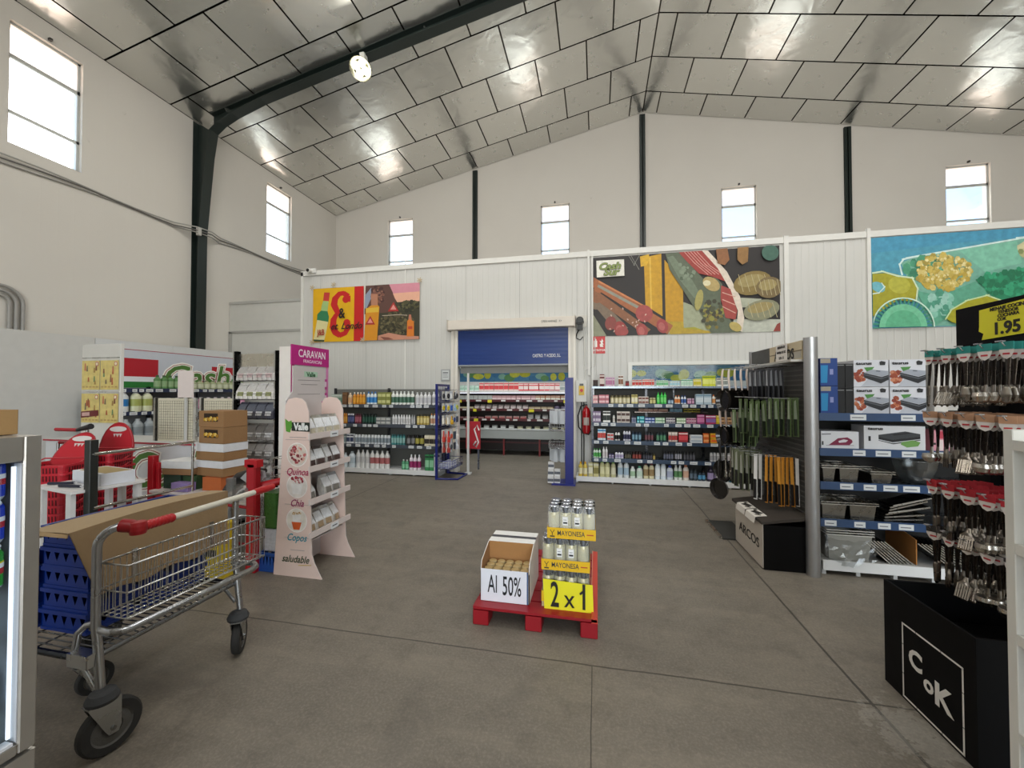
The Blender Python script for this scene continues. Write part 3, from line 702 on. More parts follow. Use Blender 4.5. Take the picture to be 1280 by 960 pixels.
text('&', (-5.30, yb_ - .03, 3.25), .30, '1c1414', parent=bn, sx=.8, bold=.02)
text('et. Londo', (-5.20, yb_ - .03, 2.98), .20, '1c1414', parent=bn, sx=.95, shear=.45, bold=.012)
text('J&B', (-5.80, yb_ - .03, 2.86), .17, 'a32c24', parent=bn, sx=.7, bold=.02, roll=.04)
tp = MB()
for n_, (x, z) in enumerate(((-6.02, 3.84), (-5.5, 3.88), (-4.80, 2.68), (-3.52, 3.86), (-6.02, 2.66))):
    tp = MB()
    for k in range(3): tp.rbox((x, yb_ - .032 - k * .001, z), (.02, .001, .12), (0, k * 1.0 + .3, 0), 'b9a888')
    tp.build('tape', 'paper', bn)

# ---------------------------------------------------------------- goods: one mesh per kind, one object per piece
_gm = {}
def goods_mesh(kind, w, h, body, cap, label, det=10):
    key = (kind, w, h, body, cap, label)
    if key in _gm: return _gm[key]
    r = w / 2; b = MB(); k = None; n = det
    if kind == 'bottle':      # round shoulder, screw cap
        b.lathe([(0, 0, body), (r * .92, 0, body), (r, .01, body), (r, h * .16, label), (r, h * .58, body), (r, h * .70, body), (r * .55, h * .82, body), (r * .36, h * .86, body), (r * .36, h * .88)], n)
        k = MB().lathe([(r * .42, h * .86, cap), (r * .42, h, cap), (0, h)], n)
    elif kind == 'flat':      # oval shampoo bottle
        b.lathe([(0, 0, body), (r * .85, 0, body), (r, .015, body), (r, h * .18, label), (r * 1.0, h * .60, body), (r * .92, h * .74, body), (r * .6, h * .84), (r * .5, h * .86)], n, sy=.55)
        k = MB().lathe([(r * .52, h * .85, cap), (r * .50, h * .99, cap), (0, h)], n, sy=.7)
    elif kind == 'can':       # spray can
        b.lathe([(0, 0, body), (r, .004, body), (r, h * .2, label), (r, h * .7, body), (r, h * .80), (r * .8, h * .84)], n)
        k = MB().lathe([(r * .84, h * .82, cap), (r * .84, h * .98, cap), (r * .7, h), (0, h)], n)
    elif kind == 'tube':      # stands on its cap, flattens to the top
        k = MB().lathe([(0, 0, cap), (r * .9, 0, cap), (r * .9, h * .16, cap), (r * .6, h * .16)], n, sy=.7)
        b.add([(-r * .85, -.02, h * .15), (r * .85, -.02, h * .15), (r * .85, .02, h * .15), (-r * .85, .02, h * .15), (-r, -.002, h), (r, -.002, h), (r, .002, h), (-r, .002, h)], [(0, 1, 5, 4), (1, 2, 6, 5), (2, 3, 7, 6), (3, 0, 4, 7), (4, 5, 6, 7)], body)
        b.add([(-r * .7, -.0195, h * .35), (r * .7, -.0195, h * .35), (r * .75, -.012, h * .75), (-r * .75, -.012, h * .75)], [(0, 1, 2, 3)], label)
    elif kind == 'jar':
        b.lathe([(0, 0, body), (r, .004, body), (r, h * .15, label), (r, h * .65, body), (r, h * .74), (r * .9, h * .78)], n)
        k = MB().lathe([(r * .96, h * .76, cap), (r * .96, h, cap), (0, h)], n)
    elif kind == 'jug':       # big wide bottle
        b.lathe([(0, 0, body), (r * .95, 0, body), (r, .02, body), (r, h * .2, body), (r, h * .28, label), (r, h * .62, body), (r * .96, h * .74), (r * .5, h * .88), (r * .34, h * .9)], 12, sy=.8)
        k = MB().lathe([(r * .4, h * .88, cap), (r * .38, h, cap), (0, h)], n)
    elif kind == 'box':
        dd = min(w * .8, .09)
        b.box(-r, r, -dd / 2, dd / 2, 0, h, body)
        b.box(-r * .98, r * .98, -dd / 2 - .001, -dd / 2, h * .22, h * .66, label)
        if cap != body: b.box(-r * .98, r * .98, -dd / 2 - .001, -dd / 2, h * .80, h * .93, cap)
    elif kind == 'stack':     # two cartons shrink-wrapped on one another
        dd = min(w * .8, .09)
        for q in (0, 1):
            z = h * .5 * q; b.box(-r, r, -dd / 2, dd / 2, z + .002, z + h * .5 - .002, body); b.box(-r * .9, r * .9, -dd / 2 - .001, -dd / 2, z + h * .14, z + h * .36, label)
    elif kind == 'pack':      # soft pouch
        b.add([(-r, -.03, 0), (r, -.03, 0), (r, .03, 0), (-r, .03, 0), (-r * .95, -.04, h * .45), (r * .95, -.04, h * .45), (r * .95, .04, h * .45), (-r * .95, .04, h * .45), (-r * .9, -.003, h), (r * .9, -.003, h), (r * .9, .003, h), (-r * .9, .003, h)],
              [(0, 1, 5, 4), (1, 2, 6, 5), (2, 3, 7, 6), (3, 0, 4, 7), (5, 6, 10, 9), (6, 7, 11, 10), (7, 4, 8, 11), (8, 9, 10, 11)], body)
        b.add([(-r * .9, -.0415, h * .42), (r * .9, -.0415, h * .42), (r * .82, -.012, h * .86), (-r * .82, -.012, h * .86)], [(0, 1, 2, 3)], cap)
        b.add([(-r * .6, -.0425, h * .15), (r * .6, -.0425, h * .15), (r * .6, -.0425, h * .4), (-r * .6, -.0425, h * .4)], [(0, 1, 2, 3)], label)
    mat = {'box': 'paper', 'stack': 'paper', 'pack': 'bag'}.get(kind, 'plastic')
    bm_ = mesh_of(b, kind, mat); km = mesh_of(k, 'cap', 'plastic') if k and k.v else None
    _gm[key] = (bm_, km); return _gm[key]
KN = {'bottle': 'toiletry_bottle', 'flat': 'shampoo_bottle', 'can': 'spray_can', 'tube': 'cream_tube', 'jar': 'cream_jar', 'jug': 'large_bottle', 'box': 'carton', 'stack': 'carton_stack', 'pack': 'pouch'}
KC = {'bottle': 'bottle', 'flat': 'bottle', 'can': 'can', 'tube': 'tube', 'jar': 'jar', 'jug': 'bottle', 'box': 'box', 'stack': 'box', 'pack': 'packet'}
def goods(kind, w, h, body, cap, label, loc, text_, group, rz=0.0, name=None, cat=None, caps=True):
    bm_, km = goods_mesh(kind, w, h, body, cap, label)
    o = put(name or KN[kind], bm_, None, loc, (0, 0, rz)); tag(o, text_, cat or KC[kind], group)
    if km and caps: put('cap', km, o)
    return o
def fill(rows, xmap, y, z, where, smul=1.0, dy=.05):
    for (a, b, n, kind, h, body, cap, label, desc) in rows:
        x0, x1 = xmap(a), xmap(b); w = (x1 - x0) / n
        for i in range(n):
            g = desc + ' ' + where
            goods(kind, w * .94, h * smul, body, cap, label, (x0 + w * (i + .5) + random.uniform(-.003, .003), y + dy + random.uniform(-.006, .006), z), g, g if n > 1 else None, random.uniform(-.06, .06))

def gondola(name, label, x0, x1, yf, shelves, zt, zbase, depth=.42, xs=None, railc='33455c', backc='4c4c49', basec='dfe0de', sub=0.0, side=1):
    """shelving run facing the camera: shelves = heights of the shelf surfaces; xs = left end of the shelves"""
    t = thing(name, label, 'shelving', (x0, yf, 0)); L = x1 - x0; xs = (xs - x0) if xs is not None else 0
    yb = depth
    MB().box(xs, L, yb - .02, yb, zbase, zt, backc).build('back_panel', 'matte', t)
    nb = max(2, round((L - xs) / 1.0) + 1)
    for i in range(nb):
        x = xs + (L - xs) * i / (nb - 1); MB().box(x - .02, x + .02, yb - .06, yb - .02, 0, zt + .02, '55565a').build('upright', 'metal', t)
    b = MB().box(0, L, 0, yb, zbase - .03, zbase, basec).box(0, L, -.01, 0, zbase - .075, zbase + .012, 'e6e7e6').build('base_shelf', 'plastic', t)
    k = 0
    for x in [L * j / 5 for j in range(6)]:
        MB().box(min(max(x - .015, 0), L - .03), min(max(x + .015, .03), L), .01, yb, 0, zbase - .03, 'c9cac8').build('foot', 'plastic', t)
    for z in shelves:
        s = MB().box(xs, L, .03 + sub, yb - .02, z - .025, z, '8f9499').build('shelf', 'metal', t)
        r = MB().box(xs, L, .02 + sub, .03 + sub, z - .06, z + .008, railc); r.build('price_rail', 'plastic', s)
        p = MB(); x = xs + .03
        while x < L - .12:
            w = random.uniform(.07, .12)
            if random.random() < .82: p.box(x, x + w, .018 + sub, .02 + sub, z - .052, z - .004, 'd9dcdc').box(x + .012, x + w - .02, .0175 + sub, .018 + sub, z - .034, z - .026, '6b7078')
            x += w + random.uniform(.03, .16)
        o = p.build('price_labels', 'paper', s); o['kind'] = 'stuff'
    return t

# right-hand run under the ham mural
YR = 7.14
RX = lambda c: -.08 + (c - 295) / 385.0
gondola('wall_shelving', 'long toiletries shelving with blue price rails under the ham mural', -.36, 2.75, YR, (.43, .74, 1.05, 1.38), 1.66, .10, depth=.42, xs=-.08)
# raised top shelf
TS = thing('top_shelf', 'narrow upper shelf carrying small cartons above the toiletries shelving', 'shelf', (-.08, YR + .12, 1.68)) 
MB().box(0, 2.8, 0, .30, -.015, 0, '8c9094').box(0, 2.8, -.008, 0, -.03, .005, '7d858e').build('shelf', 'metal', TS)
for x in (.01, 1.4, 2.77): MB().box(x, x + .02, .26, .29, -.34, 0, '8a8c90').build('bracket', 'metal', TS)
BT, FL, CN, TB, JR, JG, BX, SK = 'bottle', 'flat', 'can', 'tube', 'jar', 'jug', 'box', 'stack'
fill([(300, 335, 2, BX, .12, '2b2422', '4a2a28', '3c2f2c', 'small black carton'), (345, 378, 1, BX, .22, '6a2028', 'd8c8c0', 'e0d0c8', 'tall dark red carton'),
      (385, 445, 4, BX, .17, 'd9c0cc', 'b890b0', 'b87a9c', 'pale pink and lilac carton'), (470, 500, 2, BX, .20, 'e6e0d8', '7a4a34', '8a5a3c', 'brown and white carton'), (515, 540, 2, BX, .10, '3a3434', '8a3030', '9a2c2c', 'short dark carton'),
      (560, 620, 3, BX, .12, 'e4e2da', 'c43a2c', 'c8423a', 'white carton with red stripe'), (625, 700, 5, BX, .13, 'e9e4dc', 'd8584c', 'd9554c', 'slim white and coral carton'), (715, 790, 5, BX, .11, 'e8efe6', '58b070', '7ac08a', 'white and mint carton'),
      (800, 860, 4, BX, .10, 'f0efe8', '8cc8d0', 'a8d8e0', 'white and pale blue carton'), (870, 940, 4, BX, .12, 'dfeee0', '50a878', 'b8dcc4', 'pale green carton'), (945, 995, 3, BX, .13, 'e8e0b0', 'd8d040', 'd0c430', 'cream and yellow carton'),
      (1000, 1080, 4, BX, .18, 'd8dc30', '6a8a20', 'e8ec80', 'lime yellow carton'), (1085, 1150, 3, BX, .14, 'e8e8e0', '606060', '909890', 'grey and white carton')], RX, YR + .12, 1.68, 'on the narrow top shelf under the ham mural')
fill([(300, 334, 2, SK, .15, 'e0a0a4', 'e0a0a4', 'ecd0cc', 'salmon pink pair of cartons'), (338, 405, 3, SK, .16, 'cc7884', 'cc7884', 'eec8cc', 'rose pink pair of cartons'), (415, 545, 5, JR, .15, 'b5a878', '5a5234', 'e0d8b8', 'beige jar with olive lid'),
      (550, 590, 2, BX, .16, 'dccf88', '7c6e2c', 'f0ead0', 'cream and yellow box'), (595, 660, 3, SK, .13, 'dcd2c8', 'dcd2c8', '7a4438', 'white and brown pair of cartons'), (665, 705, 2, JR, .11, '8c8a4a', 'c0b890', 'd8d090', 'olive jar'),
      (710, 772, 3, BT, .20, '3ecb4e', '2aa83c', '7ce07c', 'bright green bottle'), (778, 815, 2, JR, .10, '4a6078', '20283a', 'a8c0d0', 'small dark blue jar'), (820, 856, 2, BT, .15, 'f0e6da', 'e07a2c', 'e88a3c', 'white bottle with orange label'), (860, 892, 2, BT, .15, 'dfe6ef', '2c4c9c', '3c64ac', 'white bottle with blue label'),
      (896, 940, 3, JR, .10, '9c5080', 'd8c0d0', 'd8a8c4', 'magenta jar'), (946, 1040, 2, BX, .17, 'b4c8d4', '7898ac', 'd8e4ea', 'pale blue wide box'), (1044, 1086, 2, BT, .16, 'ece6dc', 'd0702c', 'e09a54', 'white bottle with amber label'), (1090, 1180, 4, BT, .16, 'd8d4cc', '383838', '6a6864', 'grey bottle')], RX, YR, 1.38, 'on the fourth shelf under the ham mural')
fill([(300, 352, 3, SK, .20, '8c7898', '8c7898', 'd4ccd8', 'mauve pair of cartons'), (365, 415, 2, BX, .20, 'e6e6e2', '202020', '2c3430', 'white box with black print'), (428, 445, 1, CN, .13, 'e0e0dc', 'c8c8c4', 'd0ccc4', 'small white can'), (455, 540, 3, SK, .20, 'd8cfc6', 'd8cfc6', '584440', 'brown and cream pair of cartons'),
      (550, 582, 2, JR, .12, 'b8bcc8', '2c3048', '7c84a0', 'grey blue jar'), (586, 632, 3, SK, .12, '28a0ac', '28a0ac', '9cdce0', 'turquoise pair of boxes'), (636, 696, 3, SK, .10, '2c58a8', '2c58a8', 'd0dcf0', 'royal blue pair of boxes'), (700, 758, 4, SK, .10, '9cc8a0', '9cc8a0', 'e4f0e0', 'mint pair of boxes'),
      (766, 822, 4, SK, .10, 'dcd8d8', 'dcd8d8', '5c5468', 'white and slate pair of boxes'), (830, 886, 4, SK, .10, 'b0cca0', 'b0cca0', 'ecf2e4', 'leaf green pair of boxes'), (890, 950, 4, SK, .10, 'e0b4c4', 'e0b4c4', '9a4870', 'pink and plum pair of boxes'), (954, 1000, 2, BX, .16, 'a8407c', 'd8a8c4', 'd07ca8', 'magenta box'),
      (1004, 1066, 2, BX, .15, 'b03060', 'e0d4e0', '8c68a8', 'crimson and violet box'), (1068, 1088, 1, BX, .15, 'd8b418', 'e8d880', 'e8d040', 'yellow box'), (1092, 1180, 4, SK, .12, 'd4a878', 'd4a878', '6a4830', 'tan pair of boxes')], RX, YR, 1.05, 'on the third shelf under the ham mural')
fill([(600, 790, 6, BX, .055, '7a5044', 'c8b8a8', 'b8907c', 'brown colour sachet box'), (800, 880, 3, BX, .06, '5a8098', 'b0c8d4', '80a8bc', 'steel blue sachet box'), (890, 990, 4, BX, .06, 'c0b428', 'e0d870', '4a4420', 'yellow sachet box')], RX, YR + .18, 1.24, 'on the hidden riser below the fourth shelf')
MB().box(.65, 1.85, 7.34, 7.50, 1.225, 1.24, '7c7470').build('riser_shelf', 'metal', None)
tag(bpy.data.objects['riser_shelf'], 'thin riser shelf carrying small sachet boxes under the ham mural', 'shelf')
fill([(330, 384, 3, BX, .20, 'd4e0e8', '2c8cc0', 'c84c44', 'tall white box with blue top'), (392, 434, 2, SK, .13, 'd8d4d4', 'd8d4d4', 'c0403c', 'red and white pair of boxes'), (442, 476, 2, BT, .17, 'e8e8e6', '101010', '202020', 'white bottle with black cap'), (495, 546, 3, BT, .20, 'dcdce4', '282838', '3c3c58', 'tall white bottle with dark label'),
      (552, 612, 3, CN, .16, '20405a', '102030', '7ca0b0', 'petrol blue can'), (632, 690, 3, CN, .16, '24343e', '0c1418', '784850', 'black and red can'), (706, 766, 3, CN, .16, '1c3c40', '0c1c20', '58906c', 'dark green can'), (782, 836, 3, BX, .17, 'c8b8ae', 'e8e0d8', 'b03434', 'tan box with red print'),
      (842, 900, 3, BX, .17, 'a81c28', 'e8d0c8', 'd84850', 'deep red box'), (908, 985, 1, SK, .13, 'd8dde0', 'd8dde0', 'a8b4c0', 'wide white pair of boxes'), (990, 1024, 1, SK, .16, 'd86420', 'd86420', 'e8a060', 'orange pair of boxes'), (1030, 1070, 1, SK, .16, 'd8a018', 'd8a018', 'e0641c', 'amber pair of boxes'), (1080, 1190, 5, BT, .16, 'c8c4c0', '303030', '807870', 'pale bottle')], RX, YR, .74, 'on the second shelf under the ham mural')
fill([(300, 352, 3, BT, .17, 'dce8dc', '48a048', '58b058', 'white bottle with green label'), (360, 396, 2, BT, .20, 'e8e6e4', 'd0d0d0', 'd8d0d0', 'tall plain white bottle'), (402, 436, 2, JR, .08, 'dcdce4', '483c70', '9088a8', 'small white jar with purple lid'), (442, 500, 3, BT, .13, 'e8e8ee', '28204c', 'b0a8c8', 'white bottle with purple cap'),
      (506, 548, 3, JR, .12, '2c2c2c', '181818', '6c6858', 'black jar'), (554, 612, 3, JR, .13, '3c1c1c', '201010', '984840', 'dark brown jar'), (620, 682, 4, JR, .12, '1c1c1e', '101010', '50505c', 'black glossy jar'), (684, 700, 1, JR, .10, '8c7838', '403818', 'c0a860', 'gold jar'), (750, 812, 4, CN, .15, '22242c', '0c0c10', '6c7080', 'dark grey can'),
      (820, 862, 3, CN, .16, '181a20', '0c0c0c', 'a0a0a8', 'black can with silver print'), (872, 944, 4, CN, .15, '222226', '101010', '585860', 'black slim can'), (1030, 1124, 5, CN, .15, 'd0d0d0', 'b8b8b8', 'a8a8ac', 'silver white can'), (1132, 1200, 4, CN, .15, 'dadada', 'a8a8a8', 'c0b8b8', 'frosted white can')], RX, YR, .43, 'on the first shelf under the ham mural')
fill([(200, 262, 2, BT, .25, 'd8bc50', 'e0a820', 'e8e0b8', 'yellow bottle with white label'), (266, 297, 1, BX, .24, 'c8c088', 'e0dcc0', 'e4e0c8', 'cream tall box'), (301, 337, 1, BX, .24, 'cdc590', 'e4e0c4', '8c8448', 'cream tall box with olive print'), (341, 412, 2, FL, .29, 'c8c490', '78b43c', 'e0dcb0', 'cream bottle with green cap'), (415, 450, 1, FL, .28, 'c0bc90', '68a43c', 'd8d4b8', 'cream flask with green cap'),
      (460, 534, 2, FL, .29, 'd8dcdc', 'c8d0d4', 'a0b8c8', 'white oval bottle'), (540, 576, 1, FL, .20, 'd8e0d8', 'e8e8e4', 'a0c0a0', 'small white bottle'), (580, 622, 1, FL, .21, 'd4dcd4', '50a080', 'c0d4c4', 'small white bottle with green cap'), (624, 695, 2, FL, .27, 'd4cca8', '642830', '988058', 'cream bottle with maroon cap'),
      (697, 768, 2, FL, .31, 'd8e2e8', '4ca0d0', 'e8eef0', 'white bottle with sky blue cap'), (771, 812, 1, FL, .24, 'd0d8e0', '28409c', 'a8b0c8', 'white bottle with navy cap'), (816, 868, 2, FL, .25, 'd8dcd8', 'e8e8e8', '5c8c5c', 'white bottle with leaf label'), (871, 908, 1, FL, .26, 'e0d8d0', 'd89070', 'd4a890', 'white bottle with peach cap'),
      (912, 958, 2, FL, .20, '28343c', '101418', '607080', 'black short bottle'), (962, 1008, 2, FL, .16, '2c3c4c', '101418', '5898c0', 'short blue black bottle'), (1016, 1096, 2, BT, .25, '2c2438', '383048', 'a898c0', 'violet black bottle'), (1142, 1182, 1, BT, .24, '1c5c68', '203840', '88b4b8', 'teal bottle'), (1100, 1138, 1, BT, .23, '26282c', '101010', '707070', 'plain black bottle')], RX, YR + .03, .10, 'on the base shelf under the ham mural', dy=.06)

# left-hand run under the banner
YL = 7.02
LX = lambda c: -4.94 + (c - 36) / 424.6
gondola('wall_shelving', 'toiletries shelving with grey price rails under the cloth banner', -5.35, -2.90, YL, (.57, .96, 1.34), 1.64, .10, depth=.45, railc='4a505a', backc='6e6e69')
fill([(-60, 40, 3, BX, .20, 'a8b8a8', 'd0d8d0', '6c8c78', 'grey green box'), (48, 88, 1, BX, .24, '6c4c30', '8a6440', '7c5838', 'tall brown box'), (92, 130, 1, BT, .23, 'd8c0a0', 'e8d8c8', 'e0b080', 'peach bottle'), (136, 252, 4, BT, .24, 'd88c20', 'e8e4dc', 'e8a838', 'orange bottle with white cap'), (265, 358, 3, BT, .25, 'dfe6ea', '3c7cc0', '3c8cd0', 'white bottle with blue label'),
      (370, 485, 3, SK, .24, '8c9048', '8c9048', 'd0d090', 'olive pair of packs'), (487, 690, 6, BT, .26, 'e6e8e2', 'd8dcd8', '48705c', 'white bottle with dark green emblem'), (700, 838, 4, BT, .24, 'dcdcdc', 'd0d0d0', 'c4c4c8', 'plain pearl bottle'), (843, 908, 2, BT, .25, 'e4e4e4', 'e8e8e8', 'a8a8b0', 'snow white bottle')], LX, YL, 1.34, 'on the top shelf under the banner')
fill([(-60, 20, 3, CN, .22, '6c4038', '382420', '8c5c50', 'brown can'), (25, 88, 3, BT, .24, 'c07820', '402810', 'd8a048', 'amber brown bottle'), (88, 150, 3, CN, .20, '20244a', 'd8d8e0', '606898', 'navy can with white cap'), (156, 216, 3, CN, .20, '6c1c30', '401020', 'b06878', 'wine red can'), (226, 356, 5, CN, .20, '0e2420', '081410', '2c5848', 'black green can'),
      (361, 490, 3, SK, .14, '8c9090', '8c9090', 'c8c8c4', 'grey pair of flat boxes'), (496, 660, 7, FL, .19, 'e4e4e4', 'e8e8e8', 'c8c8c8', 'white rounded bottle'), (664, 700, 2, FL, .19, 'a8a8a8', '989898', 'b8b8b8', 'light grey bottle'), (712, 822, 4, CN, .20, 'b8a050', '403c28', 'd8c888', 'golden can'), (828, 905, 3, BT, .22, 'e0dcd4', 'd89048', 'c89878', 'ivory bottle with amber cap')], LX, YL, .96, 'on the middle shelf under the banner')
fill([(-60, 80, 4, CN, .18, 'a8b0b0', '606868', '7c8c90', 'grey can'), (88, 150, 2, BX, .19, 'e4e6ea', '283450', '3c4868', 'white box with navy print'), (155, 482, 11, CN, .18, 'd4d8dc', 'e0e4e4', '8c98a0', 'white can with grey band'), (487, 612, 5, CN, .20, '3c8484', '285c60', '90b8b4', 'teal can'), (626, 698, 2, CN, .20, '2c2c2e', '141414', '808080', 'black can with grey ring'), (702, 778, 2, CN, .20, '202018', '101010', 'a8a048', 'black can with gold ring'), (785, 908, 3, BX, .20, 'd8d0b4', 'e8e0c8', '2c241c', 'cream box with black emblem')], LX, YL, .57, 'on the lower shelf under the banner')
fill([(-40, 80, 3, JG, .28, 'd4dce0', 'c0ccd4', 'b8c8d0', 'large pale grey bottle'), (90, 155, 1, JG, .31, 'ccd6dc', 'b8c4cc', 'b0c0c8', 'large pale blue bottle'), (160, 285, 3, JG, .35, 'dcdcda', 'e6e6e6', 'c8c8c8', 'large white bottle without print'), (286, 468, 4, JG, .34, 'e0dfdc', 'e6e6e6', 'b06868', 'large white bottle with red print'),
      (572, 636, 2, BT, .19, '58a078', 'e0e8e0', '88c8a0', 'small green bottle'), (642, 742, 3, BT, .29, 'e6dfe4', 'e8e8e8', '982c64', 'white bottle with magenta emblem'), (782, 856, 2, BX, .30, '3c8c54', '1c4830', '90c8a0', 'tall green box'), (860, 912, 1, BX, .33, 'd8d8d8', '504c60', 'c0c0c8', 'white box pile')], LX, YL + .03, .10, 'on the base shelf under the banner', dy=.06)

# ---------------------------------------------------------------- blue wire accessory stands at the ends of the runs
def grid(mb, ax, at, u0, u1, z0, z1, du, dz, r, c):
    def P(u, z): return (at, u, z) if ax == 'x' else (u, at, z)
    n = max(1, round((u1 - u0) / du)); k = max(1, round((z1 - z0) / dz))
    for i in range(n + 1): u = u0 + (u1 - u0) * i / n; mb.tube([P(u, z0), P(u, z1)], r, c, 4)
    for i in range(k + 1): z = z0 + (z1 - z0) * i / k; mb.tube([P(u0, z), P(u1, z)], r, c, 4)
    return mb
BL = '1c2570'
st = thing('wire_stand', 'blue wire stand hung with household accessories at the end of the banner shelving', 'stand', (-2.84, 6.82, 0))
MB().box(-.02, .02, -.02, .02, 0, 1.73, BL).box(-.02, .02, .56, .60, 0, 1.73, BL).box(-.02, .02, 0, .58, 1.69, 1.73, BL).build('post_frame', 'plastic', st)
MB().tube([(0, 0, .015), (.38, .05, .015), (.40, .52, .015), (0, .58, .015)], .018, BL, 6).build('base_frame', 'plastic', st)
grid(MB(), 'x', .0, 0, .58, .25, 1.70, .06, .10, .004, '3c4480').build('wire_grid', 'metal', st)
bk = MB()
for z in (.22, .34): bk.tube([(.02, .0, z), (.30, .0, z), (.30, .56, z), (.02, .56, z)], .005, '5a60a0', 5)
grid(bk, 'y', 0, .02, .30, .20, .34, .05, .05, .003, '6a70a8'); grid(bk, 'x', .30, 0, .56, .20, .34, .06, .05, .003, '6a70a8'); bk.box(.02, .30, 0, .56, .19, .2, '9a9cb0')
bk.build('wire_basket', 'metal', st)
hk = MB()
for z in (1.62, 1.40, 1.18, .92, .70):
    for y in (.06, .22, .38, .52): hk.tube([(.0, y, z), (.22, y, z), (.235, y, z + .02)], .004, 'b0b0b8', 5)
hk.build('hooks', 'metal', st)
def blister(loc, w, h, card, item, shape, lab, grp, rz=0.0, name='blister_pack', cat='packet'):
    m = MB().box(-.002, .002, -w / 2, w / 2, -h, 0, card)
    if shape == 'brush': m.lathe([(0, -h * .95), (w * .3, -h * .95), (w * .34, -h * .6), (w * .12, -h * .5), (w * .1, -h * .1), (0, -h * .1)], 8, (.012, 0, 0), item)
    elif shape == 'round': m.tube([(.012, w * .3 * math.cos(a * PI / 5), -h * .55 + w * .3 * math.sin(a * PI / 5)) for a in range(10)], w * .1, item, 6, closed=True)
    else: m.rbox((.014, 0, -h * .55), (.024, w * .66, h * .6), (0, 0, 0), item)
    o = m.build(name, 'plastic', None, loc, (0, 0, rz)); return tag(o, lab, cat, grp)
SI = [(1.60, ['2c2c34', 'e0e0e0', '383840', '20242c'], 'black and white', .16), (1.38, ['d8c020', '2858b0', '9cb8d0', 'c8cc30'], 'yellow or blue', .16), (1.16, ['e8e4da', 'd8a82c', '2c4c90', '303848'], 'mixed coloured', .18), (.90, ['c83c30', 'd86048', '384858', 'e8e0d8'], 'red or dark', .24), (.68, ['a83c34', '404850', '283040', 'd0d0d4'], 'low hanging', .20)]
for z, cs, nm, h in SI:
    for k, y in enumerate((.06, .22, .38, .52)):
        for q in (0, 1):
            blister((-2.84 + .10 + q * .09, 6.82 + y, z), .12, h, ['e8e6e0', 'd8dce4', 'e8dcc8', 'd4d8dc'][k], cs[k], ('brush', 'round', 'bar')[(k + int(z * 10)) % 3], '%s household accessory pack hanging on the blue wire stand, row at %s height' % (nm, {1.60: 'top', 1.38: 'upper', 1.16: 'middle', .90: 'lower', .68: 'bottom'}[z]), 'accessories on the blue stand, %s packs' % nm, random.uniform(-.1, .1))
for k in range(8):
    goods('box', .06, .09, 'dcdde4', 'a8acc8', 'b8bcd0', (-2.84 + .07 + .11 * (k % 2), 6.88 + .13 * (k // 2), .2), 'small white box in the basket of the blue wire stand', 'boxes in the blue wire basket')
# white upright post + red panel beyond
tag(MB().box(-2.46, -2.42, 7.40, 7.44, 0, 1.95, 'd0d0cc').box(-2.50, -2.38, 7.36, 7.48, 0, .03, 'd0d0cc').build('white_post', 'plastic'), 'thin white display post standing behind the blue wire stand', 'post')
rs = thing('red_sign_stand', 'red and white upright panel just inside the roller door', 'sign', (-2.62, 7.9, 0))
MB().box(-.02, .28, -.02, .02, .42, .98, 'b02430').build('panel', 'plastic', rs); MB().box(.0, .03, -.02, .02, 0, .42, '9aa0b0').box(.23, .26, -.02, .02, 0, .42, '9aa0b0').build('legs', 'metal', rs)
MB().tube([(.20, -.024, .58), (.14, -.024, .50), (.20, -.024, .46), (.25, -.024, .56), (.20, -.024, .70), (.16, -.024, .82), (.22, -.024, .90), (.26, -.024, .80)], .018, 'ece6e4', 5).build('symbol', 'paper', rs)

# right stand
st = thing('wire_stand', 'blue post stand with small grey wire baskets beside the ham mural shelving', 'stand', (-.46, 6.87, 0))
MB().box(-.07, .07, -.03, .03, 0, 1.83, '1c2478').build('post', 'plastic', st, bevel=.006)
MB().box(-.30, .10, -.04, .36, .0, .03, '1c2478').build('base_plate', 'plastic', st)
for z in (.62, .92):
    b = MB()
    for zz in (0, .06, .12): b.tube([(-.08, 0, z + zz), (-.34, 0, z + zz), (-.36, .26, z + zz), (-.08, .26, z + zz)], .005, 'c8cacc', 5)
    grid(b, 'y', 0, -.34, -.08, z, z + .12, .04, .06, .003, 'c0c2c4'); grid(b, 'x', -.35, 0, .26, z, z + .12, .04, .06, .003, 'c0c2c4'); b.box(-.34, -.08, 0, .26, z - .004, z, 'a8aaac')
    b.build('wire_basket', 'metal', st)
h = MB()
for z in (1.28, 1.62):
    for y in (.05, .15, .25): h.tube([(-.07, y, z), (-.34, y, z)], .004, 'b8babc', 5)
h.box(-.075, -.068, .0, .3, .5, 1.75, '9a9ca0').build('hooks', 'metal', st)
for z, hh in ((1.26, .22), (.60, .22)):
    for k in range(6): blister((-.46 - .12 - .04 * k, 6.92 + .08 * (k % 3), z), .08, hh, 'b8bcc0', '585c60', 'bar', 'grey hanging utensil pack on the blue post stand, %s cluster' % ('upper' if z > 1 else 'lower'), 'grey packs on the blue post stand', PI / 2)
for k in range(5): goods('box', .10, .11, 'dcdcdc', 'c8c8c8', '5c6068', (-.78 + .11 * (k % 2), 6.90 + .02 * k, .03 + .115 * (k // 2)), 'white carton stacked at the foot of the blue post stand', 'cartons at the blue post stand')

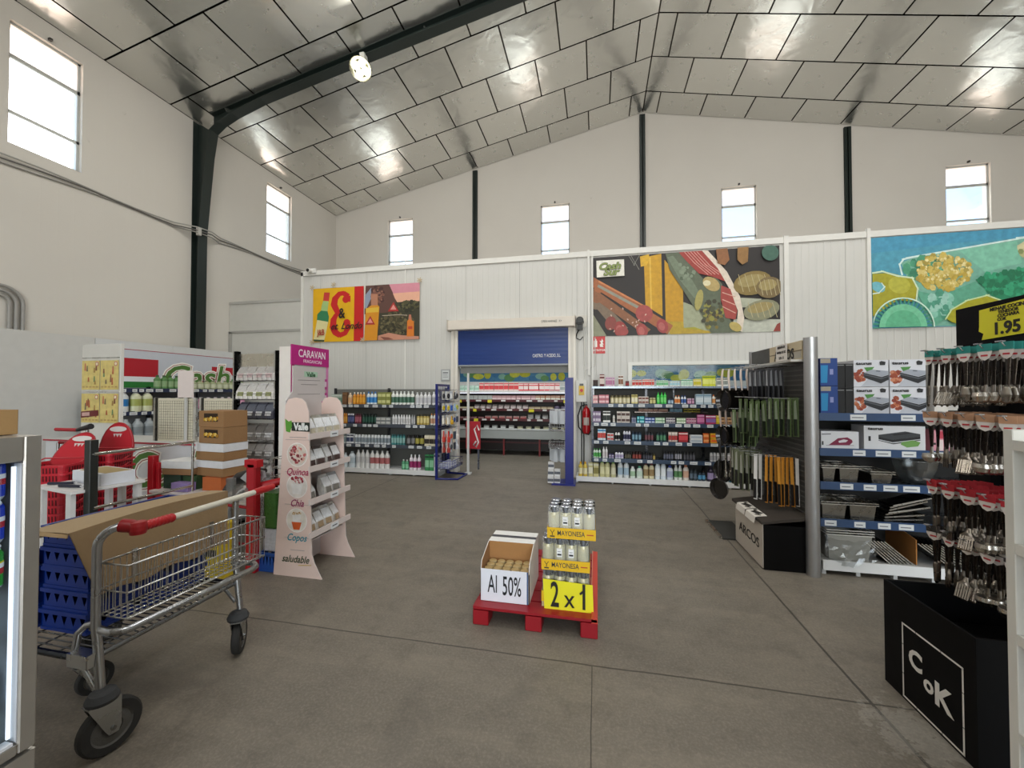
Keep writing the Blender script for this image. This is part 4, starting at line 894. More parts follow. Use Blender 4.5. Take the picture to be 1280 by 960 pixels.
# ---------------------------------------------------------------- chilled case inside the cold room
YI = 9.75
cc = thing('chilled_display_case', 'long open chilled display case with dark red shelves seen through the roller door', 'display case', (-5.0, YI, 0)); L = 7.2
MB().box(0, L, .70, .78, .12, 1.55, 'e0e0dc').box(0, L, .66, .70, .62, 1.60, '2a1c1a').build('back_panel', 'plastic', cc)
MB().box(0, L, -.04, .0, .42, .66, 'a8aba8').box(0, L, -.05, .0, .64, .67, 'dcdedc').box(0, L, 0, .7, .42, .46, '8a8c8a').build('lower_bin', 'plastic', cc, bevel=.005)
MB().box(0, L, .08, .74, .12, .42, '1c1414').box(0, L, .06, .08, .30, .34, '4a2024').build('plinth', 'plastic', cc)
for i in range(9): MB().box(L * i / 8 - .0 if i < 8 else L - .04, L * i / 8 + .04 if i < 8 else L, .02, .06, 0, .42, '7c2a2c').build('foot', 'plastic', cc)
for z in (.88, 1.13, 1.36):
    s = MB().box(0, L, .12, .68, z - .02, z, '4a2c2c').build('shelf', 'metal', cc)
    MB().box(0, L, .10, .12, z - .03, z + .03, '552226').build('price_rail', 'plastic', s)
    p = MB(); x = .1
    while x < L - .15:
        w = random.uniform(.08, .14); yl = random.random() < .12
        p.box(x, x + w, .096, .10, z - (.05 if yl else .022), z + .02, 'e0d42c' if yl else 'd8d4d0'); x += w + random.uniform(.08, .3)
    p.build('price_labels', 'paper', s)['kind'] = 'stuff'
MB().box(0, L, .10, .70, 1.58, 1.60, 'c8c8c4').box(0, L, .08, .10, 1.56, 1.61, 'd8d4d0').build('top_shelf', 'plastic', cc)
MB().box(0, L, .12, .15, 1.545, 1.56, 'ffffff').build('light_tube', 'led', cc)
IR = [(1.60, [('box', .15, 'e4f0e8', 'a8d0b8', 'white and mint packet', 6), ('box', .22, 'e8d0c8', 'd8484c', 'white and red packet', 8), ('box', .20, 'd8404c', 'f0e0dc', 'red packet', 8), ('box', .16, 'e8e4e0', 'a0a8a8', 'grey white packet', 5)]),
      (1.36, [('box', .13, 'e4e4dc', 'b8bcb8', 'pale tub', 9), ('box', .13, 'c8888c', 'e8c8c8', 'pink cold meat packet', 9), ('box', .13, 'd87840', 'e8e0d0', 'orange cold meat packet', 6), ('box', .12, 'c05044', 'e0b0a8', 'red cold meat packet', 4)]),
      (1.13, [('box', .07, 'b8a070', 'e0d8b8', 'beige low packet', 4), ('pack', .13, 'a89894', 'd8c8c4', 'silver film packet', 9), ('box', .08, '9c8068', 'd8c8a8', 'tan low packet', 4), ('bottle', .16, '484050', '787088', 'dark round packet', 5)]),
      (.88, [('box', .06, '783840', 'b08888', 'dark red low packet', 5), ('box', .09, 'c8b8b0', 'a84c4c', 'white and red low packet', 6), ('pack', .14, 'a09c98', 'c8c4c0', 'grey film packet', 8)]),
      (.50, [('pack', .28, 'a8a8a4', 'c8c8c4', 'crumpled silver packet', 8), ('pack', .26, 'b8b498', 'd8d4b0', 'pale yellow packet', 8)])]
for z, rows in IR:
    x = -3.75
    tot = sum(r[5] for r in rows)
    for (kd, h, b, l, ds, n) in rows:
        w = 3.5 * n / tot / n
        for i in range(n):
            g = '%s in the chilled case, %s' % (ds, {1.60: 'topmost row', 1.36: 'second row from top', 1.13: 'third row from top', .88: 'fourth row from top', .50: 'lowest bin'}[z])
            goods(kd, min(w * .92, .15), h * random.uniform(.9, 1.05) if kd == 'pack' and 0 else h, b, l, l, (x + w * .5, YI + (.22 if z > .6 else .16), z if z > .6 else .46), g, g, random.uniform(-.15, .15), 'food_packet', 'packet', caps=False); x += w

# ---------------------------------------------------------------- red pallet with offer boxes
pl = thing('pallet', 'red plastic pallet on the open floor carrying the two offer displays', 'pallet', (-.84, 2.66, 0))
RD = '930f1c'; W_, D_ = .84, 1.10
for x in (0, .365, .73):
    for ya_, yb_1 in ((0, .12), (.48, .62), (D_ - .12, D_)): MB().box(x, x + .11, ya_, yb_1, 0, .10, RD).build('block', 'plastic', pl, bevel=.005)
m = MB()
for y in (0, .155, .31, .465, .62, .775, .93): m.box(0, W_, y, y + .14, .104, .125, RD)
m.build('deck_boards', 'plastic', pl, bevel=.004)
m = MB()
for x in (0, .365, .73): m.box(x + .005, x + .105, .02, D_ - .02, .10, .105, 'b01a20')
m.box(.80, .84, .0, D_, .10, .135, 'c24030').box(.795, .80, .30, D_, .10, .14, 'd8987c'); m.build('stringers', 'plastic', pl)

ob = thing('display_carton', 'white carton with cut-away front and half price sign on the red pallet', 'box', (-.81, 2.75, .126))
w, dp, h = .35, .44, .335
m = MB()
sd = [(0, 0), (dp, 0), (dp, h), (.22, h), (.20, h), (.02, .27), (0, .22)]
for x0, x1, ci in ((0, .004, 'e4e2de'), (w - .004, w, 'e4e2de')): m.prism(sd, 'x', x0, x1, ci)
m.prism([(y + (.001 if y == 0 else 0), z) for y, z in sd], 'x', .004, .007, '9c7650').prism(sd, 'x', w - .007, w - .004, '9c7650')
m.box(0, w, 0, .004, 0, .205, 'dcdad8').box(.004, w - .004, .004, .007, 0, .2, '9c7650').box(0, w, dp - .004, dp, 0, h, 'e4e2de').box(0, w, 0, dp, -.001, .003, 'b08a60')
m.build('carton', 'card', ob)
MB().box(.004, w - .004, .22, .224, .12, h, 'a57848').box(0, w, .22, dp, h, h + .004, 'e9e8e4').build('top_flap', 'card', ob)
MB().box(0, w, .30, .345, h + .004, h + .0055, '4c4c50').build('tape', 'plastic', ob)
MB().box(.008, w - .008, .01, .215, .15, .178, 'b89468').build('filler_board', 'card', ob)
lid = MB()
o = None
for i in range(5):
    for j in range(3):
        tag(MB().lathe([(0, 0, 'c8b88c'), (.030, 0, 'c8b88c'), (.030, .03, 'b09868'), (.024, .034), (0, .034)], 12).build('jar_lid', 'plastic', None, (-.81 + .045 + .065 * i, 2.80 + .062 * j, .306)), 'tan lid of a jar packed inside the half price carton', 'jar', 'jars in the half price carton')
sg = thing('price_sign', 'white paper sign reading Al 50% on the carton front', 'sign', (-.805, 2.744, .128))
MB().box(.0, .335, -.002, 0, .0, .222, 'e2e3ea').build('paper', 'paper', sg)
MB().box(.328, .337, -.003, -.002, .0, .222, '2f4a78').build('edge_stripe', 'paper', sg)
text('Al', (.085, -.003, .115), .175, '14161c', parent=sg, sx=.46, bold=.004); text('50%', (.222, -.003, .108), .185, '14161c', parent=sg, sx=.44, bold=.008)

def mayo_pack(x, y, z, lab, rows=3):
    t = thing('mayonnaise_pack', lab, 'jar pack', (x, y, z), 0, 'mayonnaise packs on the pallet')
    r = .0395
    jb = MB().lathe([(0, 0, 'cdc49c'), (r, 0, 'cdc49c'), (r, .06, 'd6cfae'), (r, .13, 'cdc49c'), (r * .9, .145, 'cdc49c'), (r * .84, .15)], 14)
    jm = mesh_of(jb, 'jar', 'gloss'); lm = mesh_of(MB().lathe([(r * .94, .145, '9aa0a8'), (r * .96, .178, 'c8ccd2'), (r * .8, .182, 'b4b8be'), (0, .180)], 14), 'lid', 'metal')
    bk_ = mesh_of(MB().box(-.018, .018, -r - .003, -r - .0015, .075, .125, 'eeeeec').box(-.014, .014, -r - .004, -r - .003, .085, .095, '2a2a2e').box(-.012, .010, -r - .004, -r - .003, .105, .108, '6a6a70'), 'label', 'paper')
    for j in range(rows):
        for i in range(4):
            q = put('jar', jm, t, (.042 + .0795 * i, .042 + .0795 * j, .002)); put('lid', lm, q)
            if j == 0 and i in (1, 2): put('label', bk_, q, (0.0, 0, 0))
    MB().box(0, .323, -.002, 0, 0, .062, 'e3b50f').box(0, .323, rows * .08 + .005, rows * .08 + .007, 0, .062, 'e3b50f').box(-.002, 0, 0, rows * .08 + .005, 0, .062, 'e3b50f').box(.323, .325, 0, rows * .08 + .005, 0, .062, 'e3b50f').box(0, .323, 0, rows * .08 + .005, 0, .002, 'c8a060').build('tray', 'paper', t)
    text('MAYONESA', (.160, -.003, .031), .040, '1c2a3c', parent=t, sx=.88, bold=.006)
    g = MB().tube([(.02, -.004, .048), (.034, -.004, .032), (.048, -.004, .048)], .0022, '2a2a2a', 4).tube([(.034, -.004, .032), (.034, -.004, .018)], .0022, '2a2a2a', 4).box(.018, .05, -.004, -.0025, .008, .015, '2a2a2a').box(.265, .31, -.004, -.0025, .028, .034, 'b84a28')
    g.build('emblem', 'paper', t)
    MB().add([(0, -.003, .062), (.323, -.003, .062), (.318, .012, .184), (.005, .012, .184), (.326, 0, .062), (.326, rows * .08, .062), (.320, rows * .08 - .01, .184), (.320, .012, .184)], [(0, 1, 2, 3), (4, 5, 6, 7)], 'ffffff').build('shrink_wrap', 'film', t)
    t.scale = (1, 1, 1.175)
    return t
tag(MB().box(-.375, -.05, 2.755, 2.99, .1265, .162, 'c9b088').build('carton_spacer', 'card'), 'flat brown board under the mayonnaise packs', 'board')
mayo_pack(-.375, 2.752, .1635, 'shrink-wrapped mayonnaise jars, lowest pack, mostly behind the yellow sign')
mayo_pack(-.375, 2.750, .380, 'shrink-wrapped mayonnaise jars in the middle of the pile')
mayo_pack(-.335, 2.752, .5965, 'shrink-wrapped mayonnaise jars on top of the pile')
sg = thing('price_sign', 'yellow paper sign with 2x1 hanging in front of the mayonnaise packs', 'sign', (-.365, 2.738, .085))
MB().add([(.012, -.004, 0), (.34, -.004, -.005), (.333, .004, .222), (0, .004, .235), (.012, -.0055, 0), (.34, -.0055, -.005), (.333, .0025, .222), (0, .0025, .235)], [(3, 2, 1, 0), (4, 5, 6, 7)], 'e6dd16').build('paper', 'paper', sg)
text('2', (.082, -.0075, .132), .235, '14140f', parent=sg, sx=.52, bold=.014); text('x', (.180, -.0075, .115), .17, '14140f', parent=sg, sx=.80, bold=.004); text('1', (.276, -.0075, .132), .235, '14140f', parent=sg, sx=.62, bold=.014); MB().rbox((.262, -.0075, .170), (.034, .0015, .013), (0, -.75, 0), '14140f').build('lettering', 'paper', sg)

# ---------------------------------------------------------------- pale pink cardboard stand with pouches
vd = thing('cardboard_display', 'pale pink cardboard display stand with four shelves of pouches', 'display stand', (0, 0, 0))
PK, PG = 'e6cdc2', 'cdbfba'
side = [(-2.77, 0), (-2.29, 0), (-2.32, .05), (-2.365, .13), (-2.39, .20), (-2.395, .33), (-2.395, .38), (-2.425, 1.24), (-2.43, 1.42), (-2.46, 1.50), (-2.50, 1.535), (-2.57, 1.545), (-2.635, 1.53), (-2.665, 1.48), (-2.70, 1.0), (-2.735, .5)]
for y0, y1 in ((3.015, 3.025), (3.485, 3.495)): MB().prism(side, 'y', y0, y1, PK, PG).build('side_panel', 'paper', vd)
MB().prism([(3.025, 0.02), (3.485, .02), (3.485, 1.50), (3.57, 1.50), (3.53, 1.56), (3.53, 1.83), (3.10, 1.83), (3.10, 1.60), (3.025, 1.52)], 'x', -2.675, -2.665, 'c9c1bf').build('back_panel', 'paper', vd)
MB().box(-2.665, -2.42, 3.025, 3.485, 0.30, .31, PG).build('inner_brace', 'paper', vd)
text('Valle', (-2.663, 3.33, 1.755), .06, '2c5a38', '+x', vd, bold=.03); MB().box(-2.664, -2.6635, 3.24, 3.42, 1.735, 1.785, 'a9c9b0').box(-2.664, -2.6635, 3.16, 3.46, 1.70, 1.705, '8a8684').box(-2.664, -2.6635, 3.2, 3.42, 1.66, 1.665, '8a8684').box(-2.664, -2.6635, 3.16, 3.46, 1.57, 1.575, '8a8684').build('header_print', 'paper', vd)
for k, z in enumerate((1.23, .95, .67, .385)):
    xl = -2.41 + .004 * k
    MB().box(-2.665, xl, 3.026, 3.484, z - .05, z - .044, 'bdb2ae').box(xl, xl + .012, 2.985, 3.56, z - .045, z + .005, 'ddd0cb').build('shelf', 'paper', vd)
    MB().box(xl + .012, xl + .014, 3.26, 3.37, z - .052, z + .0, 'e6e8ea').box(xl + .014, xl + .0145, 3.28, 3.35, z - .03, z - .02, '5a5e66').build('price_label', 'paper', vd)
    MB().box(-2.66, xl - .0, 3.0125, 3.0148, z - .052, z - .049, 'b0a19c').build('slot_line', 'paper', vd)
    kc = [('d9d4c8', 'c8c0a8'), ('6e6460', '4c3834'), ('a8a8a8', '7c7870'), ('c4bcb0', 'a89070')][k]
    for j in range(4):
        if k == 2 and j == 1: continue
        y = 3.085 + j * .112
        o = goods('pack', .115, .20, 'c9c6c0' if j % 2 == 0 else kc[0], 'e4e6e8', kc[1], (xl - .07, y, z - .043), ['light pouch on the top shelf of the pale pink stand', 'dark seeded pouch on the second shelf of the pale pink stand', 'grey pouch on the third shelf of the pale pink stand', 'beige pouch on the lowest shelf of the pale pink stand'][k], ['pouches on the top pink shelf', 'pouches on the second pink shelf', 'pouches on the third pink shelf', 'pouches on the lowest pink shelf'][k], PI / 2, caps=False)
        o.rotation_euler = (math.radians(-8 if k < 2 else -14), 0, PI / 2 + random.uniform(-.2, .2))
    MB().box(-2.58, -2.5, 3.3, 3.4, z - .044, z - .0435, 'b8aca8').build('shelf_mark', 'paper', vd)
fy = 3.0145
lg = MB().prism([(-2.60, 1.255), (-2.42, 1.25), (-2.42, 1.33), (-2.60, 1.33)], 'y', fy - .001, fy, '1f2c22').prism([(-2.655, 1.25), (-2.615, 1.24), (-2.595, 1.30), (-2.60, 1.345), (-2.63, 1.335), (-2.665, 1.36), (-2.66, 1.30)], 'y', fy - .0015, fy - .0002, '5a9a34')
lg.lathe([(0, 0), (.014, 0)], 10, (-2.53, fy - .002, 1.345), 'd8b42c'); lg.build('logo_plate', 'paper', vd)
text('Valle', (-2.505, fy - .002, 1.29), .085, 'f2f2ee', parent=vd, sx=.85, bold=.04)
A = Art([(-2.9, 1.6), (-2.2, 1.6), (-2.2, 0), (-2.9, 0)], lambda u, v, d: (-2.9 + .7 * u, fy - .0008 - d, 1.6 - 1.6 * v), .0003)
for (zc, cs, bgc) in ((1.05, ['a84048', 'c8706c', 'e0c8b8', '7c2c34', 'd8a898'], 'dcd0c4'), (.78, ['b83848', 'e8dcd4', '8c2430'], 'e4dcd4'), (.485, ['d8683c', 'e0d0b8', 'a8784c'], 'e8e0d4')):
    A = Art([(-2.9, 1.6), (-2.2, 1.6), (-2.2, 0), (-2.9, 0)], lambda u, v, d: (-2.9 + .7 * u, fy - .0008 - d, 1.6 - 1.6 * v), .0003)
    A.ell(-2.54, zc, .104, .104, 'f4ede8', 0, 28); A.ell(-2.54, zc, .097, .097, bgc, 0, 28)
    if zc > 1: A.dots(-2.54, zc, .08, .08, cs, 60, .012)
    elif zc > .7: A.dots(-2.54, zc + .05, .055, .025, cs, 30, .013); A.poly([(-2.60, .80), (-2.48, .80), (-2.50, .71), (-2.58, .71)], 'e8e4e0')
    else: A.poly([(-2.585, .54), (-2.495, .54), (-2.505, .47), (-2.575, .47)], 'ece8e4'); A.poly([(-2.59, .47), (-2.49, .47), (-2.51, .405), (-2.57, .405)], 'd8602c'); A.dots(-2.54, .545, .04, .012, ['b08a5c', 'd8c09c'], 16, .008)
    A.m.build('round_picture', 'print', vd)
A = Art([(-2.9, 1.6), (-2.2, 1.6), (-2.2, 0), (-2.9, 0)], lambda u, v, d: (-2.9 + .7 * u, fy - .0008 - d, 1.6 - 1.6 * v), .0003)
A.poly([(-2.62, 1.202), (-2.45, 1.202), (-2.45, 1.197), (-2.62, 1.197)], 'a89a96'); A.poly([(-2.60, .232), (-2.46, .232), (-2.46, .227), (-2.60, .227)], 'b0a09c'); A.poly([(-2.52, .105), (-2.39, .115), (-2.39, .108), (-2.52, .098)], 'd8b870')
A.m.build('picture_print', 'print', vd)
for b_, x_, z_, s_, c_ in (('Quinoa', -2.54, .90, .085, 'b02c58'), ('Chia', -2.54, .63, .085, '98285c'), ('Copos', -2.54, .335, .085, '2c8c9c'), ('saludable', -2.55, .15, .085, '3c4a2c')):
    text(b_, (x_, fy - .002, z_), s_, c_, parent=vd, sx=.86, bold=.012, shear=.35)

# ---------------------------------------------------------------- tall fragrance cabinet behind it
fc = thing('fragrance_cabinet', 'tall white display cabinet with magenta header reading CARAVAN', 'display cabinet', (-3.31, 3.65, 0))
MB().box(0, .14, 0, .60, 0, 2.075, 'e6e0da').build('cabinet_body', 'plastic', fc, bevel=.003)
MB().box(.14, .155, .0, .60, 1.885, 2.10, 'b8187c').build('header', 'plastic', fc)
MB().box(.14, .146, .0, .60, .3, 1.885, 'c4c2c2').box(.146, .149, .0, .045, .3, 1.885, 'a81c6c').box(.146, .149, .56, .60, .3, 1.885, 'd888b8').build('front_panel', 'plastic', fc)
text('CARAVAN', (.157, .315, 2.01), .118, 'f6e8f0', '+x', fc, sx=.80, bold=.01); text('FRAGANCIAS', (.157, .32, 1.93), .05, 'f0d0e4', '+x', fc, sx=1.0, bold=.01)
for j, (y, z) in enumerate(((.50, 1.74), (.50, 1.58), (.50, 1.42), (.42, 1.26))):
    m = MB().box(0, .03, -.035, .035, -.12, 0, 'c04890').box(.03, .031, -.025, .025, -.09, -.03, 'e8c8dc'); tag(m.build('fragrance_pack', 'plastic', None, (-3.31 + .152, 3.65 + y, z)), 'magenta fragrance pack hanging on the tall white cabinet', 'packet', 'fragrance packs on the cabinet')

# ---------------------------------------------------------------- knife and pan display
kd = thing('knife_display', 'knife and pan display with steel pillar, header sign and black base', 'display stand', (0, 0, 0))
MB().cyl((1.835, 3.97, 0), (1.835, 3.97, 2.07), .052, 'b4b4b4', 28).build('pillar', 'brushed', kd)
MB().cyl((1.835, 5.28, 0), (1.835, 5.28, 2.07), .045, 'b4b4b4', 20).build('pillar', 'brushed', kd)
g = MB().box(1.83, 1.85, 4.02, 5.24, .42, 1.88, '3a3936')
for k in range(30): g.box(1.824, 1.83, 4.03, 5.23, .50 + k * .046, .512 + k * .046, '55534f')
g.build('slatted_panel', 'plastic', kd)
MB().box(1.79, 1.84, 4.02, 4.70, 1.885, 2.055, 'c8b896').box(1.785, 1.79, 4.02, 4.70, 1.965, 1.972, '6a5c44').build('header', 'plastic', kd)
MB().box(1.79, 1.84, 4.70, 5.20, 1.885, 2.055, '161513').build('header_end', 'plastic', kd)
MB().box(1.70, 1.84, 4.02, 5.20, 1.865, 1.885, 'b8b4ac').build('light_strip', 'plastic', kd)
MB().box(1.786, 1.79, 4.03, 4.30, 1.90, 1.96, 'a8a294').build('header_band', 'plastic', kd)
text('ARCOS', (1.783, 4.36, 1.945), .135, '1c1a18', '-x', kd, sx=.95, bold=.02)
m = MB().box(1.776, 1.778, 4.27, 4.51, 1.895, 2.06, 'e2ddd6')
m.build('paper_note', 'paper', kd)
for z_, b_ in ((2.03, 'MEGUSTA DE'), (1.98, 'NAVAJA DE 12C'), (1.925, '12,50 . 15')): text(b_, (1.774, 4.39, z_), .032, '34302e', '-x', kd, bold=.03, sx=.85)
b = MB().box(1.46, 1.81, 4.0, 4.72, .0, .40, '0d0c0c'); b.build('base_box', 'black', kd, bevel=.003)
MB().box(1.452, 1.46, 4.01, 4.72, .012, .405, 'bdb3a6').build('base_front', 'plastic', kd)
text('ARCOS', (1.449, 4.34, .20), .125, '17130f', '-x', kd, sx=1.30, bold=.004)
MB().prism([(1.44, .405), (1.86, .47), (1.86, .50), (1.44, .43)], 'y', 3.99, 4.80, '3a332c').build('sloping_top', 'matte', kd)
for k in range(2):
    y = 4.12 + k * .26
    t = thing('leaflet', 'white printed leaflet on the sloping top above the black base, %s' % ('nearer one' if k == 0 else 'further one'), 'leaflet', (1.435, y, .424))
    MB().add([(0, 0, .008), (.02, 0, .014), (.10, 0, .024), (.10, .24, .024), (.02, .24, .014), (0, .24, .008), (-.012, 0, -.05), (-.012, .24, -.05)], [(0, 1, 4, 5), (1, 2, 3, 4), (6, 0, 5, 7)], 'e2dcd2').build('sheet', 'paper', t)
    MB().rbox((.055, .12, .0215), (.05, .10, .001), (0, -.12, .4), '2c2824').rbox((.04, .05, .0195), (.02, .05, .001), (0, -.12, .9), '4c4640').rbox((.07, .20, .0235), (.03, .03, .001), (0, -.12, .2), '3c3834').build('print', 'paper', t)
# hooks
hk = MB()
for z, ys in ((1.84, (4.15, 4.3, 4.45, 4.6, 4.75, 5.0, 5.12)), (1.53, (4.15, 4.3, 4.45, 4.6)), (1.40, (4.8, 5.0, 5.12)), (.98, (4.2, 4.32, 4.5, 4.7, 4.85, 5.0, 5.12))):
    for y in ys: hk.tube([(1.83, y, z), (1.42, y, z + .012)], .003, 'a8a8a8', 5)
hk.build('hooks', 'metal', kd)
def knife_mesh(card, handle, blade, L, hw=.026):
    m = MB(); m.box(0, .0012, -hw, hw, -L, 0, card)
    m.rbox((-.008, 0, -L * .76), (.016, .02, L * .42), (0, 0, 0), handle)
    m.add([(-.003, -.014, -L * .56), (-.003, .014, -L * .56), (-.003, .010, -L * .1), (-.003, -.004, -L * .06), (-.0045, -.014, -L * .56), (-.0045, .014, -L * .56), (-.0045, .010, -L * .1), (-.0045, -.004, -L * .06)], [(0, 1, 2, 3), (7, 6, 5, 4)], blade)
    return mesh_of(m, 'carded_knife', 'plastic')
KK = [('dark', knife_mesh('46464a', '141416', '9a9ca0', .32), 'dark carded knife in a clear sleeve hanging in the top row of the knife display', 'dark carded knives'),
      ('green', knife_mesh('56683e', '20281c', '929c84', .36), 'green carded knife hanging in the middle row of the knife display', 'green carded knives middle row'),
      ('green2', knife_mesh('6a7c54', '28301e', '9ca48c', .36), 'pale green carded knife hanging beside the pans', 'pale green carded knives'),
      ('orange', knife_mesh('c8862c', '141212', 'd89a3c', .46, .016), 'orange sleeved knife with black tip above the black base', 'orange sleeved knives'),
      ('white', knife_mesh('d8d6d2', '18181a', 'e2e0dc', .44, .018), 'white sleeved knife beside the orange sleeved knives', 'white sleeved knives'),
      ('olive', knife_mesh('6c7258', '2a2a26', 'a8a89c', .40), 'olive carded utensil in the lowest row beside the orange knives', 'olive carded utensils')]
def hang(i, y, z, xs):
    _, me, lab, grp = KK[i]
    for x in xs: tag(put('carded_knife', me, None, (x, y, z), (random.uniform(-.03, .03), random.uniform(-.02, .02), random.uniform(.15, .8))), lab, 'knife', grp)
X6 = [1.47 + .055 * k for k in range(6)]
XD = [1.62, 1.66, 1.70, 1.74, 1.78]; hang(0, 4.75, 1.83, XD); hang(0, 4.60, 1.83, XD); hang(0, 4.42, 1.83, XD[1:])
hang(1, 4.60, 1.52, X6[:5]); hang(1, 4.45, 1.50, X6[1:]); hang(1, 4.30, 1.53, X6[3:]); hang(1, 4.15, 1.54, [1.74, 1.79])
hang(2, 4.80, 1.40, X6[:5]); hang(2, 4.70, 1.37, X6[1:4])
hang(4, 4.34, .985, [1.52, 1.56]); hang(3, 4.30, .985, [1.60, 1.64, 1.675]); hang(3, 4.20, .985, [1.665, 1.70, 1.735, 1.77]); hang(4, 4.16, .98, [1.80])
hang(5, 4.72, .98, X6[:5]); hang(5, 4.58, .97, X6[:3]); hang(5, 4.85, .98, X6[:4])
def pan_mesh(handle, r):
    m = MB()
    prof = [(0, .045), (r * .80, .045), (r * .86, .040), (r, 0), (r * 1.02, -.002), (r * .98, .0), (r * .82, .037), (0, .040)]
    n = 24
    for (r0, z0), (r1, z1) in zip(prof, prof[1:]):
        v = [(z, rr * math.cos(2 * PI * k / n), -.22 - r + rr * math.sin(2 * PI * k / n)) for rr, z in ((r0, z0), (r1, z1)) for k in range(n)]
        if r0 < 1e-6: m.add([(z0, 0, -.22 - r)] + v[n:], [(0, 1 + k, 1 + (k + 1) % n) for k in range(n)], '26231f', True)
        elif r1 < 1e-6: m.add(v[:n] + [(z1, 0, -.22 - r)], [(k, n, (k + 1) % n) for k in range(n)], '1b1917', True)
        else: m.add(v, [(k, n + k, n + (k + 1) % n, (k + 1) % n) for k in range(n)], '2a2622', True)
    h = MB().tube([(0, 0, -.23), (-.004, 0, -.16), (-.012, 0, -.08), (-.008, 0, -.02), (0, 0, .01)], [.008, .011, .013, .011, .006], handle, 8)
    return mesh_of(m, 'frying_pan', 'gloss'), mesh_of(h, 'handle', 'plastic')
PM = [pan_mesh('d9c9bd', .125), pan_mesh('d4bfb2', .115), pan_mesh('241f1c', .12)]
def pans(i, y, z, xs, lab, grp):
    for x in xs:
        o = tag(put('frying_pan', PM[i][0], None, (x, y, z), (random.uniform(-.06, .06), random.uniform(-.04, .04), random.uniform(.15, .65))), lab, 'pan', grp); put('handle', PM[i][1], o)
XP = [1.40 + .062 * k for k in range(6)]
pans(0, 4.92, 1.84, XP, 'black frying pan with pale handle in the top row of pans', 'pans in the top row')
pans(1, 5.03, 1.42, XP, 'black frying pan with pale handle in the second row of pans', 'pans in the second row')
pans(2, 5.05, 1.02, XP[:6], 'all black frying pan in the third row of pans', 'pans in the third row')
pans(2, 5.10, .80, XP[:1], 'all black frying pan hanging lowest behind the leaflets', 'pans in the lowest row')
for k in range(5):
    m = MB().tube([(0, 0, 0), (0, 0, -.26)], .006, 'b8b0a4', 6).lathe([(0, -.36), (.035, -.33), (.03, -.27), (0, -.25)], 10, (0, 0, 0), 'c8c4bc', sx=.3); tag(m.build('serving_spoon', 'metal', None, (1.42 + .05 * k, 4.93, .97), (0, 0, .2 * k)), 'steel serving spoon hanging between the pans and the olive packs', 'spoon', 'serving spoons by the pans')
# low mat box on the floor behind the base
mp = thing('floor_plate', 'dark low floor plate with pale edge lying behind the black base', 'plate', (1.30, 4.72, 0)); MB().box(.02, .30, 0, .62, 0, .018, '33322e').build('plate', 'rubber', mp); MB().box(0, .025, 0, .62, 0, .026, 'b9b5aa').build('edge_strip', 'metal', mp)

# ---------------------------------------------------------------- blue-railed shelving with appliances
gondola('appliance_shelving', 'dark shelving with bright blue rails holding boxed appliances and steel pans', 1.93, 3.30, 4.02, (.47, .795, 1.09, 1.40), 1.42, .115, depth=.50, railc='2b466c', backc='1e1d1c', basec='b4b4b0')
def carton(name, label, x0, x1, y0, y1, z0, z1, side, face, artf=None, group=None, brand=None, cat='box'):
    t = thing(name, label, cat, (x0, y0, z0), 0, group); W, D, H = x1 - x0, y1 - y0, z1 - z0
    MB().box(0, W, 0, D, 0, H - .001, side).build('carton', 'paper', t)
    A = Art([(0, 0), (100, 0), (100, 100), (0, 100)], lambda u, v, d: (W * u, -.0008 - d, H * (1 - v)), .0004)
    A.poly([(0, 0), (100, 0), (100, 100), (0, 100)], face)
    if artf: artf(A)
    A.m.build('front_print', 'paper', t)
    if brand: text(brand[0], (W * brand[1], -.012, H * brand[2]), brand[3], '1c1c20', parent=t, sx=1.3, bold=.035)
    return t
def grillart(A):
    A.poly([(50, 60), (100, 75), (100, 100), (20, 100)], 'b9bcc4'); A.dots(18, 60, 15, 24, ['b0603c', '984830', 'c88464', '8c3c2c'], 22, 7)
    A.poly([(30, 28), (60, 26), (50, 42), (38, 44)], '4f8a44')
    A.poly([(28, 48), (52, 36), (100, 42), (100, 55), (80, 62)], '9fa4ae'); A.poly([(28, 48), (80, 64), (100, 56), (100, 74), (78, 88), (30, 66)], '26282c'); A.poly([(28, 52), (80, 68), (100, 60), (100, 63), (79, 72), (29, 56)], '585c62')
    A.poly([(74, 8), (80, 4), (86, 6), (92, 8), (90, 20), (76, 20)], '2a2a2c'); A.poly([(64, 40), (76, 41), (76, 44), (64, 43)], '50545c')
pos = {(0, 0): 'lower left of the four', (1, 0): 'lower right of the four', (0, 1): 'upper left of the four', (1, 1): 'upper right of the four'}
for i in (0, 1):
    for j in (0, 1):
        carton('grill_box', 'white box printed with a contact grill and meat, ' + pos[(i, j)], 2.225 + .272 * i, 2.225 + .272 * i + .262, 4.09, 4.40, 1.402 + .238 * j, 1.402 + .238 * j + .234, 'd8d8dc', 'd5d6dc', grillart, 'contact grill boxes', ('taurus', .28, .87, .036))
def blueart(A): A.poly([(4, 26), (45, 26), (40, 90), (4, 90)], '2484b8'); A.poly([(2, 2), (60, 2), (60, 18), (2, 18)], '9c9484'); A.poly([(55, 40), (75, 40), (75, 60), (55, 60)], '8890c0')
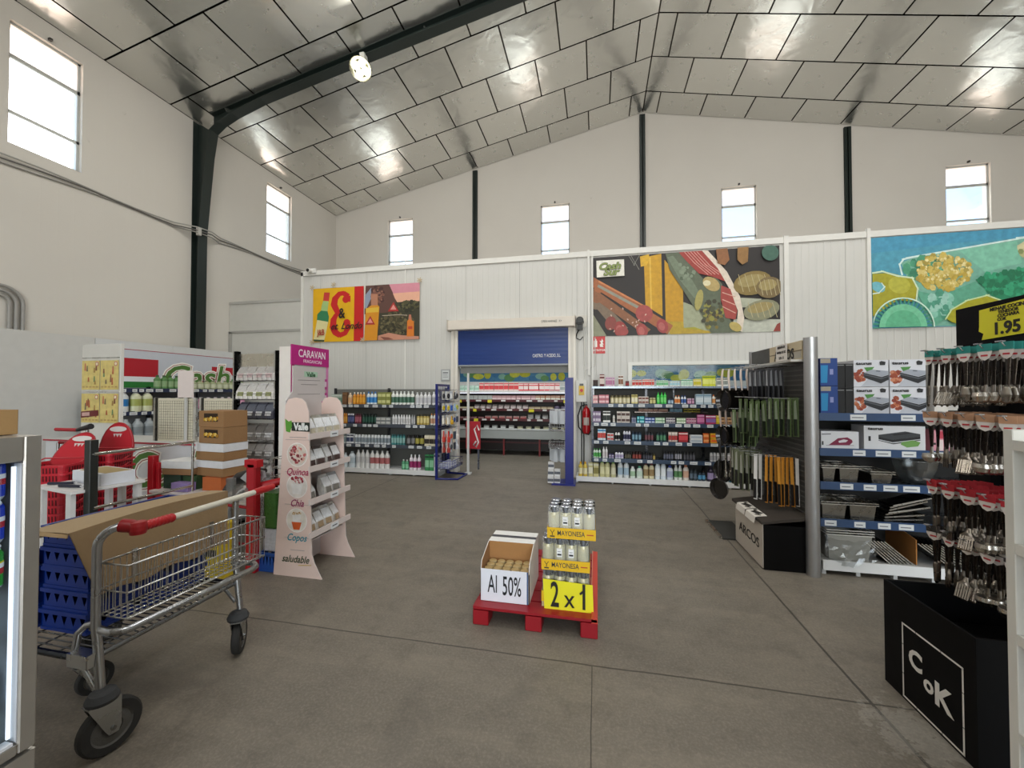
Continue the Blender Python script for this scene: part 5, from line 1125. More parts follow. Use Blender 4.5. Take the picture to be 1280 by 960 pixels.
for j in (0, 1):
    carton('blue_box', 'dark blue appliance box behind the steel pillar, %s one' % ('lower', 'upper')[j], 1.95, 2.085, 4.06, 4.42, 1.402 + .248 * j, 1.402 + .248 * j + .244, '1c2a6c', '1f3f80', blueart, 'blue boxes')
    for i in (0, 1):
        carton('black_box', 'slim black box beside the blue boxes, %s %s' % (('lower', 'upper')[j], ('left', 'right')[i]), 2.089 + .066 * i, 2.151 + .066 * i, 4.08, 4.40, 1.402 + .222 * j, 1.402 + .222 * j + .219, '1a1a1c', '151516', lambda A: A.poly([(10, 4), (90, 4), (90, 7), (10, 7)], '8c8c8c'), 'slim black boxes')
carton('white_box', 'plain white narrow box next to the contact grill boxes', 2.79, 2.885, 4.05, 4.40, 1.402, 1.83, 'c8c4bc', 'd4d0c8')
def ironart(A):
    A.poly([(20, 80), (45, 40), (70, 34), (82, 48), (84, 60), (76, 78)], '7c1c40'); A.poly([(46, 56), (60, 46), (72, 50), (66, 62), (48, 66)], 'd8d4d8'); A.stroke([(20, 82), (80, 80)], 4, 'a8a0a8'); A.poly([(2, 58), (6, 58), (6, 80), (2, 80)], '222226'); A.stroke([(4, 18), (24, 16)], 5, '5c5c64')
carton('iron_box', 'white box printed with a dark red steam iron', 1.955, 2.245, 4.07, 4.30, 1.092, 1.245, 'd0d0d4', 'd6d7da', ironart)
def vacart(A):
    A.poly([(24, 38), (68, 22), (92, 32), (92, 42), (46, 58), (24, 46)], '3a3c40'); A.poly([(24, 46), (46, 58), (92, 42), (92, 58), (48, 76), (24, 62)], '1d1e20'); A.poly([(24, 56), (47, 68), (92, 52), (92, 55), (48, 72), (24, 60)], 'c0c4c8'); A.poly([(46, 36), (74, 27), (77, 29), (50, 39)], '101010')
    A.poly([(62, 66), (80, 58), (92, 66), (88, 82), (70, 88), (60, 76)], '6c9a50'); A.poly([(7, 44), (11, 44), (11, 64), (7, 64)], '2a2a2c')
carton('sealer_box', 'wide white box printed with a black vacuum sealer', 2.285, 2.735, 4.07, 4.25, 1.092, 1.30, 'd0d0d4', 'd4d5d8', vacart, None, ('taurus', .18, .88, .034))
def redart(A):
    A.poly([(20, 5), (95, 5), (95, 40), (20, 40)], 'b83c50'); A.poly([(22, 46), (46, 46), (46, 96), (22, 96)], 'e0d0cc'); A.poly([(54, 46), (92, 46), (92, 80), (54, 80)], 'd8c0c0'); A.poly([(2, 60), (18, 60), (18, 70), (2, 70)], '2c2c2c')
carton('pink_box', 'pink and white box at the right end beside the vacuum sealer box', 2.775, 2.96, 4.07, 4.25, 1.092, 1.27, 'c8808c', 'd0909c', redart)
def gnpan(x, y, z, W, D, H, lab, grp, name='steel_pan', n=1, colr='9a968e', mat='metal', rz=0):
    t = thing(name, lab, 'pan', (x, y, z), rz, grp)
    m = MB(); a = .012; th = .003
    def ring(x0, x1, y0, y1, z): return [(x0, y0, z), (x1, y0, z), (x1, y1, z), (x0, y1, z)]
    o0 = ring(a, W - a, a, D - a, 0); o1 = ring(0, W, 0, D, H); i1 = ring(th, W - th, th, D - th, H); i0 = ring(a + th, W - a - th, a + th, D - a - th, th)
    m.add(o0 + o1, [(3, 2, 1, 0), (0, 1, 5, 4), (1, 2, 6, 5), (2, 3, 7, 6), (3, 0, 4, 7)], colr); m.add(i0 + i1, [(0, 1, 2, 3), (4, 5, 1, 0), (5, 6, 2, 1), (6, 7, 3, 2), (7, 4, 0, 3)], colr)
    m.build('pan_body', mat, t)
    r = MB(); e = .014
    for k in range(n):
        zz = H + .018 * k
        r.box(-e, W + e, -e, th, zz - .003, zz + .003, 'd0ccc4').box(-e, W + e, D - th, D + e, zz - .003, zz + .003, 'd0ccc4').box(-e, th, th, D - th, zz - .003, zz + .003, 'd0ccc4').box(W - th, W + e, th, D - th, zz - .003, zz + .003, 'd0ccc4')
    r.build('rim', mat, t); return t
gnpan(1.97, 4.08, .797, .10, .25, .125, 'tall steel food pan, first on the middle shelf beside the pillar', 'steel food pans', n=2)
gnpan(2.10, 4.08, .797, .15, .25, .125, 'tall steel food pan, second on the middle shelf', 'steel food pans', n=2)
gnpan(2.34, 4.08, .797, .16, .25, .085, 'shallow steel food pan beside the clear glass bowl', 'steel food pans', n=2)
gnpan(1.96, 4.08, .472, .19, .28, .13, 'steel food pan on the fourth shelf, nearest the pillar', 'wide steel food pans', n=2)
gnpan(2.175, 4.08, .472, .20, .28, .13, 'steel food pan on the fourth shelf beside the loose trays', 'wide steel food pans', n=2)
bw = thing('glass_bowl', 'large clear bowl on the middle shelf', 'bowl', (2.74, 4.20, .797))
MB().lathe([(0, 0), (.07, 0), (.10, .03), (.135, .12), (.15, .20), (.145, .20), (.13, .12), (.095, .035), (.065, .008), (0, .008)], 28, (0, 0, 0), 'b8b8b4').build('bowl_body', 'film', bw); MB().tube([(.148 * math.cos(k * PI / 14), .148 * math.sin(k * PI / 14), .20) for k in range(28)], .004, 'd8d8d4', 6, closed=True).build('rim', 'film', bw)
for k in range(7):
    m = MB().box(0, .30, 0, .20, -.003, .0, ['7d7a74', '9c9992', '6a6762'][k % 3]).box(0, .30, -.006, 0, -.004, .008, 'c4c2bc').box(0, .006, 0, .20, 0, .008, 'b0aea8').box(.294, .30, 0, .20, 0, .008, 'b0aea8')
    tag(m.build('flat_tray', 'metal', None, (2.44 + .012 * k, 4.10 + .01 * (k % 3), .478 + .021 * k), (0, -.05 - .06 * k if k < 4 else -.30, random.uniform(-.2, .2))), 'thin steel tray in the loose pile on the fourth shelf', 'tray', 'loose trays on the fourth shelf')
cr = thing('plastic_crates', 'clear plastic wrapped nest of pale containers on the white base shelf', 'container', (1.99, 4.06, .117))
MB().add([(.02, .02, 0), (.32, .02, 0), (.32, .30, 0), (.02, .30, 0), (0, 0, .22), (.34, 0, .22), (.34, .33, .22), (0, .33, .22)], [(3, 2, 1, 0), (0, 1, 5, 4), (1, 2, 6, 5), (2, 3, 7, 6), (3, 0, 4, 7)], 'a8a69e').build('container', 'plastic', cr)
for k in range(3):
    z = .22 + .02 * k; MB().box(-.012, .352, -.012, .0, z, z + .006, 'd0cec6').box(-.012, .0, 0, .33, z, z + .006, 'd0cec6').box(.34, .352, 0, .33, z, z + .006, 'd0cec6').box(-.012, .352, .33, .342, z, z + .006, 'd0cec6').build('rim', 'plastic', cr)
f = MB(); N = 12
vv = [(-.03 + .38 * i / N + random.uniform(-.01, .01), -.03 - .03 * math.sin(PI * i / N) + random.uniform(-.012, .012), -.03 * math.sin(PI * i / N) + .22 * j / 6 + random.uniform(-.008, .008)) for j in range(7) for i in range(N + 1)]
f.add(vv, [(j * (N + 1) + i, j * (N + 1) + i + 1, (j + 1) * (N + 1) + i + 1, (j + 1) * (N + 1) + i) for j in range(6) for i in range(N)], 'ffffff', False); f.build('film_wrap', 'film', cr)
def fan(x, n, dx, z, L, tilt, lab, grp):
    for k in range(n):
        m = MB().box(-.002, .002, 0, .24, 0, L, ['4a4844', '5a5853', '3c3a37'][k % 3]).box(-.004, .004, -.005, 0, 0, L, 'f0efe8')
        tag(m.build('baking_tray', 'metal', None, (x + dx * k, 4.07 + .003 * k, z), (0, -tilt - .01 * k, 0)), lab, 'tray', grp)
fan(2.46, 7, .030, .118, .27, .80, 'steel tray leaning in the row left of the brown cardboard', 'trays leaning left of the cardboard')
fan(2.90, 9, .032, .118, .30, .90, 'steel tray leaning in the row right of the brown cardboard', 'trays leaning right of the cardboard')
tag(MB().prism([(4.08, .118), (4.45, .118), (4.45, .40), (4.08, .33)], 'x', 2.66, 2.668, 'b0763c').build('cardboard_divider', 'card'), 'brown cardboard divider standing between the leaning steel trays', 'cardboard')

# ---------------------------------------------------------------- cutlery display
cd = thing('cutlery_display', 'black cutlery display with price header, hooks and open base', 'display stand', (0, 0, 0))
x0, x1, y0, y1, zt = 1.56, 2.12, 2.075, 2.63, .555
BK = '0b0b0c'
m = MB().box(x0, x0 + .012, y0, y1, 0, zt, BK).box(x0 + .012, x1, y0, y0 + .012, 0, zt, BK).box(x0 + .012, x1, y1 - .012, y1, 0, zt, BK).box(x1 - .012, x1, y0 + .012, y1 - .012, 0, zt, BK).box(x0 + .012, x1 - .012, y0 + .012, y1 - .012, 0, .36, '0a0a0a')
m.build('base', 'black', cd)
MB().box(2.09, 2.12, 2.08, 2.63, zt, 1.84, '0a0a0b').box(2.045, 2.06, 2.63, 2.80, zt, 1.84, '0a0a0b').box(2.045, 2.12, 2.615, 2.63, zt, 1.84, '0a0a0b').build('back_board', 'black', cd)
MB().box(1.885, 1.905, 1.84, 2.585, 1.825, 2.035, '0c0c10').box(1.905, 2.12, 2.57, 2.585, 1.825, 1.85, '0c0c10').box(1.905, 2.12, 2.10, 2.115, 1.825, 1.85, '0c0c10').build('header', 'black', cd)
l = MB(); xx = x0 - .0012
def bar(ya, za, yb_2, zb):
    l.box(xx - .001, xx, min(ya, yb_2), max(ya, yb_2), min(za, zb), max(za, zb), 'ebe8e2')
for a, b_ in ((2.135, 2.25), (2.255, 2.40), (2.405, 2.495)): bar(a, .385, b_, .393); bar(a, .012, b_, .020)
for a, b_ in ((.015, .13), (.134, .28), (.284, .39)): bar(2.487, a, 2.495, b_); bar(2.135, a, 2.143, b_)
l.build('outline', 'paper', cd)
text('C', (xx - .002, 2.405, .245), .125, 'ebe8e2', '-x', cd, bold=.035); text('o', (xx - .002, 2.325, .185), .11, 'ebe8e2', '-x', cd, bold=.03); text('K', (xx - .002, 2.245, .175), .145, 'ebe8e2', '-x', cd, bold=.035)
ys = thing('price_sign', 'torn yellow price sign with 1.95 on the black header', 'sign', (1.883, 0, 0))
MB().prism([(2.445, 2.005), (2.13, 2.02), (2.13, 1.865), (2.435, 1.855), (2.425, 1.885), (2.45, 1.90), (2.447, 1.92)], 'x', -.003, -.001, 'e3dc2a').build('paper', 'paper', ys)
for b_, yy, zz, ss, bo in (('MENAJE COCINA', 2.30, 1.996, .023, .03), ('TENEDOR', 2.30, 1.977, .021, .03), ('CUCHARA', 2.30, 1.959, .021, .03), ('COK', 2.33, 1.942, .020, .03), ('1.95', 2.31, 1.898, .078, .035)): text(b_, (-.0045, yy, zz), ss, '15130c', '-x', ys, sx=1.0, bold=bo)
hk = MB(); ROWS = [(1.82, '2a8c84', 'teal', 'top'), (1.49, 'b88c6c', 'copper coloured', 'second'), (1.12, 'b0202c', 'red', 'third'), (.875, '34302e', 'dark', 'lowest')]
HY = [2.60, 2.495, 2.39, 2.285, 2.18]
for r, (z, *_) in enumerate(ROWS):
    for y in HY: hk.tube([(2.09, y, z - .018), (1.765, y, z - .018), (1.755, y, z - .002)], .003, 'c0c0c0', 5).box(1.74, 1.76, y - .012, y + .012, z - .002, z + .004, 'c8c8c8')
hk.build('hooks', 'metal', cd)
def utensil(kind):
    m = MB(); S = '857e75'; Dk = '332e2a'; L = .30
    def rib(pts, c): # pts: (half width y, z, x)
        v = []
        for wy, z, x in pts: v += [(x, -wy, z), (x, wy, z), (x + .004, -wy, z), (x + .004, wy, z)]
        for i in range(len(pts) - 1):
            b = i * 4; m.add(v[b:b + 8], [(0, 1, 5, 4), (3, 2, 6, 7), (2, 0, 4, 6), (1, 3, 7, 5)], c, True)
    hc = Dk if kind != 'spoon' else '4c4640'
    rib([(.010, -.035, 0), (.012, -.06, 0), (.009, -.12, 0), (.006, -.19, -.002)], hc)
    if kind == 'spoon': m.lathe([(0, -.045), (.016, -.03), (.024, 0), (.016, .03), (0, .045)], 12, (-.006, 0, -.235), 'a09a90', sx=.35)
    elif kind == 'ladle': m.lathe([(0, -.034), (.026, -.02), (.034, 0), (.030, .018), (.0, .020)], 14, (-.022, 0, -.245), 'c4beb4', sx=.8); rib([(.006, -.19, -.002), (.008, -.225, -.006)], S)
    elif kind == 'fork':
        rib([(.006, -.19, -.002), (.013, -.215, -.006), (.014, -.235, -.008)], S)
        for q in (-.011, -.0037, .0037, .011): m.box(-.009, -.005, q - .0022, q + .0022, -.285, -.235, S)
    elif kind == 'turner':
        rib([(.006, -.19, -.002), (.012, -.21, -.012), (.028, -.225, -.020)], S)
        for q in range(6): m.add([(-.020, -.028 + .0095 * q, -.225), (-.020, -.0215 + .0095 * q, -.225), (-.040, -.0215 + .0095 * q, -.29), (-.040, -.028 + .0095 * q, -.29)], [(0, 1, 2, 3)], 'b4aea4')
        m.box(-.042, -.039, -.028, .027, -.293, -.286, S)
    elif kind == 'knife': rib([(.006, -.19, -.002), (.011, -.20, -.002), (.010, -.29, -.002), (.002, -.305, -.002)], S)
    return mesh_of(m, 'utensil', 'metal')
UM = {k: utensil(k) for k in ('spoon', 'ladle', 'fork', 'turner', 'knife')}
def card(c, c2):
    m = MB()
    m.add([(-.004, -.030, 0), (-.004, .030, 0), (-.004, .030, -.045), (-.004, .018, -.068), (-.004, 0, -.078), (-.004, -.018, -.068), (-.004, -.030, -.045)], [tuple(range(7))], c2)
    m.box(-.0055, -.004, -.030, .030, -.034, .0, c); m.box(-.0062, -.0055, -.014, .014, -.058, -.050, 'b8323a'); return mesh_of(m, 'card', 'paper')
PLAN = [['knife', 'turner', 'spoon', 'ladle', 'spoon'], ['ladle', 'fork', 'turner', 'ladle', 'knife'], ['knife', 'fork', 'turner', 'ladle', 'spoon'], ['knife', 'fork', 'turner', 'ladle', 'ladle']]
NICE = {'knife': 'knife', 'turner': 'slotted turner', 'spoon': 'spoon', 'ladle': 'ladle', 'fork': 'fork'}
WH = ['inner end', 'second from inner end', 'middle', 'second from the aisle', 'nearest the aisle']
for r, (z, c, cn, rn) in enumerate(ROWS):
    cm = card(c, 'd9d2cc')
    for h_, y in enumerate(HY):
        k = PLAN[r][h_]; n = 10
        for q in range(n):
            o = tag(put('carded_' + NICE[k].replace(' ', '_'), UM[k], None, (1.775 + q * .027, y + random.uniform(-.004, .004), z), (random.uniform(-.05, .05), random.uniform(-.03, .03), random.uniform(-.05, .55))),
                    'steel %s on %s card in the %s cutlery row, %s' % (NICE[k], cn, rn, WH[h_]), 'utensil', 'carded utensils, %s row, hook %s' % (rn, WH[h_]))
            put('card', cm, o)

# white cabinet at the right edge
wc = thing('white_shelf_unit', 'white open shelf unit cut off by the right edge of the photo', 'shelf unit', (1.205, .85, 0))
WC = 'd6d4cc'
MB().box(0, .40, .62, .65, 0, 1.485, WC).build('side_panel', 'plastic', wc, bevel=.002); MB().box(0, .40, 0, .03, 0, 1.485, WC).build('side_panel', 'plastic', wc, bevel=.002)
MB().box(.38, .40, .03, .62, 0, 1.485, '9c9f98').build('back_panel', 'plastic', wc)
for z in (.03, .32, .60, .885, 1.15, 1.455): MB().box(.0, .38, .03, .62, z - .03, z, WC).build('shelf', 'plastic', wc)
for k, z in enumerate((.03, .32, .60, .885, 1.15)):
    m = MB().box(0, .28, 0, .5, 0, .20, 'a9ada6'); tag(m.build('grey_carton', 'card', None, (1.29, .92, z + .001)), 'grey carton inside the white open shelf unit, shelf %s' % ['nearest the floor', 'above the lowest', 'in the middle', 'below the top', 'at the top'][k], 'box', 'cartons in the white unit')

# ---------------------------------------------------------------- left wall: sign boards, cables, conduits
struct('wall_board', MB().box(-8.06, -8.0, 2.6, 4.955, 0, 2.47, 'c9c8c4').box(-8.06, -8.0, 4.965, 6.18, 0, 2.47, 'cfd0d0').box(-8.06, -8.0, 6.185, 7.50, 0, 2.47, 'cfd0d0'), 'matte', 'low pale grey panel partition along the left wall')
sb = thing('shop_sign', 'printed wall sign with red and green blocks and Cash lettering', 'sign', (-7.999, 0, 0))
MB().box(0, .004, 5.10, 7.49, .9, 2.34, 'c4c8d2').box(.004, .0052, 5.10, 7.49, 2.325, 2.337, 'a02432').build('print_board', 'paper', sb)
MB().box(.004, .0055, 5.36, 5.92, 1.86, 2.18, 'b01828').box(.004, .0055, 5.36, 5.92, 1.62, 1.77, '2c7a34').box(.004, .0055, 5.36, 5.90, 1.77, 1.86, 'e4e6ea').build('colour_blocks', 'paper', sb); MB().box(.004, .0055, 6.98, 7.48, 1.95, 2.12, 'b01828').box(.004, .0055, 7.0, 7.48, 1.72, 1.87, '2c7a34').build('colour_blocks', 'paper', sb)
cash(sb, .006, 6.66, 1.85, .68, '+x', False)
cb_ = thing('cable_bundle', 'grey cables running along the left wall and around the green column', 'cable', (0, 0, 0))
for k in range(3):
    pts = []
    for i in range(41):
        y = -2 + 13.3 * i / 40; x = XL + .02 + .015 * k
        if abs(y - 6.8) < .35: x = XL + .21
        pts.append((x, y, 4.80 + .015 * (y) + .035 * k - .03 * math.sin(y * 2.1 + k)))
    MB().tube(pts, .012, ['8c8a84', '6c6a66', 'a8a6a0'][k], 6).build('cable', 'plastic', cb_)
MB().box(XL + .17, XL + .24, 6.66, 6.72, 4.82, 4.98, 'b8b6b0').build('junction_box', 'plastic', cb_)
for k in range(3):
    r = .10 + .07 * k; XC = XL + .035; yc, zc = 3.98, 2.86
    MB_ = MB().tube([(XC, yc - .6, zc + r)] + [(XC, yc + r * math.sin(a * PI / 12), zc + r * math.cos(a * PI / 12)) for a in range(7)] + [(XC, yc + r, 2.2)], .022, '9a9894', 8)
    tag(MB_.build('conduit_bend', 'plastic'), 'grey bent conduit low on the left wall, %s of three nested bends' % ('innermost', 'middle', 'outermost')[k], 'conduit', 'nested conduit bends')

# shelving with large bottles along the left wall
g = gondola('side_shelving', 'shelving with large bottles standing below the Cash wall sign', 0, 2.7, 0, (.80, 1.26, 1.64), 1.66, .12, depth=.42, railc='26304e', backc='8c8e90')
g.location = (-7.42, 4.72, 0); g.rotation_euler = (0, 0, PI / 2)
def row_x(y0, y1, n, kind, h, b, c, l, z, lab, x=-7.49):
    w = (y1 - y0) / n
    for i in range(n): goods(kind, min(w * .93, .16), h, b, c, l, (x, y0 + w * (i + .5), z), lab, lab, PI / 2)
row_x(4.80, 5.10, 2, 'jug', .34, 'd8dcdc', 'e4e4e4', '2c78b8', 1.26, 'large white bottle with blue label below the red and green sign block')
row_x(5.12, 5.46, 2, 'jug', .34, 'd8dab8', 'e4e4dc', 'a8b060', 1.26, 'large cream bottle with olive label below the sign block')
row_x(5.50, 7.30, 12, 'jug', .22, 'c880a4', 'd8d0d4', 'dca8c0', 1.26, 'pink bottle on the shelf below the Cash lettering')
row_x(4.80, 5.50, 4, 'jug', .34, 'a8b0b4', 'b8bcc0', '8c9498', .80, 'large grey bottle on the lower side shelf')
row_x(5.55, 7.3, 10, 'jug', .30, 'b8bcb4', 'a8b0a8', '98a49c', .80, 'pale grey green bottle on the lower side shelf')
row_x(5.48, 6.02, 5, 'bottle', .24, '5c8c50', '3c5c38', '90b080', 1.64, 'green bottle on top of the side shelving')
row_x(6.10, 7.3, 9, 'bottle', .17, 'a8b088', '7c8460', 'c8ccb0', 1.64, 'pale olive bottle on top of the side shelving')

# ---------------------------------------------------------------- checkout counter with flyer board and grid panels
ct = thing('checkout_counter', 'white checkout counter with thin red edge and Cash logo on its front', 'counter', (0, 4.0, 0))
MB().box(-7.3, -4.32, 0, .60, 0, .93, 'd9dadc').build('counter_body', 'plastic', ct, bevel=.005)
MB().box(-7.32, -4.30, -.015, .62, .935, .955, 'd4d4d2').box(-7.32, -4.30, -.018, -.015, .935, .955, 'b02438').build('counter_top', 'plastic', ct)
MB().box(-7.3, -4.32, -.004, -.001, .05, .06, 'b02438').build('skirting', 'plastic', ct)
cash(ct, -5.25, -.005, .60, .62)
fb = thing('flyer_board', 'white upright board with yellow leaflets above the red baskets', 'notice board', (0, 3.90, 0))
MB().box(-6.49, -5.85, -.01, .03, 0, 2.20, 'd8d6d0').build('board', 'plastic', fb, bevel=.003)
MB().box(-6.48, -5.86, -.016, -.011, 2.02, 2.03, 'b8b6b0').build('clip_rail', 'metal', fb); MB().box(-6.48, -5.86, -.016, -.011, 1.58, 1.60, 'e8e6e0').build('clip_rail', 'metal', fb)
def flyart(sd):
    def f(A):
        rnd = random.Random(sd)
        for _ in range(7):
            x, y = rnd.uniform(12, 85), rnd.uniform(25, 80); c = rnd.choice(['b8643c', '6c8c5c', 'a88448', '7c6c54', 'c87858', '8c5a40']); hh = rnd.uniform(8, 18)
            A.poly([(x - 3, y - hh), (x + 3, y - hh), (x + 5, y + hh * .5), (x - 5, y + hh * .5)], c)
        for k in range(5): A.poly([(6 + 19 * k, 88), (19 + 19 * k, 88), (19 + 19 * k, 93), (6 + 19 * k, 93)], 'c0a060')
        A.ell(86, 12, 9, 8, 'c87878'); A.ell(86, 12, 6, 5, 'ece4c0')
        if sd == 2: A.poly([(2, 62), (98, 56), (98, 76), (2, 84)], '6c2424'); A.poly([(8, 66), (50, 64), (50, 76), (8, 78)], 'd8b0a8')
    return f
for i in range(2):
    for j in range(2):
        x0_ = -6.475 + .31 * i; z0_ = 1.20 + .42 * j; sd = 1 + i + 2 * (1 - j) - (0 if j else 0)
        t = thing('leaflet', 'yellow product leaflet on the white board, %s %s' % (('lower', 'upper')[j], ('left', 'right')[i]), 'leaflet', (x0_, 3.882, z0_), 0, 'leaflets on the white board')
        A = Art([(0, 0), (100, 0), (100, 100), (0, 100)], lambda u, v, d: (.30 * u, .0 - d, .37 * (1 - v)), .0004)
        A.poly([(0, 0), (100, 0), (100, 100), (0, 100)], 'dcc87c'); flyart(2 if (i == 0 and j == 0) else 3 + i + j)(A); A.m.build('sheet', 'print', t)
def gridboard(x0_, x1_, lab):
    t = thing('grid_panel', lab, 'grid panel', (x0_, 4.14, .955)); W = x1_ - x0_
    MB().box(0, .03, 0, .03, 0, .56, 'd0d0cc').box(.03, .06, 0, .03, 0, .56, '4a4a48').box(W - .04, W, 0, .03, 0, .56, 'dcdcd8').build('frame_posts', 'metal', t)
    MB().box(.06, W - .04, .012, .02, 0, .555, 'dcd6c0').build('panel', 'plastic', t)
    grid(MB(), 'y', .010, .08, W - .06, .03, .52, .035, .035, .0016, '8c8470').build('grid_wires', 'metal', t)
gridboard(-5.66, -4.98, 'white grid panel standing on the counter, nearer the yellow leaflets')
gridboard(-4.93, -4.38, 'white grid panel standing on the counter behind the brown cartons')
tag(MB().box(-5.22, -4.99, 4.10, 4.13, .956, .97, 'd8c8c4').box(-5.12, -5.09, 4.105, 4.125, .97, 1.52, 'c8c8c4').box(-5.22, -4.99, 4.10, 4.12, 1.52, 1.86, 'e4d8d4').build('blank_sign', 'paper'), 'blank pale pink card standing above the white grid panels', 'sign')

# ---------------------------------------------------------------- tall black magazine rack
mr = thing('magazine_rack', 'tall rack with black posts and wire tiers of printed packs', 'rack', (-4.28, 4.02, 0))
for x in (.0, .58): MB().box(x, x + .045, 0, .05, 0, 2.08, '141414').box(x - .018, x, .0, .03, 0, 2.08, 'b8b8b4').box(x - .02, x + .065, -.05, .45, 0, .03, '1c1c1c').build('post', 'metal', mr)
s_ = MB()
for k in range(28): s_.box(.045, .06, .01, .03, .62 + .048 * k, .64 + .048 * k, '2a2a2a')
s_.build('slots', 'plastic', mr)
MB().box(.045, .58, .03, .04, 1.88, 2.05, 'cfcabe').build('header_plate', 'metal', mr)
PKC = [('d0ccc8', 'a8a4a0', 'c8b0b0'), ('ece8e4', 'd0ccc8', '9ca070'), ('4c4c58', '606470', 'd8d8d8'), ('a8a4a0', '7c7874', 'e4e4e4'), ('8c8884', 'b4b0ac', 'e0dcd8'), ('b0acac', 'c8c4c0', '8a8680'), ('c4b8ac', 'a89c90', 'e8e0d8')]
for r, z in enumerate((1.72, 1.50, 1.27, 1.02, .80, .55, .30)):
    w = MB()
    for zz, yy in ((z, -.04), (z + .07, -.05), (z, .03)): w.tube([(.045, yy, zz), (.58, yy, zz)], .003, '6c6c6c', 5)
    for k in range(9): x = .05 + .065 * k; w.tube([(x, .03, z), (x, -.04, z), (x, -.05, z + .07)], .002, '7c7c7c', 4)
    w.build('wire_tier', 'metal', mr)
    for k in range(4):
        b, c, l = PKC[r]
        o = goods('pack', .135, .20, b, c, l, (-4.28 + .125 + .13 * k, 4.02 + .0, z + .004), 'soft printed pack in tier %s of the black post rack' % ('one', 'two', 'three', 'four', 'five', 'six', 'seven')[r], 'packs in tier %d of the rack' % (r + 1), random.uniform(-.2, .2), caps=False)
        o.rotation_euler = (-.22, 0, random.uniform(-.2, .2))

# ---------------------------------------------------------------- red shelf unit with cartons
rs = thing('red_shelf_unit', 'red framed low shelf unit loaded with cartons', 'shelf unit', (0, 0, 0))
RC = 'a81420'
MB().box(-4.55, -4.48, 3.28, 3.34, 0, .93, RC).box(-4.47, -4.43, 3.30, 3.33, .0, .86, 'b81c28').build('post', 'plastic', rs, bevel=.004)
MB().box(-3.045, -2.945, 2.995, 3.05, 0, .985, RC).box(-3.03, -2.96, 2.99, 2.995, .03, .95, 'bc2430').build('post', 'plastic', rs, bevel=.004)
MB().add([(-4.47, 3.24, .59), (-3.06, 3.06, .59), (-3.06, 3.62, .59), (-4.47, 3.62, .59), (-4.47, 3.24, .565), (-3.06, 3.06, .565), (-3.06, 3.62, .565), (-4.47, 3.62, .565)], [(0, 1, 2, 3), (7, 6, 5, 4), (4, 5, 1, 0), (5, 6, 2, 1)], 'd6cfc8').build('shelf', 'plastic', rs)
MB().tube([(-4.47, 3.24, .545), (-3.04, 3.06, .545)], .014, RC, 8).tube([(-4.45, 3.26, .20), (-3.04, 3.08, .20)], .014, RC, 8).build('front_rail', 'plastic', rs)
MB().tube([(-3.02, 3.08, .735), (-2.93, 3.12, .755), (-2.70, 3.30, .80)], .034, 'b3171f', 14).build('red_tube', 'plastic', rs)
MB().box(-3.06, -2.93, 2.99, 3.06, .925, .99, 'c01c28').build('post_cap', 'plastic', rs)
def closed_box(name, lab, x, y, z, W, D, H, c, rz, lid=None, hole=None, group=None, lidz=None):
    t = thing(name, lab, 'box', (x, y, z), rz, group)
    MB().box(-W, 0, 0, D, 0, H, c).build('carton', 'card', t, bevel=.002)
    if lid: MB().box(-W - .006, .006, -.006, D + .006, H, H + lidz, lid).build('lid', 'card', t, bevel=.002)
    if hole:
        MB().box(-W * .78, -W * .22, -.0015, -.0002, H * .35, H * .85, '2c1c08').build('opening', 'matte', t)
        m = MB(); rnd = random.Random(int(z * 100))
        for k in range(9): a = -W * .75 + W * .5 * k / 8; m.lathe([(0, -.022), (.02, -.01), (.02, .012), (0, .022)], 8, (a, -.001, H * .5 + rnd.uniform(-.008, .01)), ['c89820', 'e8c860', 'a87818'][k % 3], sy=.3)
        m.build('gold_wrapping', 'gloss', t)
    return t
bx_, by_ = -3.70, 3.36; RZ = -.12
closed_box('carton', 'brown carton with white lid, lowest of the tall stack, above the orange box', bx_, by_, .728, .38, .26, .087, '957049', RZ, 'dcdde0', None, 'cartons in the tall stack', .072)
closed_box('carton', 'brown carton with white lid, second from the bottom of the tall stack', bx_ + .004, by_ + .003, .890, .38, .26, .09, '957049', RZ + .03, 'dcdde0', None, 'cartons in the tall stack', .082)
closed_box('carton', 'brown carton with gold wrapped bottles, second from the top of the stack', bx_ + .002, by_, 1.065, .35, .26, .165, '94704a', RZ, None, True, 'cartons in the tall stack')
closed_box('carton', 'brown carton with gold wrapped bottles on top of the tall stack', bx_, by_ + .002, 1.232, .35, .26, .165, '98734c', RZ + .015, None, True, 'cartons in the tall stack')
closed_box('carton', 'orange box with white print under the brown cartons', bx_ - .01, 3.35, .592, .22, .22, .134, 'b5602f', .02)
tag(MB().box(-3.93, -3.90, 3.346, 3.349, .63, .70, 'e8dcd4').build('print_patch', 'paper'), None, None); bpy.data.objects['print_patch'].parent = None
bpy.data.objects.remove(bpy.data.objects['print_patch'])
closed_box('carton', 'dark green carton under the brown stack, left of the orange box', -4.02, 3.36, .592, .17, .2, .134, '35502f', .03)
closed_box('carton', 'small purple box on the red framed shelf', -4.0, 3.25, .592, .20, .09, .085, '8c78a8', .02)
closed_box('carton', 'flat brown carton with white lid in the short stack', -4.06, 3.33, .74, .34, .24, .065, '906c48', .06, 'd8d8d6', None, None, .075)
closed_box('carton', 'dark green flat box under the short white lidded stack', -4.20, 3.34, .592, .22, .22, .146, '2e4436', 0)
ht = thing('hand_tool', 'black hand tool with pointed silver plate lying above the red tube', 'tool', (-3.17, 3.16, .80))
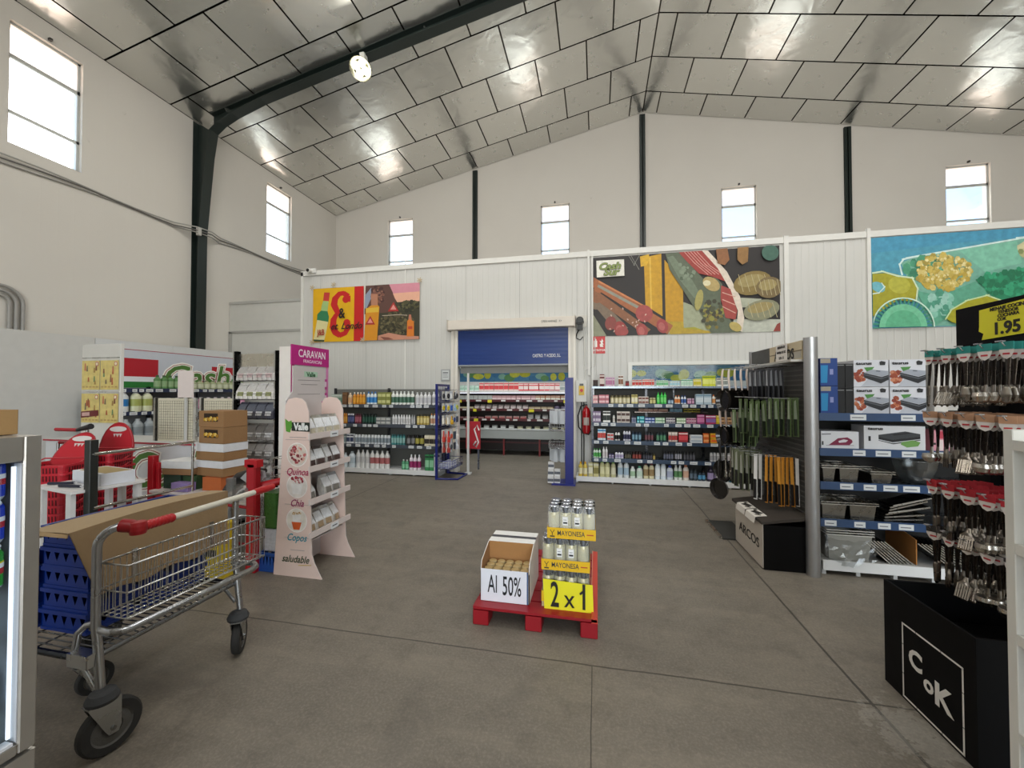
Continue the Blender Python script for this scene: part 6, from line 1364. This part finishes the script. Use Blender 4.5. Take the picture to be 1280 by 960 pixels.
MB().tube([(-.38, .10, -.17), (-.26, .06, -.10), (-.12, .02, -.02), (.0, 0, .02), (.10, -.01, .05), (.18, -.01, .07)], [.03, .05, .06, .055, .045, .02], '191b1b', 12).build('body', 'plastic', ht)
MB().prism([(-.04, .0), (.02, .055), (.12, .085), (.215, .075), (.225, .02), (.16, -.04), (.05, -.05)], 'y', -.065, -.05, 'b9babc').box(.06, .12, -.07, -.066, .0, .04, '7c7e80').cyl((.17, -.07, .04), (.17, -.066, .04), .015, '9c2028', 10).build('plate', 'plastic', ht)
MB().box(-.16, -.10, -.10, -.05, -.20, .0, 'b9c0b8').box(-.10, -.02, -.09, -.05, -.20, -.06, '9aa49c').build('support', 'film', ht)
wb = thing('wire_basket', 'small white wire basket hung behind the red post', 'basket', (-3.0, 3.22, .80))
m = MB()
for z in (0, .08, .17): m.tube([(0, 0, z), (.24, 0, z), (.24, .20, z), (0, .20, z)], .004, 'dcdcd8', 5, closed=True)
grid(m, 'y', 0, 0, .24, 0, .17, .04, .17, .003, 'd8d8d4'); grid(m, 'y', .20, 0, .24, 0, .17, .04, .17, .003, 'd8d8d4'); grid(m, 'x', .24, 0, .2, 0, .17, .05, .17, .003, 'd8d8d4'); m.tube([(0, .02, -.8), (0, .02, .17)], .006, 'c8c8c4', 6).tube([(.24, .18, -.8), (.24, .18, .17)], .006, 'c8c8c4', 6)
m.build('wires', 'metal', wb); MB().box(.15, .24, -.008, -.004, .10, .17, 'd8c428').build('yellow_tag', 'paper', wb)
chn = MB()
for k in range(11): chn.tube([(-2.90 + (.006 * math.cos(a * PI / 3) if k % 2 else 0), 3.02 + (0 if k % 2 else .006 * math.cos(a * PI / 3)), .70 - .028 * k + .017 * math.sin(a * PI / 3)) for a in range(6)], .0028, 'a8a8a8', 5, closed=True)
tag(chn.build('chain', 'metal'), 'short steel chain hanging beside the red post', 'chain', None, 'stuff')
gs = thing('green_sack', 'green and white sack standing on a blue crate behind the red post', 'sack', (-2.93, 3.06, .17))
MB().box(0, .14, 0, .30, 0, .20, 'c4c6cc').box(0, .14, 0, .30, .20, .52, '3d6b2c').build('sack_body', 'bag', gs, bevel=.02, seg=2); MB().box(-.02, .0, -.01, .02, .30, .48, 'b4bab0').build('tag', 'film', gs)
def crate(name, lab, x, y, z, W, D, H, c, group=None, hue='101c50'):
    t = thing(name, lab, 'crate', (x, y, z), 0, group)
    m = MB(); th = .012
    m.box(0, W, 0, D, 0, .008, c).box(-.006, W + .006, -.006, th, H - .018, H, c).box(-.006, W + .006, D - th, D + .006, H - .018, H, c).box(-.006, th, th, D - th, H - .018, H, c).box(W - th, W + .006, th, D - th, H - .018, H, c)
    m.box(0, W, 0, th, .008, H * .14, c).box(0, W, D - th, D, .008, H * .14, c).box(0, th, th, D - th, .008, H * .14, c).box(W - th, W, th, D - th, .008, H * .14, c)
    m.build('crate_body', 'plastic', t)
    s = MB()
    def wall(n, L, P):
        for k in range(n):
            a = L * k / n; b = L * (k + 1) / n; z0, z1 = H * .14, H - .018; q = b - a; h_ = z1 - z0; md = (a + b) / 2
            T1, T2, T3 = (a + q * .2, z1 - h_ * .12), (b - q * .2, z1 - h_ * .12), (md, z0 + h_ * .25)
            for pg in ([(a, z0), (md, z0), T3, T1, (a, z1)], [(md, z0), (b, z0), (b, z1), T2, T3], [(a, z1), T1, T2, (b, z1)]):
                s.poly([P(*p) for p in pg], c)
    wall(5, W, lambda u, z: (u, .004, z)); wall(5, W, lambda u, z: (u, D - .004, z)); wall(4, D, lambda u, z: (.004, u, z)); wall(4, D, lambda u, z: (W - .004, u, z))
    s.build('crate_lattice', 'plastic', t); return t
crate('plastic_crate', 'blue crate on the floor under the green and white sack', -2.95, 3.04, 0.002, .17, .34, .165, '1c4ea0')
yb2 = MB(); yb2.box(-3.40, -3.12, 2.80, 2.98, 0, .46, 'd8c02c').box(-3.38, -3.14, 2.798, 2.80, .20, .26, '2a2a2a'); tag(yb2.build('yellow_bag', 'bag', bevel=.02, seg=2), 'yellow bag on the floor in front of the red framed shelf', 'bag')

# ---------------------------------------------------------------- barrier, leaflet table, shopping baskets
br = thing('entrance_barrier', 'dark barrier post with two chrome rails in front of the baskets', 'barrier', (-4.05, 2.5, 0))
MB().box(-.032, .032, -.03, .03, 0, 1.20, '242826').box(-.08, .08, -.08, .08, 0, .012, '242826').build('post', 'plastic', br, bevel=.004)
for z, y1_ in ((1.085, .80), (.645, .80)): MB().cyl((.03, 0, z), (.05, y1_, z), .013, 'b8b8b4', 12).build('rail', 'metal', br)
MB().cyl((.05, .80, 0), (.05, .80, 1.10), .011, 'b0b0ac', 10).build('end_post', 'metal', br)
MB().cyl((.034, 0, 1.085), (.034, 0, 1.087), .018, 'd0d0cc', 10).build('rail_socket', 'metal', br)
lt = thing('leaflet_table', 'small white slatted table with white box and pens behind the dark barrier post', 'table', (-4.33, 2.68, 0), -.18)
MB().box(-.30, .30, -.24, .24, .775, .80, 'dcdad8').build('top', 'plastic', lt, bevel=.003)
for (a, b_, c_, d_) in ((-.28, -.20, -.23, -.20), (.19, .27, -.23, -.20), (-.28, -.20, .20, .23), (.19, .27, .20, .23), (-.06, .02, .20, .23)): MB().box(a, b_, c_, d_, 0, .775, 'd2d0ce').build('leg', 'plastic', lt)
tag(MB().box(-.20, .27, -.05, .18, 0, .10, 'd4d6dc').box(-.16, .26, -.02, .16, .10, .102, 'a89468').build('white_box', 'card', None, (-4.33, 2.68, .802), (0, 0, -.18)), 'long low white box lying on the small white table', 'box')
for k, (x, y, r) in enumerate(((-4.48, 2.56, .3), (-4.28, 2.50, .1))):
    tag(MB().tube([(-.10, 0, .012), (.10, 0, .012)], .012, '1a1d30', 8).cyl((.10, 0, .012), (.125, 0, .012), .006, 'c8c8c8').build('marker_pen', 'plastic', None, (x, y, .802), (0, 0, r)), 'dark marker pen on the small white table, %s' % ('outer one' if k == 0 else 'one beside the dark post'), 'pen', 'marker pens')
def basket_meshes():
    c = 'bc2432'; m = MB(); H = .36
    def rect(w, d, z, r=.04, n=4):
        pts = []
        for sx, sy, a0 in ((1, -1, -PI / 2), (1, 1, 0), (-1, 1, PI / 2), (-1, -1, PI)):
            for k in range(n + 1):
                a = a0 + PI / 2 * k / n; pts.append((sx * (w / 2 - r) + r * math.cos(a), sy * (d / 2 - r) + r * math.sin(a), z))
        return pts
    L = [rect(.30, .24, 0), rect(.33, .27, H * .62), rect(.358, .298, H * .70), rect(.36, .30, H - .02), rect(.39, .33, H - .02), rect(.39, .33, H), rect(.37, .31, H), rect(.31, .25, .02)]
    n = len(L[0])
    for A_, B_ in zip(L, L[1:]): m.add(A_ + B_, [(k, (k + 1) % n, n + (k + 1) % n, n + k) for k in range(n)], c, False)
    m.add(L[0], [tuple(reversed(range(n)))], c); m.add(L[-1], [tuple(range(n))], c)
    sl = MB()
    for s in (-1, 1):
        for k in range(11):
            x = -.13 + .026 * k
            sl.box(x - .006, x + .006, s * .150 - .003, s * .150 + .003, H * .70, H - .024, '5c0c14'); sl.add([(x - .006, s * .1225, .03), (x + .006, s * .1225, .03), (x + .006, s * .137, H * .58), (x - .006, s * .137, H * .58)], [(0, 1, 2, 3), (3, 2, 1, 0)], '6c0e18')
        for k in range(8):
            y = -.09 + .026 * k
            sl.box(s * .180 - .003, s * .180 + .003, y - .006, y + .006, H * .70, H - .024, '5c0c14'); sl.add([(s * .1525, y - .006, .03), (s * .1525, y + .006, .03), (s * .167, y + .006, H * .58), (s * .167, y - .006, H * .58)], [(0, 1, 2, 3), (3, 2, 1, 0)], '6c0e18')
    hd = MB(); hd.tube([(-.19, 0, H), (-.18, .10, H + .03), (.18, .10, H + .03), (.19, 0, H)], .007, 'b83038', 6)
    pt = MB(); R = []
    for k in range(25):
        a = PI * 2 * k / 24; R.append((.165 * math.cos(a), .30 * math.sin(a) if math.sin(a) > 0 else .05 * math.sin(a)))
    pt.prism([(x, z) for x, z in R[:-1]], 'y', -.008, .008, 'b41c2a')
    pt.tube([(x, 0, z) for x, z in R[:-1]], .012, 'a01420', 6, closed=True)
    hole = MB().prism([(.085 * math.cos(2 * PI * k / 16), .235 + .03 * math.sin(2 * PI * k / 16)) for k in range(16)], 'y', -.011, -.0085, 'd0ccc8')
    for x, w in ((-.03, .012), (0, .018), (.03, .012)): hole.lathe([(0, 0), (w, 0)], 10, (x, 0, 0), 'd0ccc8') if False else hole.prism([(x - w, .185), (x + w, .185), (x, .150)], 'y', -.011, -.0085, 'd0ccc8')
    return mesh_of(m, 'basket_body', 'plastic'), mesh_of(sl, 'slots', 'plastic'), mesh_of(hd, 'handle', 'plastic'), mesh_of(pt, 'back_plate', 'plastic'), mesh_of(hole, 'grip_opening', 'plastic')
BM = basket_meshes()
def basket_stack(x, y, rz, n, z0, tilt, where):
    for k in range(n):
        top = k == n - 1
        t = thing('shopping_basket', ('red shopping basket with raised back plate on top of the %s' if top else 'red shopping basket nested in the %s') % where, 'basket', (x, y, z0 + .072 * k), rz, 'red baskets in the ' + where)
        put('basket_body', BM[0], t); put('slots', BM[1], t); put('handle', BM[2], t)
        if top:
            p = put('back_plate', BM[3], t, (0, .14, .35), (-tilt, 0, 0)); put('grip_opening', BM[4], p)
basket_stack(-4.93, 2.78, .35, 7, .14, .55, 'stack nearest the counter end')
basket_stack(-5.04, 3.22, .30, 8, .10, .12, 'stack behind the white table')
hb_ = thing('trolley_handle', 'red and black trolley handle resting above the red baskets', 'trolley handle', (-5.25, 3.12, 0))
MB().tube([(-.30, 0, 1.20), (.0, 0, 1.20)], .018, 'a81828', 10).tube([(.0, 0, 1.20), (.18, .0, 1.24)], [.018, .03], '1c1c20', 10).build('grip', 'plastic', hb_)
MB().tube([(-.28, .02, 1.06), (-.02, .02, 1.06), (.12, .02, 1.12)], .016, '9c1424', 10).tube([(-.3, .02, 1.06), (-.3, .02, .05)], .014, 'a0a0a0', 8).tube([(.1, .02, 1.2), (.1, .02, .05)], .014, 'a0a0a0', 8).box(-.33, .13, -.0, .04, 0, .05, '8c8c8c').build('frame', 'metal', hb_)

# ---------------------------------------------------------------- cargo trolley with wire basket, blue crates and cardboard
tr = thing('cargo_trolley', 'steel cargo trolley with red handled bar, wire basket and rubber casters', 'trolley', (0, 0, 0))
ST = 'b2b4b6'
xp, ya, yb_3 = -2.20, 1.385, 2.09
def arc(p, q, r, n=6): return [(p[0] + (q[0] - p[0]) * 0, 0, 0)]
for y, nm in ((ya, 0), (yb_3, 1)):
    d_ = .09
    pts = [(-2.145, y - .01, .25), (-2.19, y, .50), (xp, y, .55), (xp, y, .90)] + [(xp + .06 * (1 - math.cos(a * PI / 12)), y + .07 * (1 - math.cos(a * PI / 12)) * (1 if nm == 0 else .3), .90 + .08 * math.sin(a * PI / 12)) for a in range(1, 7)]
    MB().tube(pts, .0175, ST, 14).build('upright', 'metal', tr)
MB().tube([(xp + .05, ya + .06, .98), (-2.115, ya + .075, .975), (-2.095, ya + .085, .965)], .030, '8c1018', 14).lathe([(0, -.03), (.030, -.028), (.034, -.01), (.034, .01), (.03, .028), (0, .03)], 14, (-2.092, ya + .088, .965), '9c141c').build('coin_lock', 'plastic', tr)
gp = MB(); P0 = Vector((-2.09, ya + .095, .965)); P1 = Vector((-2.10, 1.635, .962)); P2 = Vector((-2.115, 2.14, .962))
for k in range(8): gp.tube([P0.lerp(P1, k / 8), P0.lerp(P1, (k + .5) / 8), P0.lerp(P1, (k + 1) / 8)], [.020, .0235, .020], 'b01a20', 14)
gp.build('grip', 'plastic', tr); MB().tube([P1, P2], .0165, 'd8d3c4', 14).build('handle_bar', 'plastic', tr)
for k in range(8): pass
gp = MB(); Q1 = P2 + Vector((-.01, .16, .0)); gp.tube([P2, P2.lerp(Q1, .5), Q1], [.020, .024, .020], 'b01a20', 14); gp.build('grip', 'plastic', tr)
MB().tube([(-2.24, 1.40, .53), (-2.12, 1.385, .53), (-2.085, 1.40, .53), (-2.065, 1.43, .53), (-2.03, 2.04, .53), (-2.045, 2.09, .53), (-2.09, 2.12, .53), (-2.24, 2.11, .53)], .0165, ST, 12).build('bumper_rail', 'metal', tr)
b = MB(); xo0, xo1, y0_, y1_ = -2.05, -2.015, 1.405, 2.12
for z in (.585, .70, .82): b.tube([(-2.215, y0_, z), (xo0, y0_, z), (xo1, y1_, z), (-2.19, y1_, z)], .0042 if z < .8 else .0052, 'd4d4d2', 6, closed=True)
N = 27
for k in range(N + 1):
    f = k / N; b.tube([(-2.215 + .025 * f, y0_ + (y1_ - y0_) * f, .585), (xo0 + .035 * f, y0_ + (y1_ - y0_) * f, .585), (xo0 + .035 * f, y0_ + (y1_ - y0_) * f, .82)], .0023, 'cfcfcd', 5); b.tube([(-2.215 + .025 * f, y0_ + (y1_ - y0_) * f, .585), (-2.215 + .025 * f, y0_ + (y1_ - y0_) * f, .82)], .0023, 'cfcfcd', 5)
for k in range(5):
    x = -2.19 + .035 * k
    for y in (y0_, y1_): b.tube([(x, y, .585), (x, y, .82)], .0023, 'cfcfcd', 5)
for k in range(4): b.tube([(-2.18 + .04 * k, y0_, .585), (-2.17 + .045 * k, y1_, .585)], .0023, 'cfcfcd', 5)
b.build('wire_basket', 'metal', tr)
for y in (1.55, 1.95): MB().box(-2.222, -2.216, y - .012, y + .012, .70, .83, 'bdbdbb').build('basket_clip', 'metal', tr)
dk = MB()
for y in (1.36, 2.08): dk.tube([(-2.19, y, .415), (-3.30, y, .415)], .014, '3c4046', 8)
for x in (-2.19, -3.30): dk.tube([(x, 1.36, .415), (x, 2.08, .415)], .012, '8c8e90', 8)
dk.build('deck_frame', 'metal', tr)
dw = MB()
for k in range(22): y = 1.385 + .033 * k; dw.tube([(-2.19, y, .43), (-3.30, y, .43)], .0035, '77797b', 5)
for k in range(8): x = -2.25 - .14 * k; dw.tube([(x, 1.36, .422), (x, 2.08, .422)], .004, '77797b', 5)
dw.build('deck_wires', 'metal', tr)
MB().tube([(-2.20, 1.385, .56), (-2.235, 1.375, .555), (-2.27, 1.365, .52), (-2.28, 1.36, .44)], .014, ST, 10).build('corner_tube', 'metal', tr)
MB().box(-2.29, -2.17, 1.335, 1.385, .385, .445, 'c9cbcc').build('corner_bracket', 'metal', tr, bevel=.004)
MB().tube([(-2.24, 1.36, .39), (-2.17, 1.375, .27)], .011, 'b8bab8', 8).build('brace', 'metal', tr); MB().tube([(-2.30, 2.08, .41), (-2.19, 2.085, .30)], .010, '8c8e90', 8).build('brace', 'metal', tr)
def caster(x, y, r, rz, w=.036, zt_=.27):
    c = thing('caster', None, None, (x, y, 0), rz); c.parent = tr
    for k in ('label', 'category'):
        if k in c: del c[k]
    wh = MB()
    prof = [(0, -w * .25), (r * .30, -w * .25), (r * .34, -w * .45), (r * .60, -w * .35), (r * .66, -w * .5), (r * .93, -w * .5), (r, -w * .28), (r, w * .28), (r * .93, w * .5), (r * .66, w * .5), (r * .60, w * .35), (r * .34, w * .45), (r * .30, w * .25), (0, w * .25)]
    n = 32
    for (r0, a0), (r1, a1) in zip(prof, prof[1:]):
        cc = '55534f' if max(r0, r1) <= r * .67 else '2a2927'
        v = [(rr * math.cos(2 * PI * k / n), aa, r + rr * math.sin(2 * PI * k / n)) for rr, aa in ((r0, a0), (r1, a1)) for k in range(n)]
        wh.add(v, [(k, n + k, n + (k + 1) % n, (k + 1) % n) for k in range(n)], cc, True)
    wh.build('wheel', 'rubber', c, (.028, 0, 0))
    f = MB(); z1 = r * 2 + .012
    for s in (-1, 1): f.prism([(-.055, z1), (.055, z1), (.056, r + .0), (.046, r - .025), (.014, r - .025), (.0, r)], 'y', s * (w * .5 + .005) - .002, s * (w * .5 + .005) + .002, 'b8bab9')
    f.box(-.055, .055, -w * .5 - .007, w * .5 + .007, z1, z1 + .006, 'b8bab9').cyl((.028, -w * .5 - .012, r), (.028, w * .5 + .012, r), .010, '8c8c8a', 10); f.build('fork', 'metal', c)
    MB().lathe([(0, z1 + .006), (.055, z1 + .006), (.058, z1 + .02), (.045, z1 + .045), (.022, z1 + .055), (0, z1 + .055)], 20, (0, 0, 0), '3a3b3c').build('swivel_head', 'rubber', c)
    return c
caster(-2.13, 1.37, .112, math.radians(80), .042); caster(-2.14, 2.06, .10, math.radians(122), .042); caster(-2.62, 1.62, .078, math.radians(80), .03); caster(-3.10, 1.98, .078, math.radians(80), .03)
MB().box(-2.66, -2.58, 1.58, 1.66, .21, .41, '3a3d40').build('caster_mount', 'metal', tr); MB().box(-3.14, -3.06, 1.94, 2.02, .21, .41, '3a3d40').build('caster_mount', 'metal', tr)
for k in range(5): crate('plastic_crate', 'blue stacking crate beside the wire basket, %s' % ['lowest layer', 'second layer up', 'middle layer', 'fourth layer up', 'top layer under the cardboard'][k], -2.665 + (0.004 * (k % 2)), 1.455 + .003 * (k % 3), .440 + .1005 * k, .295, .59, .10, '082c7a', 'blue crates beside the wire basket')
for k in range(3): crate('plastic_crate', 'blue stacking crate in the hidden middle stack of the trolley, layer %s' % ['one', 'two', 'three'][k], -2.98, 1.455, .440 + .1005 * k, .29, .59, .10, '082c7a', 'blue crates in the middle stack')
for k in range(2): crate('plastic_crate', 'blue stacking crate at the far end of the trolley, layer %s' % ['one', 'two'][k], -3.29, 1.455, .440 + .1005 * k, .29, .59, .10, '082c7a', 'blue crates at the far trolley end')
cbd = thing('cardboard_sheet', 'large brown cardboard sheet draped over the blue crates on the trolley', 'cardboard', (0, 0, 0))
N = 16; m = MB(); top = []
for j in range(N + 1):
    y = 1.365 + (2.16 - 1.365) * j / N; rd = -2.60 + .10 * j / N
    for i in range(N + 1):
        x = -3.35 + (1.01) * i / N
        top.append((x, y, .952 + .018 * math.sin(PI * j / N) - max(0, rd - x) * .33 + .004 * math.sin(i * .9)))
Fs = [(j * (N + 1) + i, j * (N + 1) + i + 1, (j + 1) * (N + 1) + i + 1, (j + 1) * (N + 1) + i) for j in range(N) for i in range(N)]
m.add(top, Fs, 'a08a6a', False); m.add([(x, y, z - .005) for x, y, z in top], [tuple(reversed(f)) for f in Fs], 'a08360', False)
m.build('top_sheet', 'card', cbd)
fl_ = MB(); ed = [top[j * (N + 1) + N] for j in range(N + 1)]; lo = []
for j, (x, y, z) in enumerate(ed): lo.append((-2.325, 1.47 + (2.15 - 1.47) * j / N, .625 + .01 * math.sin(j)))
for dx in (0, .005): fl_.add([(x + dx, y, z) for x, y, z in ed] + [(x + dx, y, z) for x, y, z in lo], [(j, N + 1 + j, N + 2 + j, j + 1) if dx else (j + 1, N + 2 + j, N + 1 + j, j) for j in range(N)], '9c8260')
fl_.build('side_flap', 'card', cbd)
fl_ = MB(); a0 = top[0]; fl_.add([(-2.60, 1.362, .952), (-2.34, 1.362, .952), (-2.34, 1.36, .935), (-2.60, 1.358, .935), (-2.60, 1.366, .952), (-2.34, 1.366, .952), (-2.34, 1.364, .935), (-2.60, 1.362, .935)], [(3, 2, 1, 0), (4, 5, 6, 7)], 'b4976e'); fl_.build('front_fold', 'card', cbd)

# ---------------------------------------------------------------- drinks fridge at the left edge
fr = thing('drinks_fridge', 'steel framed glass door drinks fridge cut off by the left edge of the photo', 'fridge', (-1.60, 0, 0))
SF = 'bdb9b2'
MB().box(-.60, -.03, .20, .23, 0, 1.47, SF).box(-.60, -.03, .84, .87, 0, 1.47, SF).box(-.60, -.57, .23, .84, 0, 1.47, 'c8ccd0').box(-.57, -.03, .23, .84, 1.44, 1.47, SF).box(-.57, -.03, .23, .84, .0, .56, SF).build('fridge_body', 'brushed', fr)
dr = MB().box(-.03, 0, .20, .245, .575, 1.47, SF).box(-.03, 0, .832, .87, .575, 1.47, SF).box(-.03, 0, .245, .832, 1.40, 1.47, SF).box(-.03, 0, .245, .832, .575, .605, SF).build('door_frame', 'brushed', fr, bevel=.004)
MB().box(-.02, -.012, .245, .832, .605, 1.40, 'ffffff').build('door_glass', 'glass', dr)
MB().box(-.03, .0, .20, .87, 0, .565, SF).build('kick_panel', 'brushed', fr, bevel=.004)
MB().box(-.034, -.004, .8295, .8315, .61, 1.395, 'b8babe').box(-.034, -.004, .246, .25, .61, 1.395, 'd8dade').box(-.034, -.004, .25, .824, .606, .614, 'd8dade').build('door_gasket', 'plastic', fr)
MB().box(-.030, -.024, .8215, .8285, .62, 1.385, 'ffffff').build('led_strip', 'led', fr)
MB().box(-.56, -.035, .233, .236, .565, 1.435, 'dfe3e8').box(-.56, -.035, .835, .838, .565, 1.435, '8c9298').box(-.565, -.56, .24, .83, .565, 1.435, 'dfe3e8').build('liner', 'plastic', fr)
for z in (.70, .90, 1.035, 1.165, 1.285):
    s = MB()
    for k in range(12): x = -.54 + .037 * k; s.tube([(x, .24, z), (x, .83, z)], .003, 'c8ccd0', 5)
    s.tube([(-.045, .24, z), (-.045, .81, z)], .006, 'd8dce0', 6).build('wire_shelf', 'metal', fr)
    MB().tube([(-.050, .800, z + .025), (-.036, .800, z + .02), (-.032, .800, z + .0), (-.040, .800, z - .012)], .004, 'e4e8ec', 6).box(-.040, -.036, .30, .79, z - .010, z + .012, 'cfd6dc').build('price_holder', 'plastic', fr)
def cans(z, body, lab, grp, txt=False):
    cm = MB().lathe([(0, 0), (.026, 0, 'c8ccd0'), (.033, .012, body), (.033, .1, body), (.027, .112, 'c8ccd0'), (.025, .11), (0, .108)], 20)
    me = mesh_of(cm, 'drink_can', 'gloss')
    for k in range(7):
        o = tag(put('drink_can', me, None, (-1.60 - .068, .794 - .07 * k, z), (0, 0, 0)), lab, 'can', grp)
        em = MB().lathe([(.0335, .045, 'b81c28'), (.0335, .062, 'f0f0f0'), (.0335, .075, body if 'blue' in lab else 'd8d020'), (.0335, .08)], 20); put('emblem', mesh_of(em, 'emblem', 'gloss'), o)
cans(1.172, '1838b8', 'blue drink can on the second fridge shelf from the top', 'blue cans, second fridge shelf'); cans(1.292, '1838b8', 'blue drink can on the top fridge shelf', 'blue cans, top fridge shelf'); cans(1.042, '2c9c30', 'green drink can on the third fridge shelf', 'green cans in the fridge')
for k in range(6): goods('bottle', .07, .125, 'c8d0d8', 'e8e8e8', '98a8b8', (-1.60 - .075, .78 - .08 * k, .706), 'clear drink bottle on the lowest fridge shelf', 'bottles in the fridge')
l = bpy.data.lights.new('fridge_light', 'AREA'); l.shape = 'RECTANGLE'; l.size = .02; l.size_y = .75; l.energy = .22; l.color = (.93, .96, 1)
o = bpy.data.objects.new('fridge_light', l); C.objects.link(o); o.parent = fr; o.location = (-.05, .81, 1.0); o.rotation_euler = (PI / 2, 0, PI * .75)
tag(MB().box(-2.08, -1.69, .45, .865, 1.472, 1.545, 'a88658').build('brown_box', 'card', bevel=.002), 'brown cardboard box lying on top of the drinks fridge', 'box')
